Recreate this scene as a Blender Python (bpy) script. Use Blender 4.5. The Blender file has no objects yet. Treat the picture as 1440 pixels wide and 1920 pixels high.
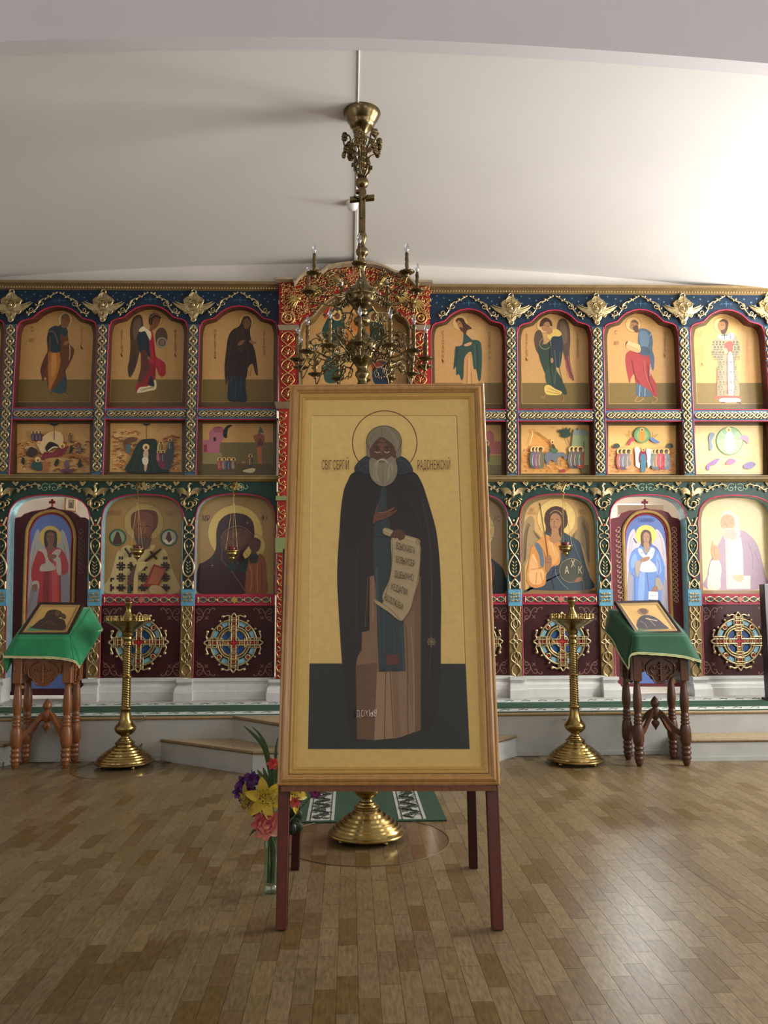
import bpy, math, random
import numpy as np
from mathutils import Vector, Matrix

random.seed(7)
sc = bpy.context.scene
COL = sc.collection
# ------------------------------------------------------------------ camera
CX, CZ, YAW, PITCH, ROLL, F = -0.0314, 1.35, .04206, .10387, -.00432, 1554.7

def ray(u, v):
    """direction through pixel (u, v) of the 1440x1920 photograph"""
    u -= 720; v -= 960
    c, s = math.cos(ROLL), math.sin(ROLL); u, v = u*c+v*s, -u*s+v*c
    x, y, z = u, F, -v
    c, s = math.cos(PITCH), math.sin(PITCH); y, z = y*c-z*s, y*s+z*c
    c, s = math.cos(YAW), math.sin(YAW); x, y = x*c+y*s, -x*s+y*c
    return Vector((x, y, z))

CAM = Vector((CX, 0, CZ))
def at(u, v, Y):
    r = ray(u, v); return CAM + r*(Y/r.y)
def fl(u, v, z=0.0):
    r = ray(u, v); return CAM + r*((z-CZ)/r.z)

cd = bpy.data.cameras.new('camera'); cam = bpy.data.objects.new('camera', cd); COL.objects.link(cam)
fwd = ray(720, 960).normalized(); rgt = (ray(820, 960)-ray(720, 960)).normalized(); upv = rgt.cross(fwd)
cam.matrix_world = Matrix(((rgt.x, upv.x, -fwd.x, CAM.x), (rgt.y, upv.y, -fwd.y, CAM.y), (rgt.z, upv.z, -fwd.z, CAM.z), (0, 0, 0, 1)))
cd.sensor_fit = 'VERTICAL'; cd.sensor_height = 32; cd.lens = 32*F/1920; cd.clip_start = .05
sc.camera = cam
sc.render.resolution_x, sc.render.resolution_y = 1440, 1920
# ------------------------------------------------------------------ light
wd = bpy.data.worlds.new('world'); sc.world = wd; wd.use_nodes = True
bg = wd.node_tree.nodes['Background']; bg.inputs[0].default_value = (.78, .88, 1, 1); bg.inputs[1].default_value = 1.0
sc.view_settings.view_transform = 'Standard'; sc.view_settings.look = 'None'
sc.view_settings.gamma = 1; sc.view_settings.use_curve_mapping = False
sc.view_settings.exposure = 0.0
def area(name, loc, aim, sx, sy, power, col, spread=180):
    l = bpy.data.lights.new(name, 'AREA'); l.shape = 'RECTANGLE'; l.size = sx; l.size_y = sy
    l.energy = power; l.color = col; l.spread = math.radians(spread)
    o = bpy.data.objects.new(name, l); COL.objects.link(o); o.location = loc
    d = Vector(aim)-Vector(loc); o.rotation_euler = d.to_track_quat('-Z', 'Y').to_euler(); return o
# daylight entering by the windows of the nave (one light per opening); clerestory, rear and altar lights are added
XW = 5.75; YB_ = -3.0
area('daylight_right_front', (XW-.03, 5.35, 2.6), (XW-2, 5.3, 3.1), 1.6, 3.3, 330, (1, .98, .95))
area('daylight_right_middle', (XW-.03, 1.6, 2.3), (XW-2, 1.9, 3.4), 1.6, 2.5, 75, (1, .97, .93))
area('daylight_right_rear', (XW-.03, -1.85, 2.3), (XW-2, -1.2, 3.8), 1.4, 2.5, 40, (.96, .97, 1))
area('added_ceiling_light', (XW-.03, 7.6, 4.1), (XW-1.9, 7.4, 4.8), 1.0, .8, 210, (1, .99, .97))  # added high window light, put in to brighten the ceiling on the right
area('daylight_left', (-XW+.03, 1.0, 2.3), (-XW+2, 1.4, 3.6), 1.6, 2.5, 22, (.93, .96, 1))
area('added_fill_rear_left', (-3.5, YB_+.03, 3.2), (-3.2, YB_+2, 4.2), 1.3, 2.2, 28, (.97, .97, 1))  # added fill from behind the camera, brightens the big icon
area('added_fill_rear_right', (3.5, YB_+.03, 3.2), (3.2, YB_+2, 4.2), 1.3, 2.2, 45, (.97, .97, 1))  # second added fill from behind the camera
area('added_altar_light', (3.6, 11.0, 3.4), (-1.5, 10.5, 3.0), 1.6, 1.4, 1000, (1, .98, .95))  # added light standing inside the altar to brighten its wall; no window there
# ------------------------------------------------------------------ helpers
def lin(h):
    if not isinstance(h, str): return h
    o = []
    for i in (0, 2, 4):
        c = int(h[i:i+2], 16)/255
        o.append(c/12.92 if c <= .04045 else ((c+.055)/1.055)**2.4)
    return tuple(o)

def mat(name, rough=.5, metal=0., coat=0., base=None, namt=.12, nscale=20., bump=0., bscale=60., stretch=(1, 1, 1), spec=.5, sheen=0.):
    m = bpy.data.materials.new(name); m.use_nodes = True; nt = m.node_tree; N = nt.nodes; L = nt.links
    p = N['Principled BSDF']
    p.inputs['Roughness'].default_value = rough; p.inputs['Metallic'].default_value = metal
    p.inputs['Coat Weight'].default_value = coat; p.inputs['Coat Roughness'].default_value = .12
    p.inputs['Specular IOR Level'].default_value = spec; p.inputs['Sheen Weight'].default_value = sheen
    if base is None:
        a = N.new('ShaderNodeAttribute'); a.attribute_name = 'Col'; src = a.outputs['Color']
    else:
        a = N.new('ShaderNodeRGB'); a.outputs[0].default_value = (*lin(base), 1); src = a.outputs[0]
    g = N.new('ShaderNodeNewGeometry'); mp = N.new('ShaderNodeMapping'); mp.inputs['Scale'].default_value = stretch
    L.new(g.outputs['Position'], mp.inputs['Vector'])
    n = N.new('ShaderNodeTexNoise'); n.inputs['Scale'].default_value = nscale; n.inputs['Detail'].default_value = 4
    L.new(mp.outputs[0], n.inputs['Vector'])
    mr = N.new('ShaderNodeMapRange'); mr.inputs['From Min'].default_value = .3; mr.inputs['From Max'].default_value = .7
    mr.inputs['To Min'].default_value = 1-namt; mr.inputs['To Max'].default_value = 1+namt
    L.new(n.outputs['Fac'], mr.inputs['Value'])
    vm = N.new('ShaderNodeVectorMath'); vm.operation = 'SCALE'
    L.new(src, vm.inputs[0]); L.new(mr.outputs[0], vm.inputs['Scale']); L.new(vm.outputs[0], p.inputs['Base Color'])
    if bump:
        n2 = N.new('ShaderNodeTexNoise'); n2.inputs['Scale'].default_value = bscale; n2.inputs['Detail'].default_value = 3
        L.new(mp.outputs[0], n2.inputs['Vector'])
        b = N.new('ShaderNodeBump'); b.inputs['Strength'].default_value = bump; b.inputs['Distance'].default_value = .01
        L.new(n2.outputs['Fac'], b.inputs['Height']); L.new(b.outputs[0], p.inputs['Normal'])
    return m

M = dict(
    wall=mat('wall_plaster', .9, base='d6cfc6', namt=.025, nscale=3, bump=.04, bscale=40, spec=.2),
    ceil=mat('ceiling_plaster', .85, base='dfdcd8', namt=.015, nscale=1.5, spec=.25),
    grey=mat('grey_painted_board', .45, base='a9a9a4', namt=.08, nscale=5, bump=.03),
    white=mat('white_painted_plinth', .4, namt=.06, nscale=14, bump=.05, bscale=30),
    paint=mat('painted_wood', .42, namt=.14, nscale=16, bump=.06, bscale=45, spec=.32),
    art=mat('varnished_painting', .4, coat=.14, spec=.4, namt=.05, nscale=34),
    gold=mat('gilded_carving', .33, metal=.85, namt=.25, nscale=30, bump=.15, bscale=70),
    brass=mat('aged_brass', .24, metal=1., base='96804e', namt=.25, nscale=12, bump=.03),
    dbrass=mat('antique_brass', .27, metal=1., base='736446', namt=.3, nscale=14, bump=.03),
    wood=mat('lacquered_wood', .34, coat=.12, namt=.22, nscale=9, stretch=(9, 9, 1.2), bump=.03),
    frame=mat('light_oak_frame', .34, coat=.2, namt=.16, nscale=7, stretch=(6, 6, 1)),
    floor=mat('wood_print_vinyl', .33, namt=.34, nscale=22, stretch=(4, .75, 1), bump=.03, bscale=25, spec=.35),
    cloth=mat('green_velvet_cloth', .85, namt=.12, nscale=14, sheen=.3, bump=.15, bscale=160),
    carpet=mat('woven_carpet', .95, namt=.22, nscale=60, bump=.4, bscale=300),
    plant=mat('petals_and_leaves', .5, namt=.16, nscale=35),
    plastic=mat('white_plastic', .4, base='e6e4de', namt=.02),
    black=mat('black_bulb_socket', .4, base='16130f', namt=.05))

def glass(name, tint=(1, 1, 1), ior=1.45, rough=0.):
    m = bpy.data.materials.new(name); m.use_nodes = True; nt = m.node_tree; N = nt.nodes; L = nt.links
    N.remove(N['Principled BSDF'])
    t = N.new('ShaderNodeBsdfTransparent'); t.inputs[0].default_value = (*tint, 1)
    g = N.new('ShaderNodeBsdfGlossy'); g.inputs['Roughness'].default_value = rough
    f0 = ((ior-1)/(ior+1))**2; lw = N.new('ShaderNodeLayerWeight'); lw.inputs[0].default_value = .5
    pw = N.new('ShaderNodeMath'); pw.operation = 'POWER'; pw.inputs[1].default_value = 5; L.new(lw.outputs['Facing'], pw.inputs[0])
    ma = N.new('ShaderNodeMath'); ma.operation = 'MULTIPLY_ADD'; ma.inputs[1].default_value = 1-f0; ma.inputs[2].default_value = f0; L.new(pw.outputs[0], ma.inputs[0])
    mx = N.new('ShaderNodeMixShader'); L.new(ma.outputs[0], mx.inputs[0]); L.new(t.outputs[0], mx.inputs[1]); L.new(g.outputs[0], mx.inputs[2])
    L.new(mx.outputs[0], N['Material Output'].inputs[0]); return m
M['glass'] = glass('clear_picture_glass', ior=1.5)
M['bulb'] = glass('bulb_glass', (.82, .82, .86), 2.6)
M['vase'] = glass('vase_glass', (.82, .9, .86), 1.5)
M['disc'] = glass('clear_vinyl_sheet', (.97, .96, .94), 1.3, .15)
M['red_glass'] = mat('red_lamp_glass', .12, base='5a0a10', namt=.05, coat=.5)

def catmull(p, n=6, closed=False):
    p = [Vector(q) for q in p]; out = []; k = len(p)
    rng = range(k) if closed else range(k-1)
    for i in rng:
        a = p[(i-1) % k] if closed or i > 0 else p[i]*2-p[i+1]
        b = p[i]; c = p[(i+1) % k]
        d = p[(i+2) % k] if closed or i+2 < k else c*2-b
        for j in range(n):
            t = j/n
            out.append(.5*((2*b)+(c-a)*t+(2*a-5*b+4*c-d)*t*t+(3*b-a-3*c+d)*t**3))
    if not closed: out.append(p[-1].copy())
    return out

def woff(o):
    v = Vector((0, 0, 0))
    while o is not None: v += o.location; o = o.parent
    return v

class MB:
    def __init__(s): s.v = []; s.f = []; s.c = []; s.s = []
    def add(s, vs, fs, col, smooth=False):
        b = len(s.v); s.v += [tuple(q) for q in vs]; col = lin(col)
        for f in fs: s.f.append([b+i for i in f]); s.c.append(col); s.s.append(smooth)
    def box(s, a, b, col='808080'):
        (x0, y0, z0), (x1, y1, z1) = a, b
        x0, x1 = sorted((x0, x1)); y0, y1 = sorted((y0, y1)); z0, z1 = sorted((z0, z1))
        vs = [(x, y, z) for z in (z0, z1) for y in (y0, y1) for x in (x0, x1)]
        s.add(vs, [(0, 2, 3, 1), (4, 5, 7, 6), (0, 1, 5, 4), (2, 6, 7, 3), (0, 4, 6, 2), (1, 3, 7, 5)], col)
    def bbox(s, a, b, col='808080', e=.004):
        """box with chamfered vertical and front edges"""
        (x0, y0, z0), (x1, y1, z1) = a, b
        x0, x1 = sorted((x0, x1)); y0, y1 = sorted((y0, y1)); z0, z1 = sorted((z0, z1))
        def ring(i, z): return [(x0+i+e, y0+i, z), (x1-i-e, y0+i, z), (x1-i, y0+i+e, z), (x1-i, y1-i-e, z), (x1-i-e, y1-i, z), (x0+i+e, y1-i, z), (x0+i, y1-i-e, z), (x0+i, y0+i+e, z)]
        vs = ring(e, z0)+ring(0, z0+e)+ring(0, z1-e)+ring(e, z1)
        fs = [tuple(range(7, -1, -1)), tuple(range(24, 32))]
        for r in range(3):
            for i in range(8): fs.append((r*8+i, r*8+(i+1) % 8, r*8+8+(i+1) % 8, r*8+8+i))
        s.add(vs, fs, col)
    def prism(s, front, back, col, side=None):
        """closed outline given as front points and matching back points"""
        n = len(front); s.add(front, [tuple(range(n))], col); s.add(back, [tuple(range(n-1, -1, -1))], side or col)
        vs = list(front)+list(back)
        s.add(vs, [(i, n+i, n+(i+1) % n, (i+1) % n) for i in range(n)], side or col)
    def tube(s, pts, r, col, n=6, closed=False, flat=1.0, caps=True):
        pts = [Vector(p) for p in pts]; k = len(pts)
        if k < 2: return
        rs = r if isinstance(r, (list, tuple)) else [r]*k
        if len(rs) != k: rs = [rs[0]+(rs[-1]-rs[0])*i/(k-1) for i in range(k)]
        t0 = (pts[1]-pts[0]).normalized()
        up = Vector((0, -1, 0)) if abs(t0.y) < .9 else Vector((1, 0, 0))
        vs = []
        for i, p in enumerate(pts):
            if closed: t = pts[(i+1) % k]-pts[i-1]
            else: t = pts[min(i+1, k-1)]-pts[max(i-1, 0)]
            if t.length < 1e-9: t = t0
            t = t.normalized(); up = up-t*up.dot(t)
            if up.length < 1e-6: up = t.orthogonal()
            up.normalize(); sd = t.cross(up)
            for j in range(n):
                a = 2*math.pi*j/n; vs.append(p+(sd*math.cos(a)+up*math.sin(a)*flat)*rs[i])
        fs = []
        m = k if closed else k-1
        for i in range(m):
            for j in range(n): fs.append((i*n+j, i*n+(j+1) % n, ((i+1) % k)*n+(j+1) % n, ((i+1) % k)*n+j))
        s.add(vs, fs, col, True)
        if not closed and caps: s.add([vs[j] for j in range(n)], [tuple(range(n-1, -1, -1))], col); s.add(vs[-n:], [tuple(range(n))], col)
    def lathe(s, cx, cy, prof, col, n=24, twist=0, tn=0, ta=0, crisp=False):
        """prof = [(r, z)]; optional rope relief with tn strands"""
        vs = []; fs = []; k = len(prof); z00 = prof[0][1]
        for r, z in prof:
            for j in range(n):
                a = 2*math.pi*j/n; rr = r
                if tn: rr = r*(1+ta*math.cos(tn*a+twist*(z-z00)))
                vs.append((cx+rr*math.cos(a), cy+rr*math.sin(a), z))
        if crisp:
            for i in range(k-1): s.add(vs[i*n:(i+2)*n], [(j, (j+1) % n, n+(j+1) % n, n+j) for j in range(n)], col, True)
        else:
            for i in range(k-1):
                for j in range(n): fs.append((i*n+j, i*n+(j+1) % n, (i+1)*n+(j+1) % n, (i+1)*n+j))
            s.add(vs, fs, col, True)
        s.add(vs[:n], [tuple(range(n-1, -1, -1))], col); s.add(vs[-n:], [tuple(range(n))], col)
    def blob(s, c, r, col, ang=0., n=8, m=5):
        """ellipsoid, turned by ang (radians) in the x-z plane"""
        c = Vector(c); vs = []; fs = []; ca, sa = math.cos(ang), math.sin(ang)
        for i in range(m+1):
            th = math.pi*i/m
            for j in range(n):
                ph = 2*math.pi*j/n
                x, y, z = r[0]*math.cos(th), r[1]*math.sin(th)*math.cos(ph), r[2]*math.sin(th)*math.sin(ph)
                vs.append(c+Vector((x*ca-z*sa, y, x*sa+z*ca)))
        for i in range(m):
            for j in range(n): fs.append((i*n+j, i*n+(j+1) % n, (i+1)*n+(j+1) % n, (i+1)*n+j))
        s.add(vs, fs, col, True)
    def mesh(s, name, m):
        me = bpy.data.meshes.new(name); me.from_pydata(s.v, [], s.f)
        me.polygons.foreach_set('use_smooth', s.s)
        ca = me.attributes.new('Col', 'FLOAT_COLOR', 'CORNER')
        cnt = [len(f) for f in s.f]
        arr = np.repeat(np.array([(*c, 1) for c in s.c], dtype=np.float32), cnt, axis=0)
        ca.data.foreach_set('color', arr.ravel())
        me.materials.append(M[m] if isinstance(m, str) else m); me.update(); return me
    def build(s, name, m, parent=None, local=False, **kw):
        """vertices are world coordinates (or the parent's own, with local) -> one object"""
        if parent is not None and not local:
            w = woff(parent); s.v = [(x-w.x, y-w.y, z-w.z) for x, y, z in s.v]
        me = s.mesh(name, m); o = bpy.data.objects.new(name, me); COL.objects.link(o)
        if parent is not None: o.parent = parent
        for k_, v_ in kw.items(): o[k_] = v_
        return o

def thing(name, loc, label, cat, group=None):
    o = bpy.data.objects.new(name, None); COL.objects.link(o); o.location = loc; o.empty_display_size = .1
    o['label'] = label; o['category'] = cat
    if group: o['group'] = group
    return o
def inst(me, name, parent, loc, rot=(0, 0, 0), scale=(1, 1, 1), local=False, **kw):
    o = bpy.data.objects.new(name, me); COL.objects.link(o); o.parent = parent
    o.location = Vector(loc)-(woff(parent) if parent is not None and not local else Vector((0, 0, 0)))
    o.rotation_euler = rot; o.scale = scale
    for k_, v_ in kw.items(): o[k_] = v_
    return o
def copy_tree(o, parent=None):
    c = o.copy(); COL.objects.link(c)
    c.parent = parent
    for ch in list(o.children): copy_tree(ch, c)
    return c

# ---- flat painting on a plane: strokes and fields authored in photograph pixels, laid on the real board
class Plane:
    def __init__(s, o, n): s.o = Vector(o); s.n = Vector(n).normalized()
    def P(s, u, v, off=0.):
        r = ray(u, v); o = s.o+s.n*off
        return CAM+r*((o-CAM).dot(s.n)/r.dot(s.n))

def paint(plane, text, parent, base=.0004, step=.00012, m='art', local=None):
    """DSL: @ ox oy s | #part [label] | p/s col pts | e col cx cy rx ry | l col w pts | r col w cx cy rx ry | t col size x y text"""
    ox = oy = 0.; sc_ = 1.; mb = MB(); part = 'painted_figure'; lab = None; k = 0
    def flush():
        nonlocal mb
        if mb.v:
            o = mb.build(part, m, parent)
            if lab: o['label'] = lab
            if any(q in part for q in ('flourish', 'stars', 'scrolls', 'scrollwork', 'scene', 'border')): o['kind'] = 'stuff'
        mb = MB()
    def stroke(pts, w, col, closed, off):
        n = len(pts); L_ = []; R_ = []
        for i, q in enumerate(pts):
            a = pts[(i-1) % n] if closed or i > 0 else q
            b = pts[(i+1) % n] if closed or i < n-1 else q
            t = (b-a); t = t.normalized() if t.length > 1e-9 else Vector((1, 0)); nn = Vector((-t.y, t.x))*w/2
            L_.append(q+nn); R_.append(q-nn)
        vs = [plane.P(q.x, q.y, off) for q in L_+R_]; e = n if closed else n-1
        mb.add(vs, [(i, (i+1) % n, n+(i+1) % n, n+i) for i in range(e)], col)
    for ln in text.strip().splitlines():
        ln = ln.split(); 
        if not ln: continue
        c = ln[0]
        if c == '@': ox, oy, sc_ = map(float, ln[1:4]); continue
        if c[0] == '#':
            flush(); part = c[1:]; lab = ' '.join(ln[1:]) or None; continue
        k += 1; off = base+k*step; col = ln[1]
        if c == 't':
            text_on(plane, ' '.join(ln[5:]), ox+float(ln[3])/sc_, oy+float(ln[4])/sc_, float(ln[2])/sc_, col, parent, off); continue
        a = [float(x) for x in ln[2:]]
        if c in 'ps':
            pts = [Vector((ox+a[i]/sc_, oy+a[i+1]/sc_)) for i in range(0, len(a), 2)]
            if c == 's': pts = catmull(pts, 4, True)
            mb.add([plane.P(q.x, q.y, off) for q in pts], [tuple(range(len(pts)))], col)
        elif c == 'e':
            cx, cy, rx, ry = a; n = 28
            mb.add([plane.P(ox+(cx+rx*math.cos(2*math.pi*i/n))/sc_, oy+(cy+ry*math.sin(2*math.pi*i/n))/sc_, off) for i in range(n)], [tuple(range(n))], col)
        elif c == 'l':
            pts = [Vector((ox+a[i]/sc_, oy+a[i+1]/sc_)) for i in range(1, len(a), 2)]
            stroke(catmull(pts, 5) if len(pts) > 2 else pts, a[0]/sc_, col, False, off)
        elif c == 'r':
            w, cx, cy, rx, ry = a; n = 40
            stroke([Vector((ox+(cx+rx*math.cos(2*math.pi*i/n))/sc_, oy+(cy+ry*math.sin(2*math.pi*i/n))/sc_)) for i in range(n)], w/sc_, col, True, off)
    flush()

def text_mesh(txt):
    cu = bpy.data.curves.new('t', 'FONT'); cu.body = txt; cu.size = 1; cu.align_x = 'CENTER'; cu.resolution_u = 3
    o = bpy.data.objects.new('t', cu); COL.objects.link(o)
    bpy.context.view_layer.update()
    me = bpy.data.meshes.new_from_object(o.evaluated_get(bpy.context.evaluated_depsgraph_get()))
    vs = [v.co.copy() for v in me.vertices]; fs = [tuple(p.vertices) for p in me.polygons]
    bpy.data.objects.remove(o); bpy.data.curves.remove(cu); bpy.data.meshes.remove(me)
    return vs, fs
def text_on(plane, txt, x, y, size, col, parent, off, sx=.62, skew=0., part='inscription'):
    vertical = txt.startswith('|'); txt = txt.lstrip('|'); mb = MB()
    items = [(ch, x, y+i*size*1.12) for i, ch in enumerate(txt.replace(' ', ''))] if vertical else [(txt, x, y)]
    for s_, X, Y in items:
        vs, fs = text_mesh(s_)
        # size is the capital height in pixels; the font's capitals are about .73 of its size
        mb.add([plane.P(X+v.x*size/.73*sx, Y-v.y*size/.73+v.x*skew*size, off) for v in vs], fs, col)
    mb.build(part, 'art', parent)
# ------------------------------------------------------------------ the room
YI = 8.45          # front plane of the icon screen
ZS = .36           # height of the stage
U = YI/F           # one photograph pixel at the screen, in metres
YB = -3.0; YS = 7.25; ZT = 6.4; YR = 4.9

def struct(o, **k):
    o['kind'] = 'structure'
    for a, b in k.items(): o[a] = b
    return o
mb = MB(); mb.box((-XW, YB, -.12), (XW, 11.6, -.003), '7d6a4c'); floor = struct(mb.build('floor', mat('floor_joint', .5, base='5a4a34')))
# printed wood blocks of the sheet floor: staggered blocks of three tones laid along the nave
TONES = ['74644a', '786849', '706042', '746448', '7a6a4e', '62502f', '665438', '6c5c42', '726246', '6e5e44']
BW, BL = .0755, .27
blocks = []
rb = random.Random(3)
for i in range(-60, 62):
    x0 = i*BW; o = (i*.37) % 1*BL
    for j in range(-2, 26):
        y0 = j*BL+o
        if y0 > 7.35: continue
        w = rb.choice(TONES)
        d = Vector((x0+BW/2, y0+BL/2, 0))-CAM; cd_ = d.dot(fwd)
        if cd_ > .3: u = 720+F*d.dot(rgt)/cd_; v = 960-F*d.dot(upv)/cd_
        else: u = v = -9e9
        inview = -10 < u < 1450 and 900 < v < 1930
        blocks.append((d.y if inview else 99+abs(d.y), x0, y0, w))
blocks.sort(key=lambda b: b[0])
def block_mb(m_, x0, y0, w, z=0.0):
    e = .0003; b = .0007; x1, y1 = x0+BW, y0+BL
    if y1 > YS+.02: y1 = YS+.02
    r0 = [(x0+e, y0+e, z-.003), (x1-e, y0+e, z-.003), (x1-e, y1-e, z-.003), (x0+e, y1-e, z-.003)]
    r1 = [(x0+b, y0+b, z), (x1-b, y0+b, z), (x1-b, y1-b, z), (x0+b, y1-b, z)]
    m_.add(r0+r1, [(4, 5, 6, 7)]+[(i, (i+1) % 4, 4+(i+1) % 4, 4+i) for i in range(4)], w)
tone_mesh = {}
for w in TONES:
    t_ = MB(); block_mb(t_, 0, 0, w); tone_mesh[w] = t_.mesh('floor_block', 'floor')
for b in blocks[:300]: inst(tone_mesh[b[3]], 'floor_block', floor, (b[1], b[2], 0))
rest = MB()
for b in blocks[300:]: block_mb(rest, *b[1:])
rest.build('floor_blocks', 'floor', floor, kind='stuff')
# thin seam of the sheet on the right of the floor
mb = MB(); p, q = fl(1290, 1630), fl(1440, 1726); q = p+(q-p)*1.5
n_ = Vector((-(q-p).y, (q-p).x, 0)).normalized()*.0025
mb.add([p+n_+Vector((0, 0, .0006)), q+n_+Vector((0, 0, .0006)), q-n_+Vector((0, 0, .0006)), p-n_+Vector((0, 0, .0006))], [(0, 1, 2, 3)], '3a2c1a')
mb.build('floor_seam', 'paint', floor)

# walls: right wall with window openings, left wall likewise, rear wall and the altar behind the screen
def wall_with_windows(name, x, sgn, wins, y0=YB, y1=11.6):
    mb = MB(); t = .35*sgn; c = 'd6cfc6'
    ys = [y0]
    for (a, b, z0, z1) in sorted(wins):
        mb.box((x, ys[-1], 0), (x+t, a, ZT), c); mb.box((x, a, 0), (x+t, b, z0), c); mb.box((x, a, z1), (x+t, b, ZT), c); ys.append(b)
    mb.box((x, ys[-1], 0), (x+t, y1, ZT), c)
    return struct(mb.build(name, 'wall'))
wr = [(4.5, 6.2, .9, 4.3), (.75, 2.45, 1.0, 3.6), (-2.6, -1.1, 1.0, 3.6), (7.1, 8.1, 3.7, 4.5)]  # last opening is an added clerestory, made for the ceiling light
wl_ = [(.15, 1.85, 1.0, 3.6)]
wall_with_windows('wall_right', XW, 1, wr); wall_with_windows('wall_left', -XW, -1, wl_)
wn = 0
for sgn, ws in ((1, wr), (-1, wl_)):
    for (a, b, z0, z1) in ws:
        wn += 1; mb = MB(); x = sgn*(XW+.12); x2 = sgn*(XW+.2); e = .07; c = 'f0eeea'
        mb.box((x, a, z0), (x2, a+e, z1), c); mb.box((x, b-e, z0), (x2, b, z1), c); mb.box((x, a, z0), (x2, b, z0+e), c); mb.box((x, a, z1-e), (x2, b, z1), c)
        mb.box((x, (a+b)/2-.03, z0), (x2, (a+b)/2+.03, z1), c)
        w_ = struct(mb.build('window_%d' % wn, 'white'))
        mb = MB(); mb.box((x+sgn*.03, a+e, z0+e), (x+sgn*.036, b-e, z1-e), 'ffffff'); mb.build('pane', 'glass', w_)
mb = MB(); ya0, yb0 = YB-.3, YB
for x0, x1, z0, z1 in ((-XW, -4.15, 0, ZT), (-4.15, -2.85, 0, 2.1), (-4.15, -2.85, 4.3, ZT), (-2.85, 2.85, 0, ZT), (2.85, 4.15, 0, 2.1), (2.85, 4.15, 4.3, ZT), (4.15, XW, 0, ZT)): mb.box((x0, ya0, z0), (x1, yb0, z1), 'd6cfc6')
struct(mb.build('wall_rear', 'wall'))  # both openings in this wall are added for the rear fill lights
mb = MB(); mb.box((-XW, 11.3, 0), (XW, 11.6, ZT), 'e9e5dd'); struct(mb.build('wall_altar', 'wall'))
# wall over the icon screen (gap between cornice and vault)
YW = YI+.03
mb = MB(); zc = at(664, 560, YW).z
mb.box((-XW, YW, zc), (XW, YW+.15, ZT), 'cdc4b6'); struct(mb.build('wall_over_screen', 'wall'))
# arch wall at the near end of the vault, high ceiling over the nave
def zv(x): return 4.885-.0112*(x-.03)**2-(.012*abs(x-.03))
mb = MB(); xs = [-XW+i*(2*XW)/48 for i in range(49)]
n = len(xs); zw = lambda x: zv(x)-.012
vs = [(x, YR, zw(x)) for x in xs]+[(x, YR, ZT) for x in xs]
vs += [(x, YR+.12, zw(x)) for x in xs]+[(x, YR+.12, ZT) for x in xs]
fs = []
for i in range(n-1): fs += [(i, i+1, n+i+1, n+i), (i, 2*n+i, 2*n+i+1, i+1), (2*n+i, 3*n+i, 3*n+i+1, 2*n+i+1)]
mb.add(vs, fs, 'd2cdd2', False); struct(mb.build('wall_arch', mat('arch_plaster', .9, base='d3cfd2', namt=.02, nscale=2)))
mb = MB()
for side in (-1, 1):       # two leaves of the vault meeting on a crease over the middle
    xs = [.03+side*i*(XW-side*.03)/24 for i in range(25)]
    vs = [(x, YR+.02, zv(x)) for x in xs]+[(x, 11.3, zv(x)) for x in xs]
    mb.add(vs, [(i, i+1, 26+i, 25+i) for i in range(24)], 'e2dcd4', True)
ceil = struct(mb.build('ceiling', 'ceil'))
mb = MB(); mb.box((-XW, YB, ZT), (XW, YR+.12, ZT+.1)); struct(mb.build('ceiling_high', 'ceil'))
mb = MB(); mb.tube([(.03, YR+.02, 4.883), (.03, 8.7, 4.883)], .007, 'e8e2da', 6); mb.build('crease_bead', 'ceil', ceil)
# stage and steps
def slab(mb, poly, z0, z1, col, top=None):
    n = len(poly); mb.add([(x, y, z0) for x, y in poly]+[(x, y, z1) for x, y in poly], [(i, (i+1) % n, n+(i+1) % n, n+i) for i in range(n)], col)
    mb.add([(x, y, z1) for x, y in poly], [tuple(range(n))], top or col)
st = MB(); slab(st, [(-XW, YS), (XW, YS), (XW, 11.3), (-XW, 11.3)], 0, ZS, 'b5ada2', '9c8a68'); stage = struct(st.build('stage', 'grey'))
zh = .175
lo = [(-1.62, YS), (-.78, 6.63), (.86, 6.63), (1.40, YS)]
a_ = fl(437, 1343, ZS); b_ = fl(523, 1357, ZS)
sl = Vector((b_.x-a_.x, b_.y-a_.y)).normalized(); L2 = .72
up = [(a_.x, YS), (a_.x+sl.x*L2, YS+sl.y*L2), (.70, YS+sl.y*L2), (1.02, YS)]
rs = [(2.78, YS), (2.78, 6.93), (XW, 6.93), (XW, YS)]
ls = [(-XW, YS), (-XW, 7.08), (-2.86, 7.08), (-2.80, YS)]
def step(name, poly, z, nos, ztop=None):
    mb = MB(); slab(mb, poly, 0, z-.022, 'b3b1ad'); o = struct(mb.build(name, 'grey', stage))
    m2 = MB(); m2.add([(x, y, z-.022) for x, y in poly]+[(x, y, z) for x, y in poly], [tuple(range(len(poly), 2*len(poly)))]+[(i, (i+1) % len(poly), len(poly)+(i+1) % len(poly), len(poly)+i) for i in range(len(poly))], '9c8a68')
    m2.build('tread', 'floor', o)
    m3 = MB()
    for i in nos:
        p, q = Vector((*poly[i], z-.012)), Vector((*poly[(i+1) % len(poly)], z-.012)); m3.tube([p, q], .014, '7a6444', 8)
    m3.build('nosing', 'wood', o)
    mb = MB()
    for i in nos:
        p, q = Vector((*poly[i], .035)), Vector((*poly[(i+1) % len(poly)], .035)); d = (q-p).normalized(); nn = Vector((d.y, -d.x, 0))*.012
        if nn.dot(p+q-Vector((poly[0][0]+poly[2][0], poly[0][1]+poly[2][1], 0))) < 0: nn = -nn
        mb.add([p+nn-Vector((0, 0, .035)), q+nn-Vector((0, 0, .035)), q+nn, p+nn, p, q], [(0, 1, 2, 3), (3, 2, 5, 4)], 'a6a6a2')
    mb.build('skirting', 'grey', o)
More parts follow.
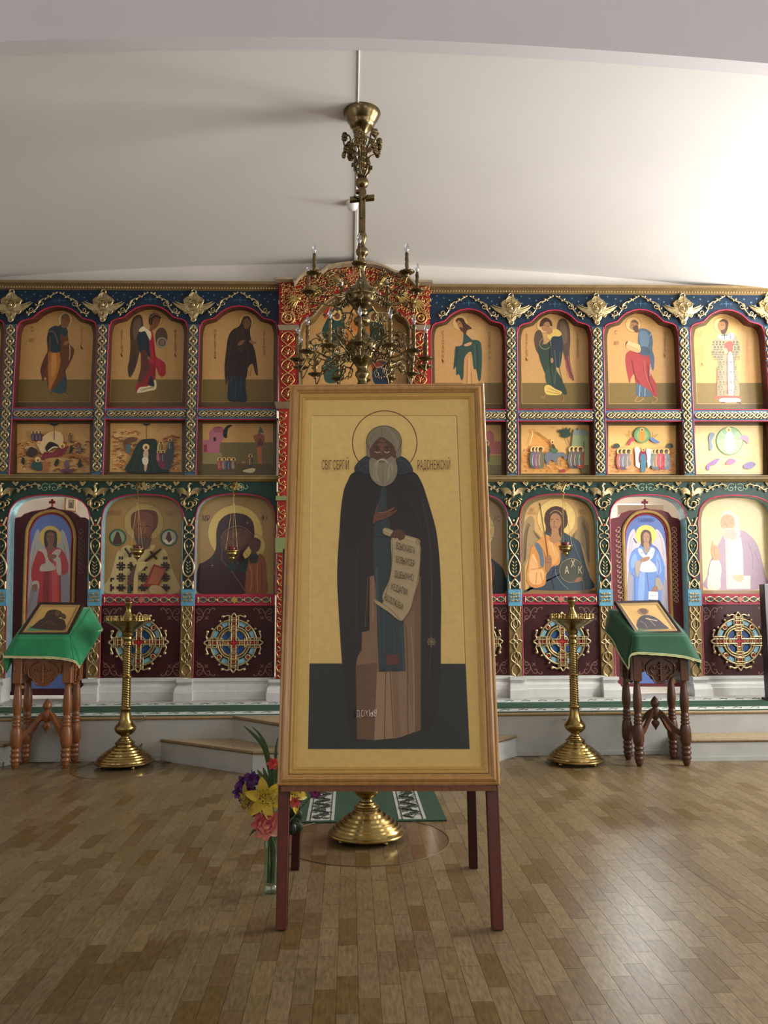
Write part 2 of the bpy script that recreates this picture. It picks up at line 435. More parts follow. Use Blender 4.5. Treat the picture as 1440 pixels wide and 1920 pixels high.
step('lower_step', lo, zh, (0, 1, 2)); step('upper_step', up, ZS+.001, (0, 1, 2)); step('side_step', rs, zh, (0, 1)); step('side_step', ls, zh, (1, 2))
mb = MB(); mb.tube([(-XW, YS, ZS-.012), (up[0][0], YS, ZS-.012)], .015, '8a7149', 8); mb.tube([(up[3][0], YS, ZS-.012), (XW, YS, ZS-.012)], .015, '8a7149', 8); mb.build('nosing', 'wood', stage)
mb = MB(); mb.box((-2.80, YS-.012, 0), (-1.62, YS, .035), 'a6a6a2'); mb.box((1.4, YS-.012, 0), (2.78, YS, .035), 'a6a6a2'); mb.build('skirting', 'grey', stage)
# green runner along the edge of the stage
ya, yb = fl(200, 1334, ZS).y, fl(200, 1304, ZS).y
ya = YS+.03; yb = 8.12
def runner(poly_fn, name, label): pass
t = MB(); t.box((-XW, ya, ZS), (XW, yb, ZS+.007), '274a38')
run = t.build('carpet_runner', 'carpet'); run['label'] = 'long green carpet runner with white patterned edges laid along the stage'; run['category'] = 'carpet'
t = MB(); w = (yb-ya)
for s_ in (0, 1):
    y0 = ya+.02 if not s_ else yb-.02-w*.2
    t.box((-XW, y0, ZS+.007), (XW, y0+w*.2, ZS+.0095), 'c9cdc6')
t.build('white_border', 'carpet', run)
t = MB(); rr = random.Random(5)
for s_ in (0, 1):
    y0 = ya+.02 if not s_ else yb-.02-w*.2; yc = y0+w*.1; x = -XW
    while x < XW:
        t.tube([(x, yc-.03, ZS+.0098), (x+.05, yc+.03, ZS+.0098), (x+.09, yc, ZS+.0098), (x+.06, yc-.04, ZS+.0098)], .006, '5f7a6c', 4, flat=.3); x += .16
t.build('border_pattern', 'carpet', run, kind='stuff')
# runner on the floor, going up the steps
R0, R1 = fl(555, 1541), fl(838, 1540); rx0, rx1, ry = R0.x-.06, R1.x, R1.y
prof = [(ry, .0), (lo[1][1]-.02, .0), (lo[1][1]-.02, zh), (up[1][1]-.02, zh), (up[1][1]-.02, ZS), (ya-.01, ZS)]
def ribbon(mb, x0, x1, h, col, inset=0):
    pr = [(y-h if z_ == 0 or True else y, z_+h) for y, z_ in prof]
    pr[0] = (prof[0][0]+inset, h); pr[-1] = (prof[-1][0]-inset, ZS+h)
    vs = [(x0, y, z) for y, z in pr]+[(x1, y, z) for y, z in pr]; n = len(pr)
    mb.add(vs, [(i, n+i, n+i+1, i+1) for i in range(n-1)], col)
    mb.add([(x0, pr[0][0], 0), (x1, pr[0][0], 0), (x1, pr[0][0], h), (x0, pr[0][0], h)], [(0, 1, 2, 3)], col)
    for xx, o_ in ((x0, 1), (x1, 0)): mb.add([(xx, pr[0][0], 0), (xx, pr[1][0], 0), (xx, pr[1][0], h), (xx, pr[0][0], h)], [(0, 1, 2, 3)], col)
t = MB(); ribbon(t, rx0, rx1, .008, '223f2c')
rug = t.build('carpet_runner', 'carpet'); rug['label'] = 'green floor runner with two grey ornamental stripes, below the big icon'; rug['category'] = 'carpet'
t = MB(); W_ = rx1-rx0; s0 = (fl(748, 1540).x, fl(800, 1540).x); m0 = (rx0+(rx1-s0[1]), rx0+(rx1-s0[0]))
for a, b in (s0, m0):
    ribbon(t, a, b, .0095, 'a8a89e', .03)
t.build('stripe', 'carpet', rug)
t = MB()
for a, b in (s0, m0):
    for xx in (a+.022, b-.022): ribbon(t, xx-.004, xx+.004, .0105, '3a3f38', .03)
    y = ry+.06; k = 0; c0 = (a+b)/2; hw = (b-a)/2-.03
    while y < 6.5:
        pts = [(c0+hw*math.sin(2*math.pi*q/12)*(1 if k % 2 else -1)*.9, y+.17*q/12, .0105) for q in range(13)]
        t.tube(pts, .008, '3c423a', 4, flat=.3)
        for q in (3, 7): 
            sx = (1 if k % 2 else -1)*(1 if q == 3 else -1); px, py, _ = pts[q]
            t.tube([(px, py, .0105), (px-sx*.03, py+.02, .0105), (px-sx*.04, py-.01, .0105), (px-sx*.02, py-.02, .0105)], .006, '4a5048', 4, flat=.3)
        for q in range(7):
            px, py = c0+rr.uniform(-hw, hw)*.95, y+rr.uniform(0, .08); a0 = rr.uniform(0, 6.3); t.tube([(px+.02*math.cos(a0+j*.9), py+.016*math.sin(a0+j*.9), .0105) for j in range(5)], .0042, '565c54', 4, flat=.3)
        y += .085; k += 1
t.build('stripe_pattern', 'carpet', rug, kind='stuff')
# clear round floor protectors
def disc(cx, cy, r, label):
    t = MB(); n = 48
    vs = [(cx+r*math.cos(2*math.pi*i/n), cy+r*math.sin(2*math.pi*i/n), .003) for i in range(n)]
    t.add(vs, [tuple(range(n))], 'ffffff'); t.add(vs+[(x, y, .0005) for x, y, z in vs], [(i, n+i, n+(i+1) % n, (i+1) % n) for i in range(n)], 'ffffff')
    o = t.build('floor_mat', 'disc'); o['label'] = label; o['category'] = 'floor mat'
    t = MB(); t.tube([(x, y, .002) for x, y, z in vs], .003, '6e5a3e', 5, closed=True); t.build('rim', 'paint', o)
c0 = Vector((.06, 4.86, 0)); disc(.06, 4.83, .47, 'clear round floor mat under the middle candle stand behind the big icon')
disc(-1.86, 7.0-.12, .36, 'clear round floor mat under the left candle stand')
# ring handles on the stage face
for (u, v, lb) in ((1060, 1349, 'thin metal ring hanging on the stage face behind the right candle stand'), (266, 1350, 'upper thin metal hook on the stage face beside the left candle stand'), (262, 1400, 'lower thin metal hook on the stage face beside the left candle stand')):
    p = at(u, v, YS-.02); t = MB()
    if u > 1000: pts = [p+Vector((.045*math.cos(a/16*2*math.pi), -.02-.03*math.sin(a/16*2*math.pi)**2, .014*math.sin(a/16*2*math.pi))) for a in range(16)]; t.tube(pts, .0035, 'c8c8c4', 6, closed=True)
    else: t.tube(catmull([p+Vector((-.05, .015, -.02)), p+Vector((0, -.01, .0)), p+Vector((.028, -.03, .035)), p+Vector((.032, -.03, .03)), p+Vector((.01, -.02, 0))], 5), .0045, 'c8c8c4', 6)
    pp = p+Vector((0, .014, -.0)); t.tube([pp, pp+Vector((0, .006, 0))], .012, 'a0a09a', 10)
    o = t.build('wall_hook', mat('steel', .3, metal=.9)) if 'steel' not in M else t.build('wall_hook', M['steel'])
    M.setdefault('steel', o.data.materials[0]); o['label'] = lb; o['category'] = 'hook'
# ------------------------------------------------------------------ the icon screen
PCX = {-2: [(573, 22), (885, 5), (1262, -3)], -1: [(573, 194), (885, 181), (982, 179), (1262, 173.6)],
       0: [(573, 363.5), (885, 355.4), (982, 354.7), (1262, 348.7)], 1: [(573, 957.6), (885, 960), (983, 963), (1262, 968)],
       2: [(573, 1118), (885, 1126), (983, 1132), (1262, 1140)], 3: [(573, 1279.6), (885, 1293), (983, 1298), (1262, 1307)],
       4: [(573, 1440), (885, 1461), (1262, 1479)], 5: [(573, 1602), (885, 1630), (1262, 1652)], -3: [(573, -150), (885, -171), (1262, -181)]}
PLX = [(500, 523.5), (546, 523), (900, 519), (1300, 515.5)]; PRX = [(500, 804.5), (546, 805), (900, 808), (1300, 812)]
def itp(t, y):
    if y <= t[0][0]: a, b = t[0], t[1]
    elif y >= t[-1][0]: a, b = t[-2], t[-1]
    else:
        for a, b in zip(t, t[1:]):
            if a[0] <= y <= b[0]: break
    return a[1]+(b[1]-a[1])*(y-a[0])/(b[0]-a[0])
def pc(k, y): return itp(PCX[k], y)
def W(u, v, d=0.): return at(u, v, YI+d)
base = W(664, 1300); SCR = thing('icon_screen', (0, YI, ZS), 'wide carved icon screen with gilt pilasters, blue and green friezes', 'icon screen')
def tilt(x): return .0049*(x-480) if x < 664 else .0049*184+.0035*(x-664)
# bays: name, left edge fn, right edge fn
BAYS = {}
for nm, a, b in (('l3', -3, -2), ('l0', -2, -1), ('l1', -1, 0), ('l2', 0, 'P'), ('r0', 'Q', 1), ('r1', 1, 2), ('r2', 2, 3), ('r3', 3, 4), ('r4', 4, 5)):
    BAYS[nm] = (lambda y, a=a: (itp(PRX, y)+1.5) if a == 'Q' else pc(a, y)+11.5, lambda y, b=b: (itp(PLX, y)-1.5) if b == 'P' else pc(b, y)-10)
A_UP = [(0, 52), (.006, 42), (.03, 31), (.07, 27), (.13, 25), (.19, 22.5), (.215, 19), (.27, 11.5), (.33, 6), (.41, 1.6), (.5, 0)]
A_LO = [(0, 57), (.006, 40), (.03, 26), (.06, 19), (.1, 12.5), (.16, 7.5), (.24, 3.6), (.36, .9), (.5, 0)]
def arch(bay, prof, apex, inset=0.):
    L, R = BAYS[bay]; pts = []
    full = prof+[(1-u, d) for u, d in prof[-2::-1]]
    for u, d in full:
        y = apex+d+inset; l, r = L(y)+inset, R(y)-inset
        pts.append((l+(r-l)*u, y))
    return pts
AP_U = dict(l3=573, l0=574, l1=572, l2=573.5, r0=579, r1=581, r2=580, r3=580.5, r4=581)
AP_L = dict(l3=928, l0=928, l1=927, l2=926, r0=926, r1=926.5, r2=927.5, r3=928.5, r4=929)
YC = lambda x: 544+tilt(x)*1.9-.5*0
def ytop(x): return 543+ (x/520*3 if x < 664 else 7.5+(x-805)/635*3)
def ymold(x): return 902+(x/520*2 if x < 664 else 2.0)
def yred(x): return 1113.5
def board(name, bay, ap, prof, ytopf, col, depth=.13, y_end=None, jamb='5a2c28', m='paint'):
    mb = MB(); L, R = BAYS[bay]; a = arch(bay, prof, ap); n = len(a)
    # front strip between frieze top and arch, widened to the pilaster centres
    xs = [p[0] for p in a]
    top = [W(x, ytopf(x)) for x in xs]; bot = [W(x, y) for x, y in a]
    mb.add(top+bot, [(i, i+1, n+i+1, n+i) for i in range(n-1)], col)
    y0 = a[0][1]
    for s_ in (0, 1):
        e = a[0] if s_ == 0 else a[-1]; w = -11.5 if s_ == 0 else 10.5
        if (bay == 'l2' and s_ == 1): w = 2
        if (bay == 'r0' and s_ == 0): w = -3
        mb.add([W(e[0], ytopf(e[0])), W(e[0]+w, ytopf(e[0])), W(e[0]+w, y0), W(e[0], y0)], [(0, 1, 2, 3)], col)
    o = mb.build(name, m, SCR)
    # reveal (intrados and jambs)
    jm = MB(); pts = [(L(y_end), y_end)]+a+[(R(y_end), y_end)]
    f_ = [W(x, y) for x, y in pts]; b_ = [p+Vector((0, depth, 0)) for p in f_]
    jm.add(f_+b_, [(i, i+1, len(pts)+i+1, len(pts)+i) for i in range(len(pts)-1)], jamb); jm.build('reveal', m, o)
    bd = MB(); bd.tube([W(x, y, -.004) for x, y in pts], U*1.25, 'b32a48', 6); bd.build('red_bead', m, o)
    return o
for b in BAYS:
    board('blue_frieze', b, AP_U[b], A_UP, ytop, '12283c', y_end=766 if b[0] == 'l' else 769)
    board('green_frieze', b, AP_L[b], A_LO, ymold, '17382e', y_end=1300 if b in ('l0', 'r2') else 1114, jamb='8db4ba', depth=.18 if b in ('l0', 'r2') else .13)
# little stars on the blue frieze, painted
BLUEP = Plane((0, YI, 0), (0, -1, 0))
sr = random.Random(11); txt = ''
for b in BAYS:
    L, R = BAYS[b]; c = (L(560)+R(560))/2
    for dx, dy in ((-68, 10), (-58, 17), (-46, 8), (-34, 12), (-60, 4), (36, 8), (47, 14), (60, 7), (67, 16), (55, 20), (-50, 24)):
        x, y = c+dx+sr.uniform(-2, 2), ytop(c)+dy
        for a in (0, 1): txt += f'l 5f88a0 .7 {x-(1.8 if a else 0):.1f} {y-(0 if a else 1.8):.1f} {x+(1.8 if a else 0):.1f} {y+(0 if a else 1.8):.1f}\n'
    x, y = c+2, AP_U[b]-11
    txt += f'l 3f6a88 1 {x} {y-5} {x} {y+5}\nl 3f6a88 1 {x-5} {y} {x+5} {y}\nl 3f6a88 .7 {x-12} {y+2} {x-8} {y-1} {x-8} {y+3}\nl 3f6a88 .7 {x+12} {y+2} {x+8} {y-1} {x+8} {y+3}\n'
paint(BLUEP, '@ 0 0 1\n#painted_stars\n'+txt, SCR, m='paint')
# painted curls on the green frieze
txt = ''
def curl(x, y, s, sx=1, col='8fae8e', w=1.1):
    """painted double scroll"""
    t = ''
    for m_ in (-1, 1):
        P = [(3, -5), (9, -7), (15, -3), (15, 4), (9, 7), (5, 3), (8, 0), (11, 2)]
        t += f'l {col} {w} '+' '.join(f'{x+m_*a*s*sx:.2f} {y+b*s:.2f}' for a, b in P)+'\n'
        P = [(15, 0), (20, 4), (24, 0), (21, -4)]
        t += f'l {col} {w} '+' '.join(f'{x+m_*a*s*sx:.2f} {y+b*s:.2f}' for a, b in P)+'\n'
    t += f'l {col} {w} {x} {y-6*s} {x} {y+6*s}\nl {col} {w} {x-3*s} {y} {x+3*s} {y}\n'
    return t
for b in BAYS:
    L, R = BAYS[b]; c = (L(915)+R(915))/2
    txt += curl(c, 913 if b[0] == 'l' else 913.5, .95)
paint(BLUEP, '@ 0 0 1\n#painted_scrolls\n'+txt, SCR, m='paint')
# cornice, gilt moulding between the storeys
def hbar(name, x0, x1, y0f, y1f, d0, col, m='paint', prof=((0, 0), (.35, .5), (.5, .5), (.6, 1), (1, 1)), par=None, n=8, back=.02):
    """moulded bar; prof = (fraction of height from the bottom, fraction of projection)"""
    mb = MB(); vs = []; k = len(prof)+2
    for i in range(n+1):
        x = x0+(x1-x0)*i/n; zt, zb = W(x, y0f(x)), W(x, y1f(x))
        row = [Vector((zb.x, YI+back, zb.z))]+[Vector((zb.x, YI-d0*pp, zb.z+(zt.z-zb.z)*h)) for h, pp in prof]+[Vector((zb.x, YI+back, zt.z))]
        vs += row
    fs = []
    for i in range(n):
        for j in range(k-1): fs.append((i*k+j, (i+1)*k+j, (i+1)*k+j+1, i*k+j+1))
    mb.add(vs, fs, col); mb.add(vs[:k], [tuple(range(k))], col); mb.add(vs[-k:], [tuple(range(k-1, -1, -1))], col)
    return mb.build(name, m, par or SCR)
for (x0, x1) in ((-330, 522), (806, 1800)):
    c = hbar('cornice', x0, x1, lambda x: ytop(x)-11.5, ytop, .10, '7d6642')
    mb = MB(); x = x0
    while x < x1-3:
        p = W(x+2.5, ytop(x)-5, -.085); mb.blob(p, (U*1.9, .012, U*1.5), 'a98b5c', n=6, m=4, ang=.6); x += 5.2
    mb.build('carved_edge', 'paint', c, kind='stuff')
    c = hbar('gilt_moulding', x0, x1, lambda x: ymold(x)-10.5, ymold, .075, '8a7548', prof=((0, .3), (.12, .55), (.3, .4), (.4, .75), (.8, .75), (.86, 1), (1, 1)))
# ---------------- carvings, drawn in photograph pixels at the screen (U metres each)
def V2(x, y, d=0.): return Vector((x*U, -d, -y*U))
def spiral(cx, cy, r, turns=1.4, a0=0., cw=1, n=16, d=.012):
    return [V2(cx+r*(1-.8*i/n)*math.cos(a0+cw*turns*2*math.pi*i/n), cy+r*(1-.8*i/n)*math.sin(a0+cw*turns*2*math.pi*i/n), d) for i in range(n+1)]
G1, G2, G3 = 'b9a67c', 'a9956a', 'cbb98f'
def leafb(mb, x, y, l, w, ang, d=.012, col=G1): mb.blob(V2(x, y, d), (l*U, .009, w*U), col, ang=-math.radians(ang), n=6, m=4)
def tb(mb, pts, r, col=G1, d=.012, n=5, seg=4, closed=False): mb.tube(catmull([V2(x, y, d) for x, y in pts], seg, closed), [q*U for q in r] if isinstance(r, list) else r*U, col, n, closed=closed)
# cherub
mb = MB()
core = catmull([Vector(p) for p in ((0, -27), (6, -20), (13, -17), (20, -10), (17, -3), (23, 6), (18, 13), (9, 16), (6, 24), (0, 29), (-6, 24), (-9, 16), (-18, 13), (-23, 6), (-17, -3), (-20, -10), (-13, -17), (-6, -20))], 3, True)
mb.prism([V2(q.x, q.y, .016) for q in core], [V2(q.x*1.05, q.y*1.05, 0) for q in core], G2)
for m_ in (-1, 1):
    for i in range(6):
        tb(mb, [(m_*(2+i*.5), 14-i*3), (m_*(8+i*1.5), 15-i*3.6), (m_*(17+i*.4), 12-i*4.6)], [2.0, 2.2, .8], G1 if i % 2 else G3, d=.022, seg=3)
    for i in range(4): tb(mb, [(m_*(9-i*2.4), 12), (m_*(8-i*2), 19), (m_*(4-i*1.1), 25)], [1.5, 1.7, .6], G1, d=.02, seg=3)
    for i in range(4): tb(mb, [(m_*(10-i*2.4), -12), (m_*(9-i*2), -18), (m_*(4-i*1.1), -25)], [1.6, 1.8, .6], G3, d=.02, seg=3)
for m_ in (-1, 1):
    for i, (y0, y1, l) in enumerate(((1, -6, 40), (4, -2, 37), (6.5, 2, 33), (9, 6, 28), (-2, -8, 36))):
        tb(mb, [(m_*8, y0), (m_*l*.55, y0+1), (m_*l*.85, (y0+y1)/2), (m_*l, y1)], [3.0, 2.6, .6], G1, d=.016)
    tb(mb, [(m_*2, 20), (m_*9, 14), (m_*15, 17), (m_*19, 10)], [2.4, 1], G2, d=.02)
halo = [Vector((10*math.cos(t*.3927), -1+11.5*math.sin(t*.3927))) for t in range(16)]
mb.prism([V2(q.x, q.y, .026) for q in halo], [V2(q.x, q.y, .01) for q in halo], G1)
mb.blob(V2(0, -1, .026), (4.0*U, .017, 5.6*U), G3, ang=0, n=10, m=7)
for m_ in (-1, 1): tb(mb, [(0, -7.4), (m_*4, -5.5), (m_*5.4, 0), (m_*4.2, 5)], [1.4, 1.5, 1.2], '94804f', d=.032)
for a in range(0, 360, 24):
    c_, s_ = math.cos(a/57.3), math.sin(a/57.3); tb(mb, [(10.5*c_, -1+12*s_), (17*c_, -1+15.5*s_)], [1.5, 1.1], G1 if a % 48 else '94804f', d=.02, seg=1)
mb.tube([V2(8.5*math.cos(t/16*6.283), -1+10*math.sin(t/16*6.283), .03) for t in range(16)], 1.7*U, G2, 5, closed=True)
mb.blob(V2(0, .0, .042), (.8*U, .006, 1.7*U), G1); mb.blob(V2(-1.8, -2, .040), (1.0*U, .004, .7*U), '3c2c14'); mb.blob(V2(1.8, -2, .040), (1.0*U, .004, .7*U), '3c2c14'); mb.blob(V2(0, 2.6, .040), (1.5*U, .004, .5*U), '4a3618')
mb.tube([V2(4.2*math.cos(t/12*6.283), -27+4.5*math.sin(t/12*6.283), .014) for t in range(12)], 1.6*U, G3, 5, closed=True)
mb.tube([V2(4.2*math.cos(t/12*6.283), 27+4.5*math.sin(t/12*6.283), .014) for t in range(12)], 1.6*U, G3, 5, closed=True)
cher = mb.mesh('cherub_carving', 'gold')
for k in PCX:
    y = 573.5 if k <= 0 else 580
    inst(cher, 'cherub_carving', SCR, W(pc(k, 573), y, -.012))
# vine above each upper arch
mb = MB()
for m_ in (-1, 1):
    tb(mb, [(m_*2, 0), (m_*10, 4), (m_*20, 10), (m_*29, 13), (m_*35, 20), (m_*40, 32), (m_*50, 40), (m_*58, 41)], [1.1, 1.5, 1.4], G3)
    mb.tube(spiral(m_*31, 21, 6.5, 1.3, -1.2, m_), [1.3*U, .8*U], G1, 5)
    mb.tube(spiral(m_*49, 34, 5, 1.1, 2, -m_), [1.2*U, .8*U], G1, 5)
    for x, y, a in ((4, 0, 30), (9, 1, -20), (14, 8, 60), (19, 6, -10), (24, 13, 50), (36, 26, 80), (44, 38, 20), (54, 44, 60), (57, 38, -30), (41, 24, -40)):
        leafb(mb, m_*x, y, 3.2, 1.5, a*m_)
        mb.blob(V2(m_*x, y+1.5, .018), (1.3*U, .008, 1.3*U), G3, n=6, m=4)
vine = mb.mesh('vine_carving', 'gold')
for b in BAYS:
    L, R = BAYS[b]; inst(vine, 'vine_carving', SCR, W((L(555)+R(555))/2+.5, 549.5 if b[0] == 'l' else 556, -.004))
# bird over a scroll, with garlands either side
mb = MB()
mb.blob(V2(0, 6, .03), (8*U, .022, 4.2*U), G2, ang=1.35); tb(mb, [(0, 2), (1, -5), (-1, -10), (2, -14)], [3, 2.2, 1.6, 1.8], G3, d=.034); mb.blob(V2(1.6, -14.5, .036), (2.6*U, .012, 2.2*U), G3); mb.blob(V2(4.6, -14, .036), (1.8*U, .006, .8*U), G3)
for m_ in (-1, 1):
    for i in range(7):
        t = i/6; tb(mb, [(m_*3, 3+t*4), (m_*(11+2*t), -6+t*9), (m_*(25-9*t), -5+t*14)], [1.9, 2.2, .6], G1 if i % 2 else G2, d=.026, seg=3)
    tb(mb, [(m_*26, -6), (m_*34, -4), (m_*42, -10), (m_*52, -12), (m_*62, -14), (m_*67, -12)], [1.2, 1.6, 1.1], G3)
    for x, y, r in ((30, -1, 3), (36, -9, 3), (42, -5, 2.6), (47, -13, 2.6), (54, -9, 2.2), (60, -15, 2.6), (67, -11, 3.2), (25, -14, 3.4), (21, -17, 2.6), (28, -17, 2.4)):
        for a in range(0, 360, 90): mb.blob(V2(m_*x+r*.6*math.cos(a/57.3), y+r*.6*math.sin(a/57.3), .014), (r*.62*U, .008, r*.5*U), G3 if a % 180 else G1, n=6, m=3)
    mb.tube(spiral(m_*9, 22, 6, 1.2, -math.pi/2, m_), [1.6*U, .9*U], G1, 5)
    leafb(mb, m_*14, 14, 4.5, 1.6, m_*30); leafb(mb, m_*4, 34, 3, 1.6, 60*m_)
tb(mb, [(0, 10), (-8, 16), (-9, 26), (-2, 32), (7, 28), (6, 20), (0, 20), (-1, 25)], [2.6, 2.6, 2.2, 1.4], G2, d=.018)
bird = mb.mesh('bird_carving', 'gold')
for k in PCX: inst(bird, 'bird_carving', SCR, W(pc(k, 925), 922, -.004))
# rosette over the middle of the lower arches
mb = MB()
for x, y in ((0, 0), (-5, -2), (5, -2), (-9, 1), (9, 1), (-3, 4), (3, 4), (0, -5)):
    for a in range(0, 360, 72): mb.blob(V2(x+2.1*math.cos(a/57.3), y+2.1*math.sin(a/57.3), .014), (2*U, .008, 1.4*U), 'c4b080', ang=-a/57.3, n=6, m=3)
    mb.blob(V2(x, y, .022), (1.2*U, .007, 1.2*U), G3, n=6, m=3)
rose = mb.mesh('rosette_carving', 'gold')
for b in ('l1', 'l2', 'r1', 'r0'):
    L, R = BAYS[b]; inst(rose, 'rosette_carving', SCR, W((L(915)+R(915))/2+(1 if b[0] == 'l' else 2), 912.5, -.004))

# ---------------- pilasters
def vbox(mb, k, y0, y1, hl, hr, d, col, back=.0):
    vs = []
    for y in (y0, y1):
        c = pc(k, y)
        for x, dd in ((c-hl, back), (c-hl, -d+.004), (c-hl+.8, -d), (c+hr-.8, -d), (c+hr, -d+.004), (c+hr, back)): vs.append(W(x, y, dd))
        vs[-6] = vs[-5]+Vector((0, d-.004+back, 0)); vs[-1] = vs[-2]+Vector((0, d-.004+back, 0))
    mb.add(vs, [(i, i+1, 7+i, 6+i) for i in range(5)]+[(5, 4, 3, 2, 1, 0), (6, 7, 8, 9, 10, 11)], col)
per = 19.4
def band_upper(mb, k, y0, y1, top=G1):
    n = round((y1-y0)/per); dy = (y1-y0)/n
    for s_ in (-1, 1):
        pts = []
        for i in range(n*6+1):
            y = y0+(y1-y0)*i/(n*6); pts.append(W(pc(k, y)+s_*7*math.sin(math.pi*(i/6)), y, -.022-.004*math.cos(math.pi*(i/6))*s_))
        mb.tube(pts, 1.75*U, G1, 5)
    for i in range(n):
        y = y0+dy*(i+.5); c = pc(k, y)
        mb.blob(W(c, y+1, -.022), (3.0*U, .014, 3.6*U), G3, n=6, m=4)
        for s_ in (-1, 1):
            mb.blob(W(c+s_*3, y+4.3, -.02), (3.6*U, .01, 1.7*U), G2, ang=s_*.9, n=5, m=3); mb.blob(W(c+s_*2.6, y-4, -.02), (3.8*U, .01, 1.6*U), G1, ang=-s_*1.1, n=5, m=3)
            mb.blob(W(c+s_*7.6, y+dy/2, -.02), (1.9*U, .007, 1.7*U), G2, n=5, m=3)
for k in PCX:
    yt = 608 if k <= 0 else 613; yb = 892 if k <= 0 else 894
    mb = MB(); vbox(mb, k, yt, yb, 10, 11.5, .012, '3f5f70'); p = mb.build('pilaster', 'paint', SCR)
    mb = MB(); band_upper(mb, k, yt+1, yb-8); mb.build('carved_band', 'gold', p)
    mb = MB(); mb.tube([W(pc(k, y)+11.5, y, -.014) for y in (yt, yb)], 1.0*U, 'b0476a', 5); mb.tube([W(pc(k, y)-10, y, -.006) for y in (yt, yb)], .8*U, '6b3a3a', 5); mb.build('edge_line', 'paint', p)  # lit right edge painted brighter pink, shaded left edge painted darker
    # lower part
    mb = MB(); vbox(mb, k, 975, 1107, 11, 11, .014, '17382e'); vbox(mb, k, 1134, 1271, 12, 12.5, .02, '8f7444'); vbox(mb, k, 1105, 1136, 12.5, 13, .035, '5f9db8')
    p = mb.build('pilaster', 'paint', SCR)
    mb = MB(); mb.tube([W(pc(k, y)+11.6, y, -.014) for y in (975, 1106)], 1.1*U, 'c06a80', 5); mb.tube([W(pc(k, y)+13, y, -.02) for y in (1136, 1271)], 1.1*U, 'b85068', 5)
    mb.tube([W(pc(k, y)-11.6, y, -.014) for y in (975, 1106)], 1.0*U, '8db4ba', 5); mb.build('edge_line', 'paint', p)
    mb = MB(); c = lambda y: pc(k, y)
    def T(pts, r=1.6, col=G1, closed=False, d=-.026): mb.tube(catmull([W(c(y)+x, y, d) for x, y in pts], 4, closed), r*U, col, 5, closed=closed)
    for s_ in (-1, 1):
        T([(s_*9.5, 970), (s_*6, 978), (s_*3.5, 984)], 2.0, G3)
        T([(0, 986), (s_*6, 985), (s_*8, 992), (s_*3, 996), (s_*2, 1000), (s_*8, 1002), (s_*8.5, 1008), (s_*4, 1009)], 1.5)
        T([(0, 1010), (s_*7.5, 1017), (s_*7.5, 1028), (s_*2, 1038), (0, 1040)], 1.5)
        T([(0, 1040), (s_*5, 1047), (s_*10, 1058), (s_*10.5, 1068), (s_*7, 1077), (0, 1082)], 1.9, G3)
        for i in range(4): mb.blob(W(c(1060)+s_*2.6, 1054+i*6, -.026), (3.6*U, .01, 1.3*U), G1, ang=s_*.85, n=5, m=3)
        mb.blob(W(c(1024)+s_*3, 1024, -.024), (4*U, .009, 1.5*U), G2, ang=s_*1.2, n=5, m=3)
        T([(0, 1086), (s_*4, 1090), (s_*9, 1098), (s_*9, 1103)], 1.9, G3); T([(s_*9.5, 1090), (s_*9.5, 1104)], 1.6, G3)
        T([(0, 1101), (s_*5, 1096), (s_*2, 1094)], 1.3)
        for q in (1038, ): mb.blob(W(c(q)+s_*6, q, -.022), (4*U, .007, 1.2*U), G2, ang=-s_*.5, n=5, m=3)
    mb.blob(W(c(977), 976, -.026), (2.2*U, .012, 3.4*U), G3, n=6, m=4)
    # knots below
    for s_ in (-1, 1):
        T([(s_*9, 1137), (s_*9.5, 1146), (s_*2, 1154), (-s_*5, 1162), (-s_*8, 1154), (-s_*2, 1146), (s_*3, 1138)], 1.5, G1, d=-.03)
        T([(0, 1160), (s_*7, 1166), (s_*8, 1174), (s_*3, 1180), (0, 1186)], 1.6, G3, d=-.03); T([(s_*3, 1164), (s_*4, 1172), (0, 1178)], 1.2, d=-.03)
        T([(0, 1222), (s_*7, 1226), (s_*9, 1236), (s_*2, 1243), (-s_*6, 1250), (-s_*8, 1260), (-s_*2, 1267)], 1.6, G1, d=-.03)
        T([(0, 1218), (s_*4, 1230), (-s_*2, 1240), (s_*5, 1250), (s_*8.5, 1262), (s_*3, 1268)], 1.4, G2, d=-.03)
    y = 1203
    for a in range(4):
        ca, sa = math.cos(a*math.pi/2), math.sin(a*math.pi/2)
        P = [(0, 0), (5, -4), (11.5 if a % 2 == 0 else 15, 0), (5, 4)]
        T([(px*ca-py*sa, y+px*sa+py*ca) for px, py in P], 1.4, G3, True, d=-.03)
    # square block
    br = random.Random(k+50)
    for i in range(4):
        for j in range(3):
            x, y = -7.2+i*4.8, 1113.5+j*6.3; mb.tube([W(c(y)+x+2.3*math.cos(t*1.3+i+j)*(1-t*.1), y+2.3*math.sin(t*1.3+i+j)*(1-t*.1), -.043) for t in range(6)], .9*U, G3 if (i+j) % 2 else G1, 4)
    mb.build('carved_band', 'gold', p)
    mb = MB()
    for yy in (983.5, 1083.5): mb.blob(W(c(yy), yy, -.032), (2.3*U, .012, 2.3*U), '9c1620', n=6, m=4)
    mb.build('red_gem', 'art', p)

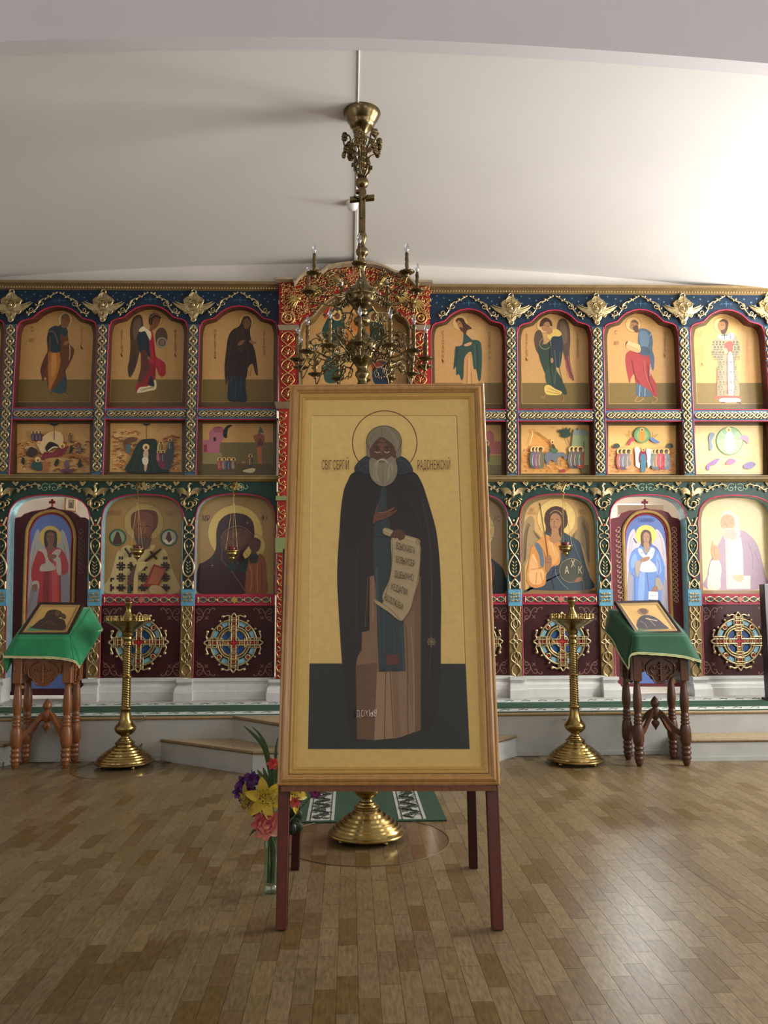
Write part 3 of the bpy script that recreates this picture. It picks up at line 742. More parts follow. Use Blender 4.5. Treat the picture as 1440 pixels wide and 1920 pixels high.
# ---------------- transoms with running vine, lower rails, panels, plinth
for b, (L, R) in BAYS.items():
    o = 0 if b[0] == 'l' else 3.5
    ya_, yb_ = 765+o, 786+o*.9
    mb = MB(); l, r = L(775), R(775)
    mb.prism([W(l, ya_), W(r, ya_), W(r, yb_), W(l, yb_)], [W(l, ya_, .13), W(r, ya_, .13), W(r, yb_, .13), W(l, yb_, .13)], '4f7690')
    t_ = mb.build('transom', 'paint', SCR)
    mb = MB()
    for y in (ya_-.3, yb_+.3): mb.tube([W(l, y, -.003), W(r, y, -.003)], 1.3*U, 'a82842', 5)
    mb.build('red_line', 'paint', t_)
    mb = MB(); n = 10; y = (ya_+yb_)/2; st_ = (r-l-6)/n
    for s_ in (-1, 1):
        mb.tube([W(l+3+(r-l-6)*i/60, y+s_*5*math.sin(math.pi*i/6), -.018) for i in range(61)], 1.8*U, G1, 5)
    for i in range(n):
        x = l+3+st_*(i+.5)
        mb.blob(W(x, y, -.02), (4.4*U, .012, 2.6*U), G3, ang=.8, n=5, m=3)
        mb.blob(W(x+st_/2, y+5.5, -.016), (3.4*U, .009, 1.9*U), G2, ang=.5, n=5, m=3); mb.blob(W(x+st_/2, y-5.5, -.016), (3.4*U, .009, 1.9*U), G2, ang=-.5, n=5, m=3)
    mb.build('carved_vine', 'gold', t_)
    # reveal of the small icon
    y0, y1 = yb_, 891.5+(0 if b[0] == 'l' else 1.5)
    mb = MB(); f_ = [(L(y1), y1), (L(y0), y0), (R(y0), y0), (R(y1), y1)]
    a_ = [W(x, y) for x, y in f_]; c_ = [p+Vector((0, .13, 0)) for p in a_]
    mb.add(a_+c_, [(0, 1, 5, 4), (1, 2, 6, 5), (2, 3, 7, 6), (3, 0, 4, 7)], '5a3026'); mb.build('reveal', 'paint', SCR)
    mb = MB(); mb.tube([a_[0], a_[1]], 1.2*U, 'a05078', 5); mb.build('edge_line', 'paint', SCR)  # lit left jamb edge picked out in brighter pink
    if b in ('l0', 'r2'): continue
    ya_, yb_ = (1114, 1135.5) if b[0] == 'l' else (1113.5, 1133.5)
    mb = MB(); l, r = L(1124), R(1124)
    mb.prism([W(l, ya_, -.005), W(r, ya_, -.005), W(r, yb_, -.005), W(l, yb_, -.005)], [W(l, ya_, .13), W(r, ya_, .13), W(r, yb_, .13), W(l, yb_, .13)], 'a8283e')
    t_ = mb.build('rail', 'paint', SCR)
    mb = MB(); y = (ya_+yb_)/2; l2, r2 = l+9, r-9; c_ = (l2+r2)/2
    for s_ in (-1, 1):
        mb.tube([W(l2+(r2-l2)*i/72, y+s_*4.6*math.sin(math.pi*(i-36)/9), -.016) for i in range(73)], 1.15*U, 'c4b892', 4)
        mb.tube([W(l2+(r2-l2)*i/72, y+s_*2.6*math.sin(math.pi*(i-36)/9+.7), -.013) for i in range(73)], .8*U, '5c8f86', 4)
    for i in range(1, 8):
        if i != 4: mb.blob(W(l2+(r2-l2)*i/8, y, -.016), (3.2*U, .008, 2*U), 'cbb98a', n=5, m=3)
    for x in (l2-1, r2+1): mb.tube([W(x, y-5, -.014), W(x, y+5, -.014)], 1.2*U, 'c4b892', 5)
    mb.build('carved_knot', 'gold', t_)
    mb = MB(); mb.prism([W(c_-7, y, -.022), W(c_, y-7, -.022), W(c_+7, y, -.022), W(c_, y+7, -.022)], [W(c_-7, y, -.006), W(c_, y-7, -.006), W(c_+7, y, -.006), W(c_, y+7, -.006)], 'b08a4a' if b == 'l2' else 'b56a5a'); mb.build('diamond', 'paint', t_)
    ye = 1272 if b[0] == 'l' else 1268.5
    mb = MB(); f_ = [W(l+.5, yb_-1, .02), W(r, yb_-1, .02), W(R(ye), ye+1, .02), W(L(ye)+.5, ye+1, .02)]; mb.prism(f_, [p+Vector((0, .02, 0)) for p in f_], '390f12')
    bp = mb.build('base_panel', 'paint', SCR)
    PP = Plane((0, YI+.02, 0), (0, -1, 0)); txt = '@ 0 0 1\n#painted_flourish\n'; cc = '8f6a58'
    for sx in (-1, 1):
        for sy in (-1, 1):
            X0 = (l+3 if sx > 0 else r-3); Y0 = (yb_+4 if sy > 0 else ye-4)
            def Q(*a): return ' '.join(f'{X0+sx*a[i]:.1f} {Y0+sy*a[i+1]:.1f}' for i in range(0, len(a), 2))
            txt += f'l {cc} 1.2 {Q(2, 28, 5, 24, 12, 20, 15, 14, 13, 8, 8, 2, 3, 4, 4, 10, 9, 12)}\nl {cc} 1.2 {Q(14, 15, 17, 8, 22, 2, 27, 4, 26, 10, 22, 9)}\nl {cc} 1.2 {Q(26, 7, 32, 1, 37, 2, 35, 5)}\nl {cc} 1.2 {Q(13, 18, 6, 17, 4, 21, 8, 24, 10, 21)}\nl {cc} 1 {Q(18, 16, 24, 22)}\nl {cc} 1 {Q(24, 16, 18, 22)}\nl {cc} 1 {Q(7, 7, 9, 6)}\n'
    paint(PP, txt, bp, m='paint')
# carved cross medallions
mb = MB(); B = {}
def disk(mb, r0, r1, a0, a1, d, col, n=10):
    vs = []
    for i in range(n+1):
        a = math.radians(a0+(a1-a0)*i/n); vs += [V2(r0*math.cos(a), r0*math.sin(a), d), V2(r1*math.cos(a), r1*math.sin(a), d)]
    mb.add(vs, [(2*i, 2*i+1, 2*i+3, 2*i+2) for i in range(n)], col)
def ringt(mb, r, w, col, d=.02, a0=0, a1=360): 
    n = max(6, int((a1-a0)/12)); mb.tube([V2(r*math.cos(math.radians(a0+(a1-a0)*i/n)), r*math.sin(math.radians(a0+(a1-a0)*i/n)), d) for i in range(n+1)], w*U, col, 5)
medc = MB()
for q in range(4):
    disk(medc, 0, 27, q*90+5, q*90+85, .008, '2b4f86')
    for a in (12, 56): disk(medc, 33, 41, q*90+a, q*90+a+22, .010, '86b3c4', 5)
    disk(medc, 33, 41, q*90+34, q*90+56, .009, '5f4a3c', 5)
disk(medc, 0, 43, 0, 359.9, .004, '3c2c2a', 40)
medc.box(V2(-2, -47, .006), V2(2, 47, .024), 'a82a26'); medc.box(V2(-47, -2, .006), V2(47, 2, .024), 'a82a26')
for q in range(4):
    a = math.radians(45+q*90); medc.blob(V2(37*math.cos(a), 37*math.sin(a), .014), (2.6*U, .012, 2.6*U), 'a02418', n=6, m=4)
for r in (11, 25, 29.5, 42.5): ringt(mb, r, 1.85, G1 if r > 20 else G2)
for q in range(4):
    c_, s_ = math.cos(q*math.pi/2), math.sin(q*math.pi/2)
    def R2(x, y): return (x*c_-y*s_, x*s_+y*c_)
    for w in (-4.2, 4.2): tb(mb, [R2(x, w) for x in (4, 20, 35, 49)], 1.55, G3, d=.026)
    for w in (-8.6, 8.6): tb(mb, [R2(x, w) for x in (26, 38, 48)], 1.35, G1, d=.022)
    for x in (20, 31, 38, 45): tb(mb, [R2(x, -8), R2(x, 8)], 1.2, G2, d=.03, seg=1)
    tb(mb, [R2(47, -19), R2(50, -11), R2(48, -5), R2(54, 0), R2(48, 5), R2(50, 11), R2(47, 19)], 1.7, G3, d=.024)
    for w in (-1, 1): x, y = R2(48, w*20); mb.blob(V2(x, y, .024), (3.2*U, .016, 3.2*U), G3, n=7, m=4)
    a = q*90
    for da in (33, 57):
        t = math.radians(a+da); mb.blob(V2(47*math.cos(t), 47*math.sin(t), .02), (2.7*U, .013, 2.7*U), G1, n=6, m=4); tb(mb, [(42*math.cos(t), 42*math.sin(t)), (47*math.cos(t), 47*math.sin(t))], 1.5, G1, seg=1)
    t = math.radians(a+45); x, y = 37*math.cos(t), 37*math.sin(t)
    mb.tube([V2(x+4.2*math.cos(i*.6283), y+4.2*math.sin(i*.6283), .018) for i in range(10)], 1.3*U, G3, 5, closed=True)
    x, y = 20*math.cos(t), 20*math.sin(t); 
    tb(mb, [(14*math.cos(t-1.0), 14*math.sin(t-1.0)), (24*math.cos(t-.45), 24*math.sin(t-.45)), (26*math.cos(t), 26*math.sin(t)), (24*math.cos(t+.45), 24*math.sin(t+.45)), (14*math.cos(t+1.0), 14*math.sin(t+1.0))], 1.5, 'b49a5e', d=.022)
medm, medcm = mb.mesh('cross_medallion', 'gold'), medc.mesh('coloured_field', 'paint')
for (u, v, s_) in ((261, 1204, 1), (438.5, 1205, 1), (888, 1203, 1), (1053, 1202.5, 1), (1384, 1202, 1), (1564, 1202, 1), (-92, 1204, 1)):
    o = inst(medm, 'cross_medallion', SCR, W(u, v, .018), scale=(s_, 1, s_)); inst(medcm, 'coloured_field', o, (0, 0, 0), local=True)
# plinth: low moulded base, breaking forward under each pilaster
def plinth(x0, x1, d, ytopv, ybot, name='plinth', col='c9c8c4'):
    prof = [(0, 1), (.38, 1), (.44, .88), (.6, .8), (.72, .35), (.8, .42), (.86, .62), (1, .62)]
    mb = MB(); zt, zb = W(x0, ytopv).z, ZS
    for (ha, pa), (hb, pb) in zip(prof, prof[1:]):
        pass
    vs = []; xa, xb = W(x0, 1290).x, W(x1, 1290).x
    for x in (xa, xb):
        s_ = -1 if x == xa else 1
        vs += [Vector((x+s_*d*.22*(p-.6 if d > .1 else 0), YI-d*p, zb+(zt-zb)*h)) for h, p in prof]+[Vector((x, YI+.1, zt)), Vector((x, YI+.1, zb))]
    k = len(prof)+2
    mb.add(vs, [(j, k+j, k+(j+1) % k, (j+1) % k) for j in range(k)], col); mb.add(vs[:k], [tuple(range(k-1, -1, -1))], col); mb.add(vs[k:], [tuple(range(k))], col)
    return mb.build(name, 'white', SCR)
for b, (L, R) in BAYS.items():
    if b not in ('l0', 'r2'): plinth(L(1290)-8, R(1290)+8, .055, 1271.5 if b[0] == 'l' else 1267.5, 0)
for k in PCX: plinth(pc(k, 1290)-14.5, pc(k, 1290)+15, .15, 1272 if k <= 0 else 1268, 0, 'pilaster_base')
for x0, x1 in ((505, 560), (772, 822)): plinth(x0, x1, .17, 1272, 0, 'pilaster_base')

# plain wall either side of the screen
for nm, xa, xb in (('wall_screen_left', -XW, W(pc(-3, 900)-8, 900).x), ('wall_screen_right', W(pc(5, 900)+8, 900).x, XW)):
    mb = MB(); mb.box((xa, YI+.02, 0), (xb, YI+.14, zc+.02), 'cdc4b6'); struct(mb.build(nm, 'wall'))
# ---------------- royal portal in the middle
TOP = [(517, 519), (549, 519), (552, 528), (560, 517), (570, 508), (588, 500), (597, 501), (600, 508), (615, 496), (640, 491), (668, 489), (700, 491), (722, 497), (738, 505), (757, 511), (768, 518), (779, 530), (782, 525), (811, 525)]
OPN = [(561, 760), (560.5, 625), (565, 608), (573, 599), (583, 596), (590, 590), (600, 577), (612, 565), (628, 554), (650, 548), (677, 547), (700, 550), (716, 557), (730, 568), (741, 582), (747, 590), (757, 595), (765, 604), (769, 618), (769.5, 760)]
DP = -.10
mb = MB()
fu = [W(x, y, DP) for x, y in TOP]; fd = [W(x, y+9, DP) for x, y in TOP]
n = len(TOP)
cor = MB(); a0 = [W(x, y, -.20) for x, y in TOP]; a1 = [W(x, y+4, -.20) for x, y in TOP]; a2 = [W(x, y+11, DP-.01) for x, y in TOP]; a3 = [W(x, y, .1) for x, y in TOP]
cor.add(a0+a1+a2+a3, [(i, i+1, n+i+1, n+i) for i in range(n-1)]+[(n+i, n+i+1, 2*n+i+1, 2*n+i) for i in range(n-1)]+[(i, 3*n+i, 3*n+i+1, i+1) for i in range(n-1)], '9c8b70')
for e in (0, n-1): cor.add([a0[e], a1[e], a2[e], a3[e]], [(0, 1, 2, 3)], '9c8b70')
cor.build('portal_cornice', 'paint', SCR)
out = [(523, 760)]+[(523, 535)]+[(max(523, min(805, x)), y+8) for x, y in TOP[1:-1]]+[(805, 535)]+[(806, 760)]
# red face as strips between the outline and the opening
def poly_at(t, P):
    L_ = [0]
    for a, b in zip(P, P[1:]): L_.append(L_[-1]+math.hypot(b[0]-a[0], b[1]-a[1]))
    s_ = t*L_[-1]
    for i in range(len(P)-1):
        if s_ <= L_[i+1]+1e-9:
            f_ = (s_-L_[i])/max(1e-9, L_[i+1]-L_[i]); return (P[i][0]+(P[i+1][0]-P[i][0])*f_, P[i][1]+(P[i+1][1]-P[i][1])*f_)
    return P[-1]
topf = lambda x: next((a[1]+8+(b[1]-a[1])*(x-a[0])/max(.01, b[0]-a[0]) for a, b in zip(TOP, TOP[1:]) if a[0] <= x <= b[0]), 533)
opf = lambda x: next((a[1]+(b[1]-a[1])*(x-a[0])/max(.01, b[0]-a[0]) for a, b in zip(OPN[1:-1], OPN[2:-1]) if a[0] <= x <= b[0]), 760)
xs = sorted(set([523+i*(806-523)/70 for i in range(71)]+[p[0] for p in OPN[1:-1]]))
face = MB(); n = len(xs)
vt = [W(x, topf(x), DP) for x in xs]; vb = [W(x, opf(x) if 560.5 <= x <= 769 else 760, DP) for x in xs]
face.add(vt+vb, [(i, i+1, n+i+1, n+i) for i in range(n-1)], 'a82420')
for x in (523, 806): face.add([W(x, 525, DP), W(x, 525, .1), W(x, 1275, .1), W(x, 1275, DP)], [(0, 1, 2, 3)], '9a2420')
for x0, x1 in ((523, 560.5), (769.3, 806)):
    face.add([W(x0, 760, DP), W(x1, 760, DP), W(x1-5, 1275, DP), W(x0-6.5 if x0 < 600 else x0, 1275, DP)], [(0, 1, 2, 3)], '9a2420')
    xi = x1 if x0 < 600 else x0
    face.add([W(xi, 620, DP), W(xi, 620, .25), W(xi, 1290, .25), W(xi, 1290, DP)], [(0, 1, 2, 3)], '6a5230')
face.build('portal_face', 'paint', SCR)
mb = MB(); o_ = [W(x, y, DP) for x, y in OPN]; q_ = [p+Vector((0, .25, 0)) for p in o_]; n = len(OPN)
mb.add(o_+q_, [(i, i+1, n+i+1, n+i) for i in range(n-1)], '6a5230'); mb.build('reveal', 'paint', SCR)
mb = MB(); mb.tube([p+Vector((0, -.006, 0)) for p in o_], 2.2*U, '7d6a48', 6); mb.build('portal_arch_moulding', 'paint', SCR)
# carved vine of spirals over the red face
CO = 'c79a63'; CO2 = 'b98a55'
mb = MB(); pr = random.Random(4)
def sp(x, y, r, a0=0, cw=1, d=DP, w=1.35, col=CO):
    mb.tube([W(x+r*(1-.8*i/14)*math.cos(a0+cw*2.6*math.pi*i/14), y+r*(1-.8*i/14)*math.sin(a0+cw*2.6*math.pi*i/14), d-.016) for i in range(15)], [w*U, w*.7*U], col, 5)
    for j in range(3):
        a = a0+cw*(1.2+j*1.5); mb.blob(W(x+r*1.05*math.cos(a), y+r*1.05*math.sin(a), d-.018), (2.6*U, .01, 1.3*U), CO2, ang=-a, n=5, m=3)
for i in range(30):
    x = 532+i*9.3
    y0 = topf(x)+8; y1 = (opf(x) if 560 < x < 769 else 610)-7; k = 0; y = y0
    while y < y1:
        sp(x+pr.uniform(-1, 1), y, 4.6, pr.uniform(0, 6), pr.choice((-1, 1))); y += 10.5; k += 1
for x0 in (539.5, 787.5):
    y = 622
    while y < 750:
        for s_ in (-1, 1):
            mb.tube(catmull([W(x0, y, DP-.016), W(x0+s_*8, y+4, DP-.02), W(x0+s_*12, y+13, DP-.016), W(x0+s_*5, y+21, DP-.02), W(x0, y+26, DP-.016)], 4), 1.5*U, CO, 5)
            for j in range(3): mb.blob(W(x0+s_*(2+j*2.4), y+8+j*3.5, DP-.02), (5*U, .01, 1.3*U), CO2, ang=s_*(1.2-.35*j), n=5, m=3)
            mb.blob(W(x0+s_*11, y+1, DP-.018), (3*U, .008, 1.4*U), CO2, ang=-s_*.6, n=5, m=3)
        mb.blob(W(x0, y+13, DP-.022), (6*U, .012, 1.8*U), CO, ang=1.57, n=6, m=4); y += 26
for x0 in (531.5, 797):
    y = 772; s_ = 1
    while y < 1262:
        if not (922 < y < 940 or 1005 < y < 1035):
            x = x0+(640-y)*.012
            mb.tube(catmull([W(x-s_*5, y, DP-.016), W(x+s_*6, y+5, DP-.02), W(x+s_*3, y+13, DP-.016), W(x-s_*3, y+9, DP-.02)], 4), 1.4*U, CO, 5)
            mb.blob(W(x-s_*4, y+9, DP-.018), (3.4*U, .01, 1.8*U), CO2, ang=s_*.8, n=5, m=3); mb.blob(W(x+s_*6, y+1, DP-.018), (2.6*U, .01, 1.2*U), CO, ang=-s_*.4, n=5, m=3)
        y += 13.5; s_ = -s_
mb.build('carved_vine', 'gold', SCR)
for x0, x1, y0, y1, dd in ((520, 560, 609, 619, .16), (770, 808, 609, 619, .16), (514, 562, 753, 766, .2), (768, 814, 753, 766, .2), (517, 545, 930, 938, .13), (516, 545, 1008, 1036, .13), (788, 812, 930, 938, .13), (788, 812, 1008, 1036, .13)):
    mb = MB(); a, b = W(x0, y0), W(x1, y1)
    if dd > .15: vs = [W(x0, y0, -dd), W(x1, y0, -dd), W(x1-4, y1, DP-.015), W(x0+4, y1, DP-.015)]
    else: vs = [W(x0, y0, -dd), W(x1, y0, -dd), W(x1, y1, -dd), W(x0, y1, -dd)]
    mb.prism(vs, [Vector((p.x, YI, p.z)) for p in vs], '948268' if dd > .15 else '7c8a58'); mb.build('capital' if dd > .15 else 'block', 'paint', SCR)
# gilt wings and double scroll of the portal crest
for (x0, y0, s_, a0) in ((560, 560, -1, 20), (600, 545, -1, -5), (745, 556, 1, 15), (775, 566, 1, 35), (640, 530, -1, -20), (712, 532, 1, -15)):
    mb = MB()
    for i in range(7):
        a = math.radians(a0-35+i*14); l = 26-abs(i-3)*2
        mb.tube([W(x0, y0, -.13), W(x0+s_*l*.55*math.cos(a), y0+l*.55*math.sin(a)-3, -.15), W(x0+s_*l*math.cos(a), y0+l*math.sin(a), -.13)], [2.2*U, 2.4*U, .6*U], 'c9ab6c' if i % 2 else 'b9985a', 5)
    mb.blob(W(x0, y0, -.14), (5*U, .03, 5*U), 'c9ab6c'); mb.build('carved_wing', 'gold', SCR)
for x, r in ((540, 12), (789, 11)):
    mb = MB(); mb.tube([W(x+r*math.cos(t*.39), 596+r*math.sin(t*.39), -.12) for t in range(16)], 2.0*U, CO, 6, closed=True); mb.tube([W(x+r*.5*math.cos(t*.39), 596+r*.5*math.sin(t*.39), -.125) for t in range(16)], 1.8*U, CO, 6, closed=True); mb.build('carved_scroll', 'gold', SCR)

paint(Plane((0, YI+DP-.012, 0), (0, -1, 0)), '''@ 500 480 4.235
#painted_cross
s c03040 630 140 680 105 730 130 735 175 690 205 640 185
l d8b0a0 14 692 115 692 190
l d8b0a0 14 655 150 730 150''', SCR, m='paint')
# closed leaves below the middle icon
for s_ in (-1, 1):
    mb = MB(); x0, x1 = ((562, 664) if s_ < 0 else (666, 768))
    v = [W(x0, 770, .2), W(x1, 770, .2), W(x1, 1290, .2), W(x0, 1290, .2)]; mb.prism(v, [p+Vector((0, .04, 0)) for p in v], '5a1c20'); o = mb.build('royal_door_leaf', 'paint', SCR)
    mb = MB()
    for j in range(3): mb.tube([W((x0+x1)/2+38*math.cos(t*.2618), 850+j*160+60*math.sin(t*.2618), .19) for t in range(24)], 2*U, G1, 6, closed=True)
    mb.build('carved_ring', 'gold', o)
# ------------------------------------------------------------------ icons of the screen (flat painting on boards)
DI = .13
PI_ = Plane((0, YI+DI, 0), (0, -1, 0))
def icon_base(label, bay, kind, group):
    L, R = BAYS[bay]; left = bay[0] == 'l'
    if kind == 'up': y0, y1 = AP_U[bay]-4, (768 if left else 771)
    elif kind == 'mid': y0, y1 = (784, 893) if left else (787, 895)
    else: y0, y1 = AP_L[bay]-4, 1116
    c = W((L(y1)+R(y1))/2, y1, DI+.01)
    t = thing('icon', c, label, 'icon', group)
    mb = MB(); f_ = [W(L(y0)-3, y0, DI), W(R(y0)+3, y0, DI), W(R(y1)+3, y1, DI), W(L(y1)-3, y1, DI)]
    mb.prism(f_, [p+Vector((0, .03, 0)) for p in f_], '5e4a28' if kind != 'low' else '8a7040'); mb.build('board', 'art', t)
    return t
def field(t, pts, col, off=.0002, name='gold_ground'):
    mb = MB(); mb.add([PI_.P(x, y, off) for x, y in pts], [tuple(range(len(pts)))], col); return mb.build(name, 'art', t)
def up_icon(label, bay, art):
    t = icon_base(label, bay, 'up', 'arched icons of the upper row'); L, R = BAYS[bay]; left = bay[0] == 'l'
    yb = 753.5 if left else 757; yg = 711.5 if left else 718
    a = arch(bay, A_UP, AP_U[bay], 7)
    field(t, [(L(yb)+8, yb)]+a+[(R(yb)-8, yb)], 'c1955a')
    o = field(t, [(L(yg)+8, yg), (R(yg)-8, yg), (R(yb)-8, yb), (L(yb)+8, yb)], '75602f', .0003, 'painted_ground')
    paint(PI_, f'@ 0 0 1\n#painted_border\nl b9975a .8 {L(yb)+8} {yb} {R(yb)-8} {yb}\nl b9975a .8 {L(yg)+8} {yg} {L(yb)+8} {yb}\nl b9975a .8 {R(yg)-8} {yg} {R(yb)-8} {yb}\n', t)
    paint(PI_, art, t, base=.0006); return t
def mid_icon(label, bay, box, art, gold='cfa05e'):
    t = icon_base(label, bay, 'mid', 'small festival icons of the middle row')
    x0, y0, x1, y1 = box; field(t, [(x0, y0), (x1, y0), (x1, y1), (x0, y1)], gold)
    paint(PI_, art, t, base=.0006); return t
def low_icon(label, bay, art, gold='bb9454', inset=4):
    t = icon_base(label, bay, 'low', 'large arched icons of the lower row'); L, R = BAYS[bay]
    yb = 1113 if bay[0] == 'l' else 1107
    a = arch(bay, A_LO, AP_L[bay], inset); field(t, [(L(yb)+inset, yb)]+a+[(R(yb)-inset, yb)], gold)
    paint(PI_, art, t, base=.0006); return t

A = '@ 0 480 2.6667\n'; Bq = '@ 900 480 2.6667\n'
HALO = lambda x, y, r: f'#halo\ne d8ae6c {x} {y} {r} {r}\nr 6e4c24 1.6 {x} {y} {r} {r}\n'
up_icon('bowing bearded saint in brown and dark blue cloak, arched icon nearest the left edge', 'l0', A+HALO(327, 318, 38)+'''#painted_figure
s 6a3c1e 285 352 318 345 336 372 345 432 370 466 366 500 345 545 328 575 330 612 290 640 262 672 238 650 230 610 214 600 203 560 236 482 234 410 252 372
s 5a2f18 203 560 236 482 246 520 232 580 214 628 207 600
s b06f30 244 480 268 486 292 476 303 520 288 590 262 646 246 672 242 610 240 540
s c88a44 262 490 280 488 282 560 262 610 256 560
s 33454e 290 640 328 598 334 640 326 684 292 688 266 680 250 690 262 668
s 22343a 252 360 282 348 306 372 300 400 306 440 300 474 274 484 246 462 236 420 240 380
l 7a5a4a 5 240 382 262 376 280 400 290 440
s 263a42 300 345 326 352 340 382 320 402 302 380
s 8a5a36 308 356 304 330 312 300 330 292 346 304 350 330 336 350 322 360
s 6a5c48 306 322 308 300 328 288 346 300 340 306 320 302 314 330
l 3a2618 2 330 318 344 316
s 7e6850 328 338 344 334 340 352 326 356
l c9b49c 4 348 440 350 480 346 520
s 9a6a42 322 430 344 424 340 440 318 446
l 5a341c 3 300 500 320 560 318 620
l 8a4a22 3 250 400 246 520 214 610
l 9a6a3c 4 246 690 240 708 256 724 276 722
l 9a6a3c 5 312 684 330 696 346 708 326 706
#inscription
t 8a6332 26 163 378 С
t 8a6332 22 158 432 АП
t 8a6332 20 409 378 |ПЕТРЪ''')
up_icon('arched icon of a winged angel in red cloak with pearled white hem', 'l1', A+'''#halo
e c8a062 780 314 34 36
r 6e4c24 1.6 780 314 34 36
#wing
s 4c3826 708 300 688 294 662 316 650 370 652 450 646 520 638 560 646 606 664 590 684 540 700 470 716 400 716 340
s 6a5440 700 310 676 318 664 360 672 420 690 390 704 350
#wing
s 57432e 806 358 826 368 838 400 830 440 808 460 784 444 776 400 786 370
l 2c1c12 3 655 520 644 600
l 2c1c12 3 668 500 656 590
l 2c1c12 3 680 480 672 560
#painted_figure
s a52430 742 372 762 376 772 430 780 500 806 520 826 540 828 590 808 604 792 590 780 560 774 630 738 646 700 672 678 680 684 640 712 600 722 520 738 440
s 8a1c28 736 560 770 540 770 620 720 650 690 670 700 620
s 1e2c34 700 378 728 380 744 420 748 470 754 518 738 510 722 470 712 500 700 480 690 440 688 400
s 5a3028 706 480 728 470 742 520 748 560 722 610 700 640 690 620 704 560
s e0d2a8 694 372 714 352 736 366 756 384 752 420 738 400 726 376 704 380
s d8c89c 684 682 700 656 742 650 776 618 780 664 740 676 700 684
s 23242c 740 640 756 600 772 640 764 652
l 5a4a30 2 700 668 770 658
l 5a4a30 2 704 676 772 650
s 7a4c2e 750 348 754 310 770 292 794 300 802 322 788 350 770 368 752 372
s 3e2414 744 336 748 300 776 284 806 302 800 316 780 306 766 320 758 344
l 2c1810 2 778 318 794 320
l d8c08a 1.5 752 308 776 290 806 304
s 8a5a3a 738 500 750 508 752 520 740 514
e a89878 810 432 26 26
e 6a5a50 810 432 20 20
s 8a6a50 802 440 806 420 818 420 820 442
l 7a1420 3 760 420 774 520 770 600
l c24048 3 794 520 800 560 796 590
l 8a5a3a 4 688 690 680 714 694 730
l 8a5a3a 4 764 672 786 690 806 704
#inscription
t 6a4420 18 610 385 |АРХГИЛЪ
t 6a4420 18 877 385 |МИХАИЛЪ''')
up_icon('arched icon of a standing woman in dark brown veil, left of the red portal', 'l2', A+HALO(1232, 326, 36)+'''#painted_figure
s 2e1c18 1210 318 1222 300 1246 304 1258 330 1250 370 1256 420 1276 480 1290 590 1276 586 1262 540 1240 560 1230 612 1190 600 1160 620 1140 624 1128 640 1122 560 1130 480 1140 410 1160 372 1196 350
s 3c2620 1180 372 1216 360 1226 420 1220 470 1196 480 1186 440
s 1c2a34 1146 612 1196 596 1226 606 1228 660 1234 724 1196 730 1142 722 1140 660
l 34485a 3 1180 612 1176 720
l 34485a 3 1204 608 1210 722
l 2a3c4a 3 1160 616 1156 716
s 7a5438 1218 346 1222 318 1240 312 1252 330 1248 352 1234 366 1222 362
l 2a1610 2 1234 332 1246 336
l 8a6a4a 2 1212 344 1222 306 1244 302 1258 326
s 8a5e3c 1190 438 1206 424 1222 420 1214 438 1196 448
s 9a6c46 1246 422 1262 424 1286 434 1270 440 1252 436
l 6a4c34 2 1124 560 1128 640 1136 600 1146 640 1160 600
l 6a4c34 2 1236 560 1250 600 1262 540 1290 590
l 140c0a 3 1190 480 1200 560 1196 620
l 4a322a 3 1160 400 1146 500 1136 580
l 4a322a 3 1228 420 1240 500 1236 560
#inscription
t 6a4420 19 1076 388 |ПРСВТАЯ
t 6a4420 19 1321 390 |БГРДЦА''')
up_icon('arched icon of a bowing man in green cloak, right of the red portal', 'r0', '@ 780 500 4.364\n'+HALO(362, 460, 62)+'''#painted_figure
s 2f4a40 392 540 430 572 480 596 528 620 540 720 536 860 522 940 500 900 492 840 470 830 452 700 404 730 392 790 388 900 372 930 350 880 330 886 326 820 306 840 314 740 326 650 380 630
s c89c66 410 530 436 506 470 520 500 570 470 600 430 570
s c8955a 400 740 452 704 470 830 496 860 508 960 506 1090 470 1120 390 1110 380 1000 392 860
l 9a6a3c 5 420 760 410 1090
l 9a6a3c 5 452 860 460 1090
l e0b880 5 438 740 432 1000
s 4a2c1c 326 450 344 420 386 424 406 460 446 492 456 510 420 520 402 560 384 536 380 500
s a8784c 334 452 352 440 374 464 384 500 372 520 352 500 340 480
s 5a3a24 352 500 378 498 396 540 376 530
l 3a2416 3 346 468 366 462
s c8976a 278 640 310 624 320 608 334 624 380 634 350 650 300 650
s c8976a 392 640 430 620 456 620 448 640 410 652
l 1c3028 5 340 660 330 800
l 1c3028 5 500 640 506 860
l 54706a 4 480 640 486 800
l c8976a 5 400 1110 380 1140 350 1146
l c8976a 5 470 1110 490 1140 520 1146
#inscription
t 8a5f30 34 222 560 |СIОАННЪ
t 8a5f30 34 600 570 |ПРДТЧА''')
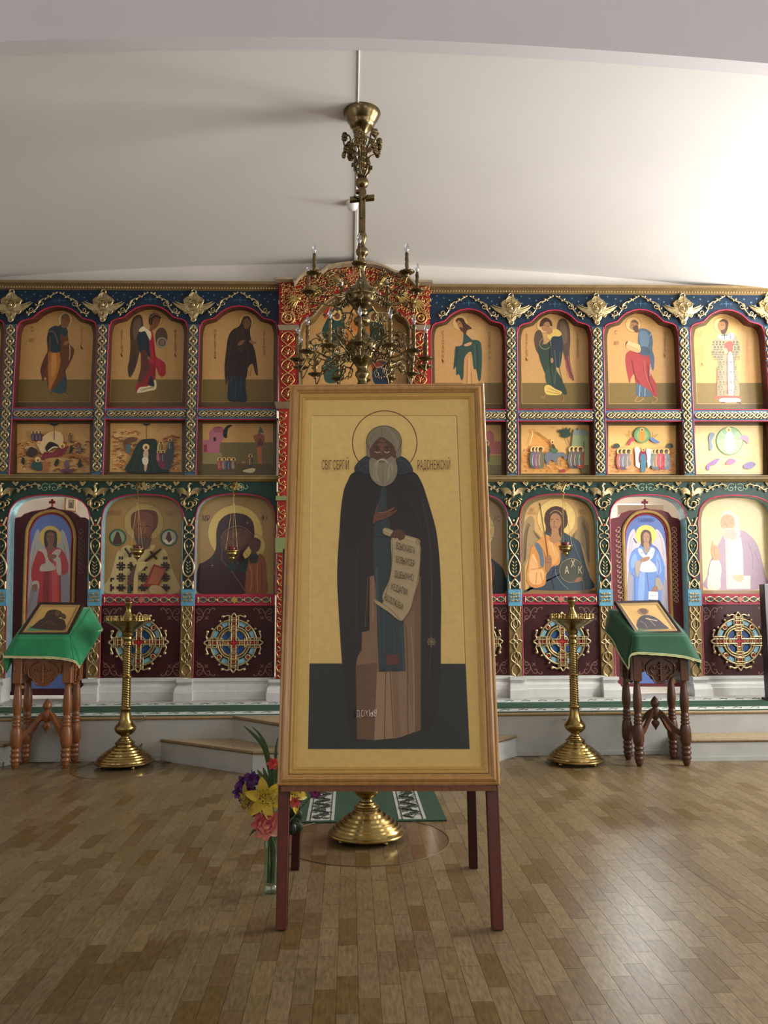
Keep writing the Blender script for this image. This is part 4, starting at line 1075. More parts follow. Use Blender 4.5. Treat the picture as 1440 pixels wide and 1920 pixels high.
up_icon('arched icon of a winged angel in dark green cloak with yellow collar', 'r1', Bq+HALO(322, 346, 38)+'''#wing
s 54402e 398 318 424 314 446 350 452 420 448 480 452 540 470 620 450 610 436 570 424 520 404 440 386 400 384 350
s 6a5440 404 330 424 334 436 380 434 430 416 440 400 400
#wing
s 54402e 290 370 306 376 318 420 316 470 320 520 300 500 280 470 270 420 276 386
l c0505a 3 430 520 444 580 462 620
l c0505a 3 440 500 452 560 464 596
l c0505a 2 424 500 436 590 448 620
#painted_figure
s 2c3c30 330 440 360 420 376 470 380 560 400 600 420 640 434 680 428 694 396 684 360 660 340 640 330 600 314 560 300 520 290 470 300 440
s 24323e 360 402 392 384 412 410 414 460 404 540 392 560 372 540 362 500 356 440
s 34483a 336 560 360 560 380 620 360 660 336 640 326 600
s d8b860 336 392 356 372 386 366 408 388 396 402 366 402 346 420
s d8b860 322 656 344 644 376 664 410 680 398 694 366 696 330 690
l 7a5a24 2 330 676 396 690
l 7a5a24 2 340 660 400 684
s a87850 312 348 330 322 350 330 350 352 338 372 322 376 310 364
s 4a2a18 298 352 306 322 330 308 354 322 362 346 352 350 344 330 324 332 312 350
l 3a2014 2 312 348 326 344
l 3a2014 2 330 350 342 352
s a87850 336 370 350 356 364 376 350 392 338 390
r 9a9070 2.5 326 438 28 28
l 8a8468 2 312 448 322 424 336 446
s b08058 354 514 364 510 366 530 356 534
l 50644e 4 372 470 380 560 372 640
l 50644e 3 400 480 398 560 416 640
l 16241c 3 350 450 352 560 366 650
l a87850 4 332 690 320 706 306 704
l a87850 4 414 690 420 716 408 734
#inscription
t 8a5f30 18 234 405 |АРХГИЛЪ
t 8a5f30 18 489 410 |ГАВРИЛ''')
up_icon('arched icon of a bald saint in red and blue holding a book', 'r2', Bq+HALO(766, 342, 38)+'''#painted_figure
s a03a38 738 480 770 470 830 480 862 520 852 580 880 640 886 700 868 696 830 670 780 640 772 590 756 610 748 636 738 600 728 540 728 500
s 4a5f70 800 364 830 366 856 386 864 430 862 470 872 510 868 570 858 560 846 500 820 500 800 470 790 430 792 390
s 5e7686 800 380 830 376 846 410 840 450 816 460 800 430
s 4a5f70 784 640 812 650 850 676 856 700 820 704 784 696
l 94a8b4 3 800 646 798 700
l 94a8b4 3 826 660 824 702
s 3f5464 792 470 820 450 850 470 846 494 820 494 800 490
s a07850 748 350 760 324 786 330 792 352 780 376 764 370 752 364
s 5a4030 764 356 786 346 794 370 788 384 772 376
s 6a5038 754 330 770 318 790 330 792 346 780 334 764 332
l 3a2414 2 756 346 770 344
s 7a2a26 728 440 742 426 790 448 800 446 796 488 740 466
s cf9c6c 742 432 800 452 794 484 734 462
s d8b07a 742 426 770 436 800 446 790 470 740 450
l 8a4a30 2 738 446 790 468
l c2b28a 3 848 400 862 386 864 410
l 7c2420 4 760 520 776 600 800 640
l c06058 4 820 520 830 600 860 670
l 7c2420 3 840 540 846 620 872 680
l a8b4b8 3 852 540 850 600
l b08458 4 790 702 776 726 800 726 820 710
l b08458 4 866 700 888 716 868 738 862 728
#inscription
t 8a5f30 20 680 392 С
t 8a5f30 20 682 446 АП
t 8a5f30 19 924 402 |ПАВЕЛЪ''')
txt = Bq+HALO(1206, 346, 38)+'''#painted_figure
s 8c8468 1186 400 1214 384 1250 380 1280 400 1300 450 1302 480 1280 520 1290 600 1296 700 1240 712 1186 700 1184 600 1190 530 1164 500 1156 470 1168 430
s e6dcc4 1192 392 1220 400 1262 384 1268 412 1230 420 1196 412
l 3c4a46 4 1206 398 1240 396
l 3c4a46 4 1222 386 1224 418
l 3c4a46 4 1250 388 1252 414
s c24a40 1226 436 1262 430 1258 486 1226 490
s d8a070 1216 470 1230 460 1240 480 1226 492
s f0e6d0 1240 500 1262 500 1268 690 1244 690
s c8503e 1184 700 1290 700 1298 712 1180 716
s f2e2c8 1206 712 1290 712 1296 730 1206 730
l 5a2418 6 1206 734 1226 732
l 5a2418 6 1284 730 1304 738
l c8503e 3 1186 560 1184 690
l c8503e 3 1236 500 1238 690
s 9a6a44 1190 350 1200 322 1226 324 1236 346 1226 378 1206 382
s 4a3020 1198 330 1216 314 1240 330 1238 364 1226 388 1212 390 1204 372 1222 366 1228 346 1220 328
l 2c1810 2 1204 346 1222 344
'''
for j in range(11):
    for i in range(8):
        x, y = 1168+i*17+(j % 2)*8, 430+j*25
        if (y > 520 and not 1190 < x < 1286) or (1222 < x < 1266): continue
        txt += f'l 4a4c44 2.4 {x-4} {y} {x+4} {y}\nl 4a4c44 2.4 {x} {y-5} {x} {y+5}\nl 6a5c40 1.6 {x-5} {y+9} {x+5} {y+15}\nl 6a5c40 1.6 {x+5} {y+9} {x-5} {y+15}\n'
for y in (530, 580, 630, 670): txt += f'l 3a4444 3 1246 {y} 1262 {y}\nl 3a4444 3 1254 {y-14} 1254 {y+12}\n'
up_icon('arched icon of a bishop in grey chequered vestments with red book', 'r3', txt+'#inscription\nt a8754a 20 1105 400 С\nt a8754a 18 1112 450 |IОАННЪ\nt a8754a 18 1346 405 |ЗЛАТОУСТ')
for b, e in (('l3', 'left'), ('r4', 'right')):
    if b == 'l3': up_icon('arched icon of which only a sliver shows at the left edge', b, '@ 0 0 1\n')
    L, R = BAYS[b]
    for y0, y1 in ([(570, 771)] if b == 'r4' else [])+[(785, 894), (922, 1116)]:
        mb = MB(); f_ = [W(L(y0)-3, y0, DI), W(R(y0)+3, y0, DI), W(R(y1)+3, y1, DI), W(L(y1)-3, y1, DI)]; mb.prism(f_, [p+Vector((0, .03, 0)) for p in f_], 'b08a50'); mb.build('gold_panel', 'art', SCR)

# ---- middle row
def rocks(x0, y0, x1, y1, n, seed, cols=('a85a26', 'ecc890', '6e3a1a', 'c87838')):
    r_ = random.Random(seed); t = ''
    for i in range(n):
        x = r_.uniform(x0, x1); y = r_.uniform(y0, y1); w = r_.uniform(10, 26); h = r_.uniform(2, 7)
        t += f'l {r_.choice(cols)} {r_.uniform(2.2, 5.5):.1f} {x:.0f} {y:.0f} {x+w*.4:.0f} {y-h:.0f} {x+w:.0f} {y+r_.uniform(-4, 3):.0f}\n'
    return t
def person(x, y, h, robe, cloak, halo=True, flip=1):
    s = h/60.; f = flip; t = ''
    if halo: t += f'e e8c47a {x} {y-h*.86:.1f} {10*s:.1f} {10*s:.1f}\n'
    def q(*a): return ' '.join(f'{x+f*a[i]*s:.1f} {y+a[i+1]*s:.1f}' for i in range(0, len(a), 2))
    t += f's {robe} {q(-8, -2, -11, -24, -9, -42, 0, -48, 9, -42, 11, -22, 9, -1, 0, 1)}\n'
    t += f's {cloak} {q(-10, -10, -12, -30, -6, -46, 4, -47, 2, -30, 8, -16, 0, -8)}\n'
    t += f'l {robe} {2.2*s:.1f} {q(4, -34, 9, -28, 12, -30)}\nl e8dcc0 {1*s:.1f} {q(-2, -38, -4, -20, -2, -6)}\n'
    t += f'e 7a4e30 {x+f*1*s:.1f} {y-h*.86:.1f} {4.4*s:.1f} {5.4*s:.1f}\ns 3c2416 {q(-5, -52, -3, -58, 4, -58, 6, -53, 1, -55, -3, -48)}\n'
    return t
tx = A+'#painted_scene\np d9a865 92 930 140 905 170 925 200 900 250 905 300 880 330 900 360 905 400 890 447 920 445 1083 85 1083\n'
tx += rocks(90, 925, 430, 1078, 190, 1)
tx += 's e0c08a 186 930 250 880 304 884 316 930 270 960 214 990 190 950\nl c8863e 6 90 950 150 926 200 940\nl b06f30 8 312 1000 380 1000 440 1040\nl b06f30 7 320 960 400 1000 446 1010\n'
tx += ''.join(person(x, 925, 50, '5a3448', '4a3c5a') for x in (166, 184, 202))+person(350, 930, 48, '6a4a5a', '8a5a4a')+person(400, 985, 40, '5a5a68', '6a6a78', False)
tx += '''s 1c1410 226 960 246 930 276 936 290 950 262 964 240 980
l e8dcc0 6 240 976 268 956 300 960
s 7a2230 206 1010 224 980 262 984 296 950 322 950 334 962 312 996 280 1006 240 1006 216 1022
l a04050 3 220 1004 262 996 300 980
e e8c47a 310 948 16 14
e 8a5a3a 312 952 7 8
p 20242c 246 838 296 838 286 846 270 850 256 846
l 20242c 3 271 850 271 920
s 3a2a2a 130 990 150 956 170 960 190 980 170 1004 146 1004
s 2c4a44 160 1064 160 1036 180 1018 204 1030 212 1060 200 1074
e e8c47a 188 1018 14 14
e 6a4630 190 1022 6 7
s a8683e 214 1080 218 1040 236 1030 242 1070
s 6a4058 300 1080 326 1062 350 1064 376 1072 340 1082
s 7a5a6a 324 1060 322 1030 340 1020 344 1050
s 223024 390 1056 398 1010 408 1050
s 223024 270 1044 282 1016 296 1020 284 1052
s 223024 106 1030 114 1004 124 1020 120 1046
s 223024 346 990 354 944 366 970'''
mid_icon('small icon of a reclining dark red figure among ochre rocks', 'l0', (32, 795, 168.5, 886.5), tx)
tx = A+'#painted_scene\np d9a865 553 900 590 862 640 868 700 895 720 920 780 905 800 870 840 850 870 880 895 890 906 930 905 1080 548 1080\n'+rocks(552, 880, 690, 1074, 120, 2)+rocks(800, 900, 892, 1074, 70, 3)
tx += '''s 1f3029 636 1080 650 1020 676 960 704 922 740 914 778 918 790 960 786 1010 808 1050 840 1080
l 345046 2 660 1070 690 1000 700 960
l 345046 2 700 1072 712 1020
l 345046 2 770 1072 756 1000
p 20242c 712 838 754 838 742 848 726 848
l 30444a 3 732 848 732 920
s 6a4630 618 926 640 908 676 906 690 914 668 930 652 940 648 976 630 976 618 950
s 5a6a6a 626 950 650 940 652 980 632 986
e e8c47a 730 956 17 17
s c9a888 716 992 722 974 738 972 742 996 736 1050 730 1076 722 1072 720 1040
s e0d4b8 712 1010 740 1010 738 1040 716 1040
e 6a4630 730 958 7 9
s 3c4a4a 822 1062 826 1000 846 930 866 930 868 990 850 1064
s 7a3048 790 1040 800 1000 824 996 826 1062 806 1064
s c8b060 786 950 800 930 820 950 812 980 790 984
'''+''.join(person(x, y, 58, a, b) for x, y, a, b in ((805, 985, '6a5a30', '8a7a40'), (793, 1030, '7a3a50', '9a5a60'), (815, 1030, '6a3a50', '4a4a5a'), (850, 972, '3c4a4a', '5a6a6a')))
mid_icon('small icon of a figure standing in dark water below a ray', 'l1', (207, 794, 341, 885), tx)
tx = A+'''#painted_scene
p 6f6238 1014 932 1370 932 1368 1085 1010 1085
p 8a8050 1014 984 1110 984 1110 1040 1014 1040
p 5c5028 1010 1040 1368 1040 1368 1085 1010 1085
p b06a78 1012 920 1046 920 1046 880 1066 860 1110 856 1126 880 1120 912 1100 940 1096 985 1012 985
e a05a60 1092 868 26 16
l 5a2a30 2 1070 856 1110 856
p 8a3a44 1018 946 1034 940 1036 980 1018 980
p 3a1c20 1068 906 1080 906 1080 926 1068 926
s 1c2420 1116 900 1118 870 1140 846 1162 848 1140 866 1134 910
p 9a5a40 1264 900 1300 884 1322 900 1324 936 1300 960 1280 940
p 4a6a58 1290 884 1302 850 1320 884
s 6a3a30 1284 946 1300 910 1318 940 1300 950
p b06a40 1284 960 1308 950 1310 1040 1290 1040
s d9c89a 1212 1076 1250 1062 1276 1064 1262 1084
'''+''.join(person(x, 1072, 64, a, b) for x, a, b in ((1098, '8a3a40', 'a85050'), (1120, '4a5a6a', '8a6a5a'), (1146, '5a3a4a', '3a4a5a'), (1168, '6a4a4a', '8a7a5a')))+person(1218, 1064, 36, '7a2a30', '5a2a30')+person(1252, 1052, 60, '2f4450', '8a6a30')
mid_icon('small icon of a procession before a pink temple', 'l2', (380, 794.5, 512, 887), tx, 'c69a5a')
tx = '@ 880 720 4.8\n#painted_scene\np 7a7040 0 640 286 640 286 812 0 812\np b86a60 140 440 180 425 220 450 224 512 286 516 286 630 132 630\nr b8686a 12 182 470 34 44\np 9a9458 170 640 286 640 286 730 170 730\nl 6a4440 2 232 540 280 540\nl 6a4440 2 236 560 280 560\n'+person(150, 700, 190, '4a5a44', '8a3a3a')+'p c89058 100 712 170 712 120 760 100 760\n'
mid_icon('small icon with pink arch, mostly hidden by the big framed icon', 'r0', (812, 797, 939.5, 888), tx)
tx = '@ 880 720 4.8\n#painted_scene\np e0a050 472 640 530 560 560 470 530 410 570 400 600 430 640 450 720 500 740 560 700 600 760 640 840 650 910 740 920 800 472 800\n'+rocks(476, 580, 720, 796, 110, 7, ('c8702c', 'e8c080', 'b86428'))+rocks(690, 690, 900, 796, 60, 8, ('c8702c', 'e8c080', 'b86428'))+'''l f0d8a0 6 570 420 566 470 540 550
l a8703a 9 610 432 700 500 740 540
s 2b4436 806 412 850 410 870 388 880 412 912 392 904 430 916 450 890 480 850 482 822 466 840 446 812 440
l 7a5430 7 878 470 890 520 912 560
p 8f9a6c 920 560 930 460 1000 440 1070 440 1072 730 990 740 940 700
p 7d8a80 930 440 950 400 970 420 990 392 1010 420 1040 400 1066 430 1070 466 930 460
p 20241c 1028 520 1034 520 1034 720 1028 720
p 6f6236 1000 730 1074 730 1074 802 1010 802
s 6c7078 690 620 730 610 800 618 850 616 882 660 864 680 840 650 800 664 790 690 800 730 770 700 730 680 710 730 690 700 676 660
l 565a60 5 700 700 690 740 700 760
l 565a60 5 820 670 820 720 826 740
s 4a6a50 738 600 736 560 756 540 780 580 800 600 776 626 744 624
s 5a3028 740 550 748 536 768 560 770 580 750 580
e e8c47a 748 520 16 20
e 6a4630 748 524 8 10
'''+''.join(person(x, 755, 190, a, b) for x, a, b in ((580, '3c5a58', '5a6a60'), (612, 'a0406a', '8a5a80'), (640, '6a6a50', '7a6a50'), (925, '5a5a58', '6a6a68'), (960, '3a3a38', '6a5a50'), (1000, 'a84030', '5a6a58')))+'''s b03040 820 790 850 764 862 792
#inscription
t a8652e 14 765 398 ВХОД
'''
mid_icon('small icon of a rider on a grey donkey below a dark tree', 'r1', (977.5, 797, 1104.5, 888), tx, 'e0b065')
tx = '@ 1140 720 4.8\n#painted_scene\np e0a868 0 580 60 560 240 575 400 575 540 560 605 580 612 800 0 800\n'+rocks(4, 590, 100, 796, 60, 9, ('d07a38', 'f0c890', 'b86428'))+rocks(520, 585, 600, 796, 60, 10, ('d07a38', 'f0c890', 'b86428'))+rocks(90, 760, 600, 800, 26, 12, ('d07a38', 'f0c890', 'c87838'))+'''s 3a4638 44 570 60 540 90 536 108 560 80 580
s 3a4638 528 570 550 536 580 540 582 574
e 6f9a62 306 458 72 70
r 4f7a48 4 306 458 72 70
e 89b078 306 458 50 50
s d09038 276 500 284 430 306 398 330 430 336 500 306 516
e e8c47a 306 410 20 18
e 8a5030 306 412 8 10
s c04058 176 548 200 500 232 480 238 510 210 520 196 550
s 6080b0 374 490 400 480 430 500 466 524 440 534 400 520
l a87838 7 170 444 190 470 200 486
l a87838 7 204 420 212 460
l 7a8850 6 452 448 430 470 420 480
l 7a8850 6 402 430 400 480
p fbf3e4 240 580 262 560 290 590 300 610 290 700 284 760 250 740 246 640
p fbf3e4 400 590 350 580 342 620 360 760 396 720 386 640
'''+''.join(person(x, 765, 180, a, b) for x, a, b in ((110, '9a4a48', 'a86058'), (145, '5a5468', '7a7a88'), (185, 'c09068', '8a8078'), (420, '5a7078', '7a8a88'), (445, '6a7a80', 'b08060'), (525, '6a7a90', '8a8a80'), (480, 'b83a50', 'c85a60')))+'''s 8a2038 282 650 292 610 318 590 346 620 354 680 340 700 330 640 300 640 290 710 280 690
s 48788c 296 640 338 640 342 740 330 790 304 790 294 740
e e8c47a 318 590 15 18
e 7a4a30 318 594 8 11
'''
mid_icon('small icon of a crowd below a green orb with a golden figure', 'r2', (1140.5, 798, 1267, 888.5), tx, 'e8b86c')
tx = '@ 1140 720 4.8\n#painted_scene\n'+rocks(800, 640, 1380, 795, 60, 13, ('e0c080', 'd8a868', 'e8d0a0'))+'''e 9aba88 1095 512 118 124
r 5f8a54 7 1095 512 118 124
'''+''.join(f'l d4e2b8 5 {1095+30*math.cos(a*.785):.0f} {512+30*math.sin(a*.785):.0f} {1095+112*math.cos(a*.785):.0f} {512+118*math.sin(a*.785):.0f}\n' for a in range(8))+'''s fdf8ea 1054 470 1080 430 1110 430 1130 480 1132 560 1120 610 1070 612 1056 550
e f4e09a 1086 410 24 24
e b08050 1086 414 9 11
s 7a8a9a 912 540 906 480 926 440 960 446 950 480 930 520 944 560 930 600 914 590
s b0889a 1180 490 1220 460 1262 480 1262 540 1240 520 1210 500
s 8a6a9a 884 760 900 720 960 680 1004 672 970 720 920 740 910 780
s a86a90 1060 720 1100 670 1150 690 1120 720
s 7a6a9a 1220 730 1280 700 1330 720 1290 760 1230 760
'''
mid_icon('small icon of a white figure in a pale green orb', 'r3', (1303, 798, 1430, 889), tx, 'e9c98a')

# ---- lower row
N_ = '@ 180 900 7.2\n'
tx = N_+'''#halo
e b39a5c 645 575 268 262
r 7a5a30 6 645 575 268 262
l 8a6a3a 4 440 420 520 360 640 330 780 345 860 420
#medallion
e 3c5c3a 292 778 120 120
e 8f9c78 292 778 94 94
s 4a2c22 230 850 246 780 280 700 310 710 336 780 350 850 290 870
#medallion
e 3c5c3a 986 778 120 120
e b0ac90 986 778 94 94
s 4a2c22 925 840 945 780 970 706 1000 712 1020 790 1040 840 990 860
p e8dcc0 905 810 950 800 985 850 1030 805 1050 815 1010 870 960 870
#painted_figure
s c8b478 310 950 400 1010 520 1130 680 1110 780 1050 900 930 960 1000 1040 1240 1080 1530 140 1530 200 1290 260 1060
s 6a3c2a 470 560 480 470 560 410 700 400 810 430 838 520 820 640 760 720 730 800 720 900 600 930 560 860 520 790 510 700 480 640
s 7a4a34 520 600 540 500 620 440 700 440 770 500 770 620 740 720 700 800 620 830 570 800 530 700
s 8a5840 600 600 640 560 670 600 680 700 650 730 610 720
l 3a2018 10 560 630 600 618 625 634
l 3a2018 10 660 634 700 620 740 634
l 3a2018 7 640 640 630 720 650 740 670 730
l 5a3022 10 600 780 650 766 710 784
l 5a3022 5 560 520 620 490 700 492 750 520
s 57453a 520 740 560 800 600 770 650 790 700 768 740 790 760 730 740 850 700 920 620 930 550 870
s c8b478 440 880 520 960 600 960 720 930 740 880 800 900 640 1100 520 1130 330 960
'''
GARM = [(310, 1000), (400, 1040), (500, 1130), (690, 1110), (700, 1200), (870, 1420), (880, 1020), (960, 1010), (1040, 1240), (1075, 1525), (145, 1525), (200, 1290), (260, 1060)]
def inside(x, y, P=GARM):
    c = False
    for (x0, y0), (x1, y1) in zip(P, P[1:]+P[:1]):
        if (y0 > y) != (y1 > y) and x < (x1-x0)*(y-y0)/(y1-y0)+x0: c = not c
    return c
def cross_pat():
    t = ''; d = '221410'
    for cx in (262, 412, 562, 712, 862, 1012):
        for cy in (1090, 1240, 1390, 1520):
            for sx in (-1, 1):
                for sy in (-1, 1):
                    for (ax, ay, bx, by) in ((58, 16, 58, 58), (16, 58, 66, 58), (30, 30, 30, 30)):
                        x0, y0, x1, y1 = cx+sx*ax, cy+sy*ay, cx+sx*bx, cy+sy*by
                        if ax == 30: continue
                        if inside(x0, y0) and inside(x1, y1): t += f'l {d} 24 {x0} {y0} {x1} {y1}\n'
            if inside(cx+75, cy+75): t += f'p 5a1c18 {cx+62} {cy+62} {cx+88} {cy+62} {cx+88} {cy+88} {cx+62} {cy+88}\n'
            for a, b in ((75, 62), (62, 75), (88, 75), (75, 88)):
                if inside(cx+a, cy+b): t += f'p {d} {cx+a-9} {cy+b-9} {cx+a+9} {cy+b-9} {cx+a+9} {cy+b+9} {cx+a-9} {cy+b+9}\n'
    return t
tx += cross_pat()+'''s c8b478 500 1120 640 1100 690 1110 640 1200 560 1240
p c0ac72 520 1120 570 1140 560 1530 500 1530
p 2c4030 430 1410 468 1410 468 1530 420 1530
l 261812 26 390 920 470 1035
l 261812 26 440 1040 510 930
l 261812 26 660 1100 880 930
l 261812 26 730 960 820 1070
s 5a3a2a 420 1410 460 1280 500 1180 545 1140 520 1260 490 1400
p 8a2a22 640 1440 780 1134 950 1200 850 1420 690 1440
p a8603c 700 1400 790 1170 930 1210 840 1410
s b8a26a 740 1430 860 1430 940 1530 740 1530
#inscription
t 8a5a30 60 245 470 НИКОЛ
t 8a5a30 54 1000 476 ЧУДО
'''
low_icon('large arched icon of a bishop in black and white chequered vestments', 'l1', tx, 'a8834a')
K_ = '@ 350 900 7.2\n'
low_icon('large arched icon of a maroon-veiled mother with child', 'l2', K_+'''#halo
e d6b866 656 712 366 370
#child_halo
e cdb060 912 890 150 165
r 6a4a24 4 912 890 150 165
#painted_figure
s 35171a 400 800 400 700 440 560 540 470 660 446 800 474 890 560 916 700 900 800 850 830 830 900 760 1000 790 1080 800 1250 800 1400 830 1530 160 1530 160 1170 230 1110 330 1040 390 940
s 5a3628 480 760 560 690 660 650 760 660 850 720 868 800 790 900 720 960 700 1040 620 1060 540 1010 490 900
s 6a4230 560 800 620 720 700 700 780 740 800 820 740 900 680 960 620 960 580 900
l 7a5240 12 470 800 480 740 560 660 680 620 790 650 880 730
l 7a5240 9 460 820 480 960 470 1060 560 1180 640 1280 790 1500
l 8a6454 8 700 1110 640 1200 620 1250
s 12302c 540 1140 690 1130 620 1240
l 3a2018 9 570 800 610 790 640 800
l 3a2018 9 690 760 740 740 770 760
l 3a2018 6 640 820 680 880 710 880
l 5a2a20 8 650 930 690 920 720 900
l a88a58 5 345 1130 345 1180
l a88a58 5 325 1150 368 1152
l a88a58 5 820 560 820 600
l a88a58 5 800 580 842 582
s 123430 720 1180 760 1100 830 1040 870 1040 830 1220 740 1240
s 5a3626 836 880 850 800 900 780 970 800 1000 860 980 940 940 980 960 1010 960 1110 860 1120 860 1000 870 960
s 4a2a1e 840 850 870 790 930 778 990 810 1000 850 940 820 880 820
s 8a4c26 830 1120 850 1020 960 1020 980 990 1040 1030 1070 1120 1080 1300 1080 1530 830 1530 790 1500 800 1300
s 1c2a28 850 1010 960 1010 950 1110 860 1120
l c8834a 7 850 1150 880 1300 860 1500
l c8834a 7 960 1130 950 1300 960 1520
l 6a3418 8 1010 1120 1020 1500
l 6a3418 8 910 1180 920 1500
l 2c1410 5 870 880 900 874
l 2c1410 5 930 878 960 874
l 2c1410 4 900 920 930 924
#inscription
t 5a3a22 84 262 556 МР
t 5a3a22 70 1050 550 ФУ
''', 'a8834a')
G_ = '@ 880 900 5.538\n'
low_icon('large arched icon with dark robe, mostly hidden by the big framed icon', 'r0', G_+'''#halo
e e0c070 90 520 172 205
r 7a5a30 4 90 520 172 205
l 7a5a30 3 160 470 250 472
l 7a5a30 3 160 606 250 600
#painted_figure
s 1c2c28 -250 1170 -200 900 -60 760 0 700 120 740 210 800 300 870 358 950 362 1172
s 7a3a22 180 850 240 860 262 960 240 1060 190 1060 120 900
s 5a3824 0 700 -20 560 0 440 90 380 150 440 150 600 110 700
#inscription
t 6a4a2a 60 285 430 ХС
t 6a4a2a 46 212 556 Н
''', 'a88248')
tx = G_+'''#halo
e ecc878 905 400 200 205
r b08a4a 4 905 400 200 205
#wing
s a5895c 570 900 556 700 556 500 590 410 640 374 676 420 680 520 740 600 640 700 600 840
#wing
s a5895c 1250 900 1248 640 1240 480 1190 390 1140 374 1122 420 1120 520 1060 590 1180 700 1220 860
'''
for i in range(9):
    tx += f'l 6a5030 4 {568+i*4} {860-i*8} {566+i*9} {600-i*10} {600+i*8} {440+i*6}\n' if i < 5 else ''
    tx += f'l 6a5030 4 {1244-i*4} {860-i*8} {1238-i*9} {600-i*10} {1190-i*6} {420+i*8}\n' if i < 5 else ''
    tx += f'l 7a6038 5 {660+i*9} {520+i*10} {700+i*8} {600+i*4}\nl 7a6038 5 {1110-i*6} {520+i*12} {1070+i*6} {600+i*6}\n'
tx += '''#painted_figure
s 33454f 620 1120 800 560 850 590 960 540 1060 590 1140 640 1180 760 1210 880 1250 1000 1256 1138 620 1140
s d9924a 640 720 700 640 800 570 850 600 940 640 940 860 860 900 800 980 790 1080 720 1116 640 1108 596 1040 596 960 620 840
s ecb070 660 760 720 900 700 980 640 990 620 900
s e8aa60 820 620 900 700 930 800 870 880 830 760
s edb878 620 960 700 930 760 930 780 1000 740 1080 660 1080 620 1030
l b8702c 6 640 930 700 920 780 900
l b8702c 6 700 960 690 1080
l b8702c 6 740 960 760 1060
l fbe0b0 5 660 780 700 860
l fbe0b0 5 850 650 890 780
s 5d7280 680 680 710 650 760 740 776 840 770 900 740 890 726 780
l 8a5a60 4 720 660 780 760 790 880
s 4a2e20 790 560 800 490 782 400 820 310 900 272 980 300 1020 380 1010 470 980 520 1000 590 960 560 930 600 860 600 830 540
s 4a2e20 786 400 800 330 860 280 930 276 1000 320 1020 400 1010 480 960 500 840 490 800 460
s b07f54 838 440 850 370 890 344 936 370 954 440 930 500 890 530 850 500
s b07f54 860 500 920 500 930 560 950 620 890 660 830 620 850 570
l 3a2014 6 842 412 870 404
l 3a2014 6 900 404 930 412
l 3a2014 4 884 420 878 464 890 474
l 8a4a34 6 866 490 886 486 910 492
l d8bc80 4 836 350 880 318 930 326 964 360
l 5a4020 7 732 236 770 480 790 600 815 790
l 5a4020 5 722 250 742 262
s a8784e 800 790 836 780 858 830 850 900 830 940 804 960 790 900 796 840
l 6a4226 4 804 820 840 826
l 6a4226 4 800 850 846 858
l 8a4a8a 5 840 900 870 1110
r c0a468 3 740 480 12 24
e 4c4a3a 1060 940 124 124
r a0946a 5 1060 940 124 124
l 9aa8a8 4 890 880 900 980 950 1060 1030 1136
l 9aa8a8 4 1170 1030 1190 1080 1186 1136
l 6a8088 5 1080 640 1120 760 1170 860
l 6a8088 5 960 640 950 760 960 860
l 1f2c34 7 1000 620 1020 800
l 1f2c34 7 900 900 860 1000 880 1130
s 9a6c48 1090 1050 1130 1010 1180 1020 1160 1050 1110 1064
#inscription
t e8dcb0 78 1012 972 А
t e8dcb0 78 1076 906 Х
t e8dcb0 78 1150 972 К
t b08a58 44 656 330 АХ
t b08a58 26 650 358 МИХАИЛ
t b08a58 34 1165 336 АРХ
t b08a58 26 1180 360 АНГЕЛ
'''
low_icon('large arched icon of a winged archangel in orange holding staff and orb', 'r1', tx, 'd6a765', 8)
S_ = '@ 1280 900 8.35\n'
low_icon('large arched icon of a white-haired elder in mauve, raising one hand', 'r3', S_+'''#painted_figure
s a88c9e 640 860 700 840 900 790 1010 830 1140 960 1210 1130 1260 1340 1300 1500 1300 1705 380 1705 380 1500 420 1300 460 1210 560 1000
s efe2c0 400 1705 400 1480 430 1310 490 1240 570 1260 606 1400 590 1560 580 1705
p f2e8cc 668 920 910 900 940 1100 950 1500 1060 1500 1060 1705 690 1705 680 1300
l c9a87a 8 690 920 710 1690
l 8a6c84 8 1020 980 1090 1160 1100 1400
l 8a6c84 6 1120 1100 1200 1300
l 7a5c6c 6 400 1500 430 1300 470 1230
s c89a70 600 720 600 600 660 545 760 550 810 620 806 720 740 780 640 760
s d8cdb8 596 620 600 540 660 482 750 474 830 520 880 620 890 760 900 840 880 900 800 950 720 930 660 930 640 860 640 780 680 750 720 760 770 750 810 790 816 660 780 570 700 540 630 560
s b8ac9a 660 910 650 820 690 760 730 780 790 760 850 860 800 940 720 925
l 8a7a68 6 640 670 690 656
l 8a7a68 6 730 650 790 630
l 6a4a34 6 650 690 690 686
l 6a4a34 6 730 680 780 676
l a06c4c 6 700 690 690 730 716 740
l f0e8d8 6 690 770 730 760 780 790
s c99468 440 1080 460 1000 470 936 482 1010 520 1020 560 1060 580 1160 570 1240 500 1260 460 1200
l 9a6a44 6 500 1040 490 1100 510 1200
s d9b890 780 1490 850 1490 940 1480 950 1560 880 1600 830 1570
''', 'e6cf98', 5)

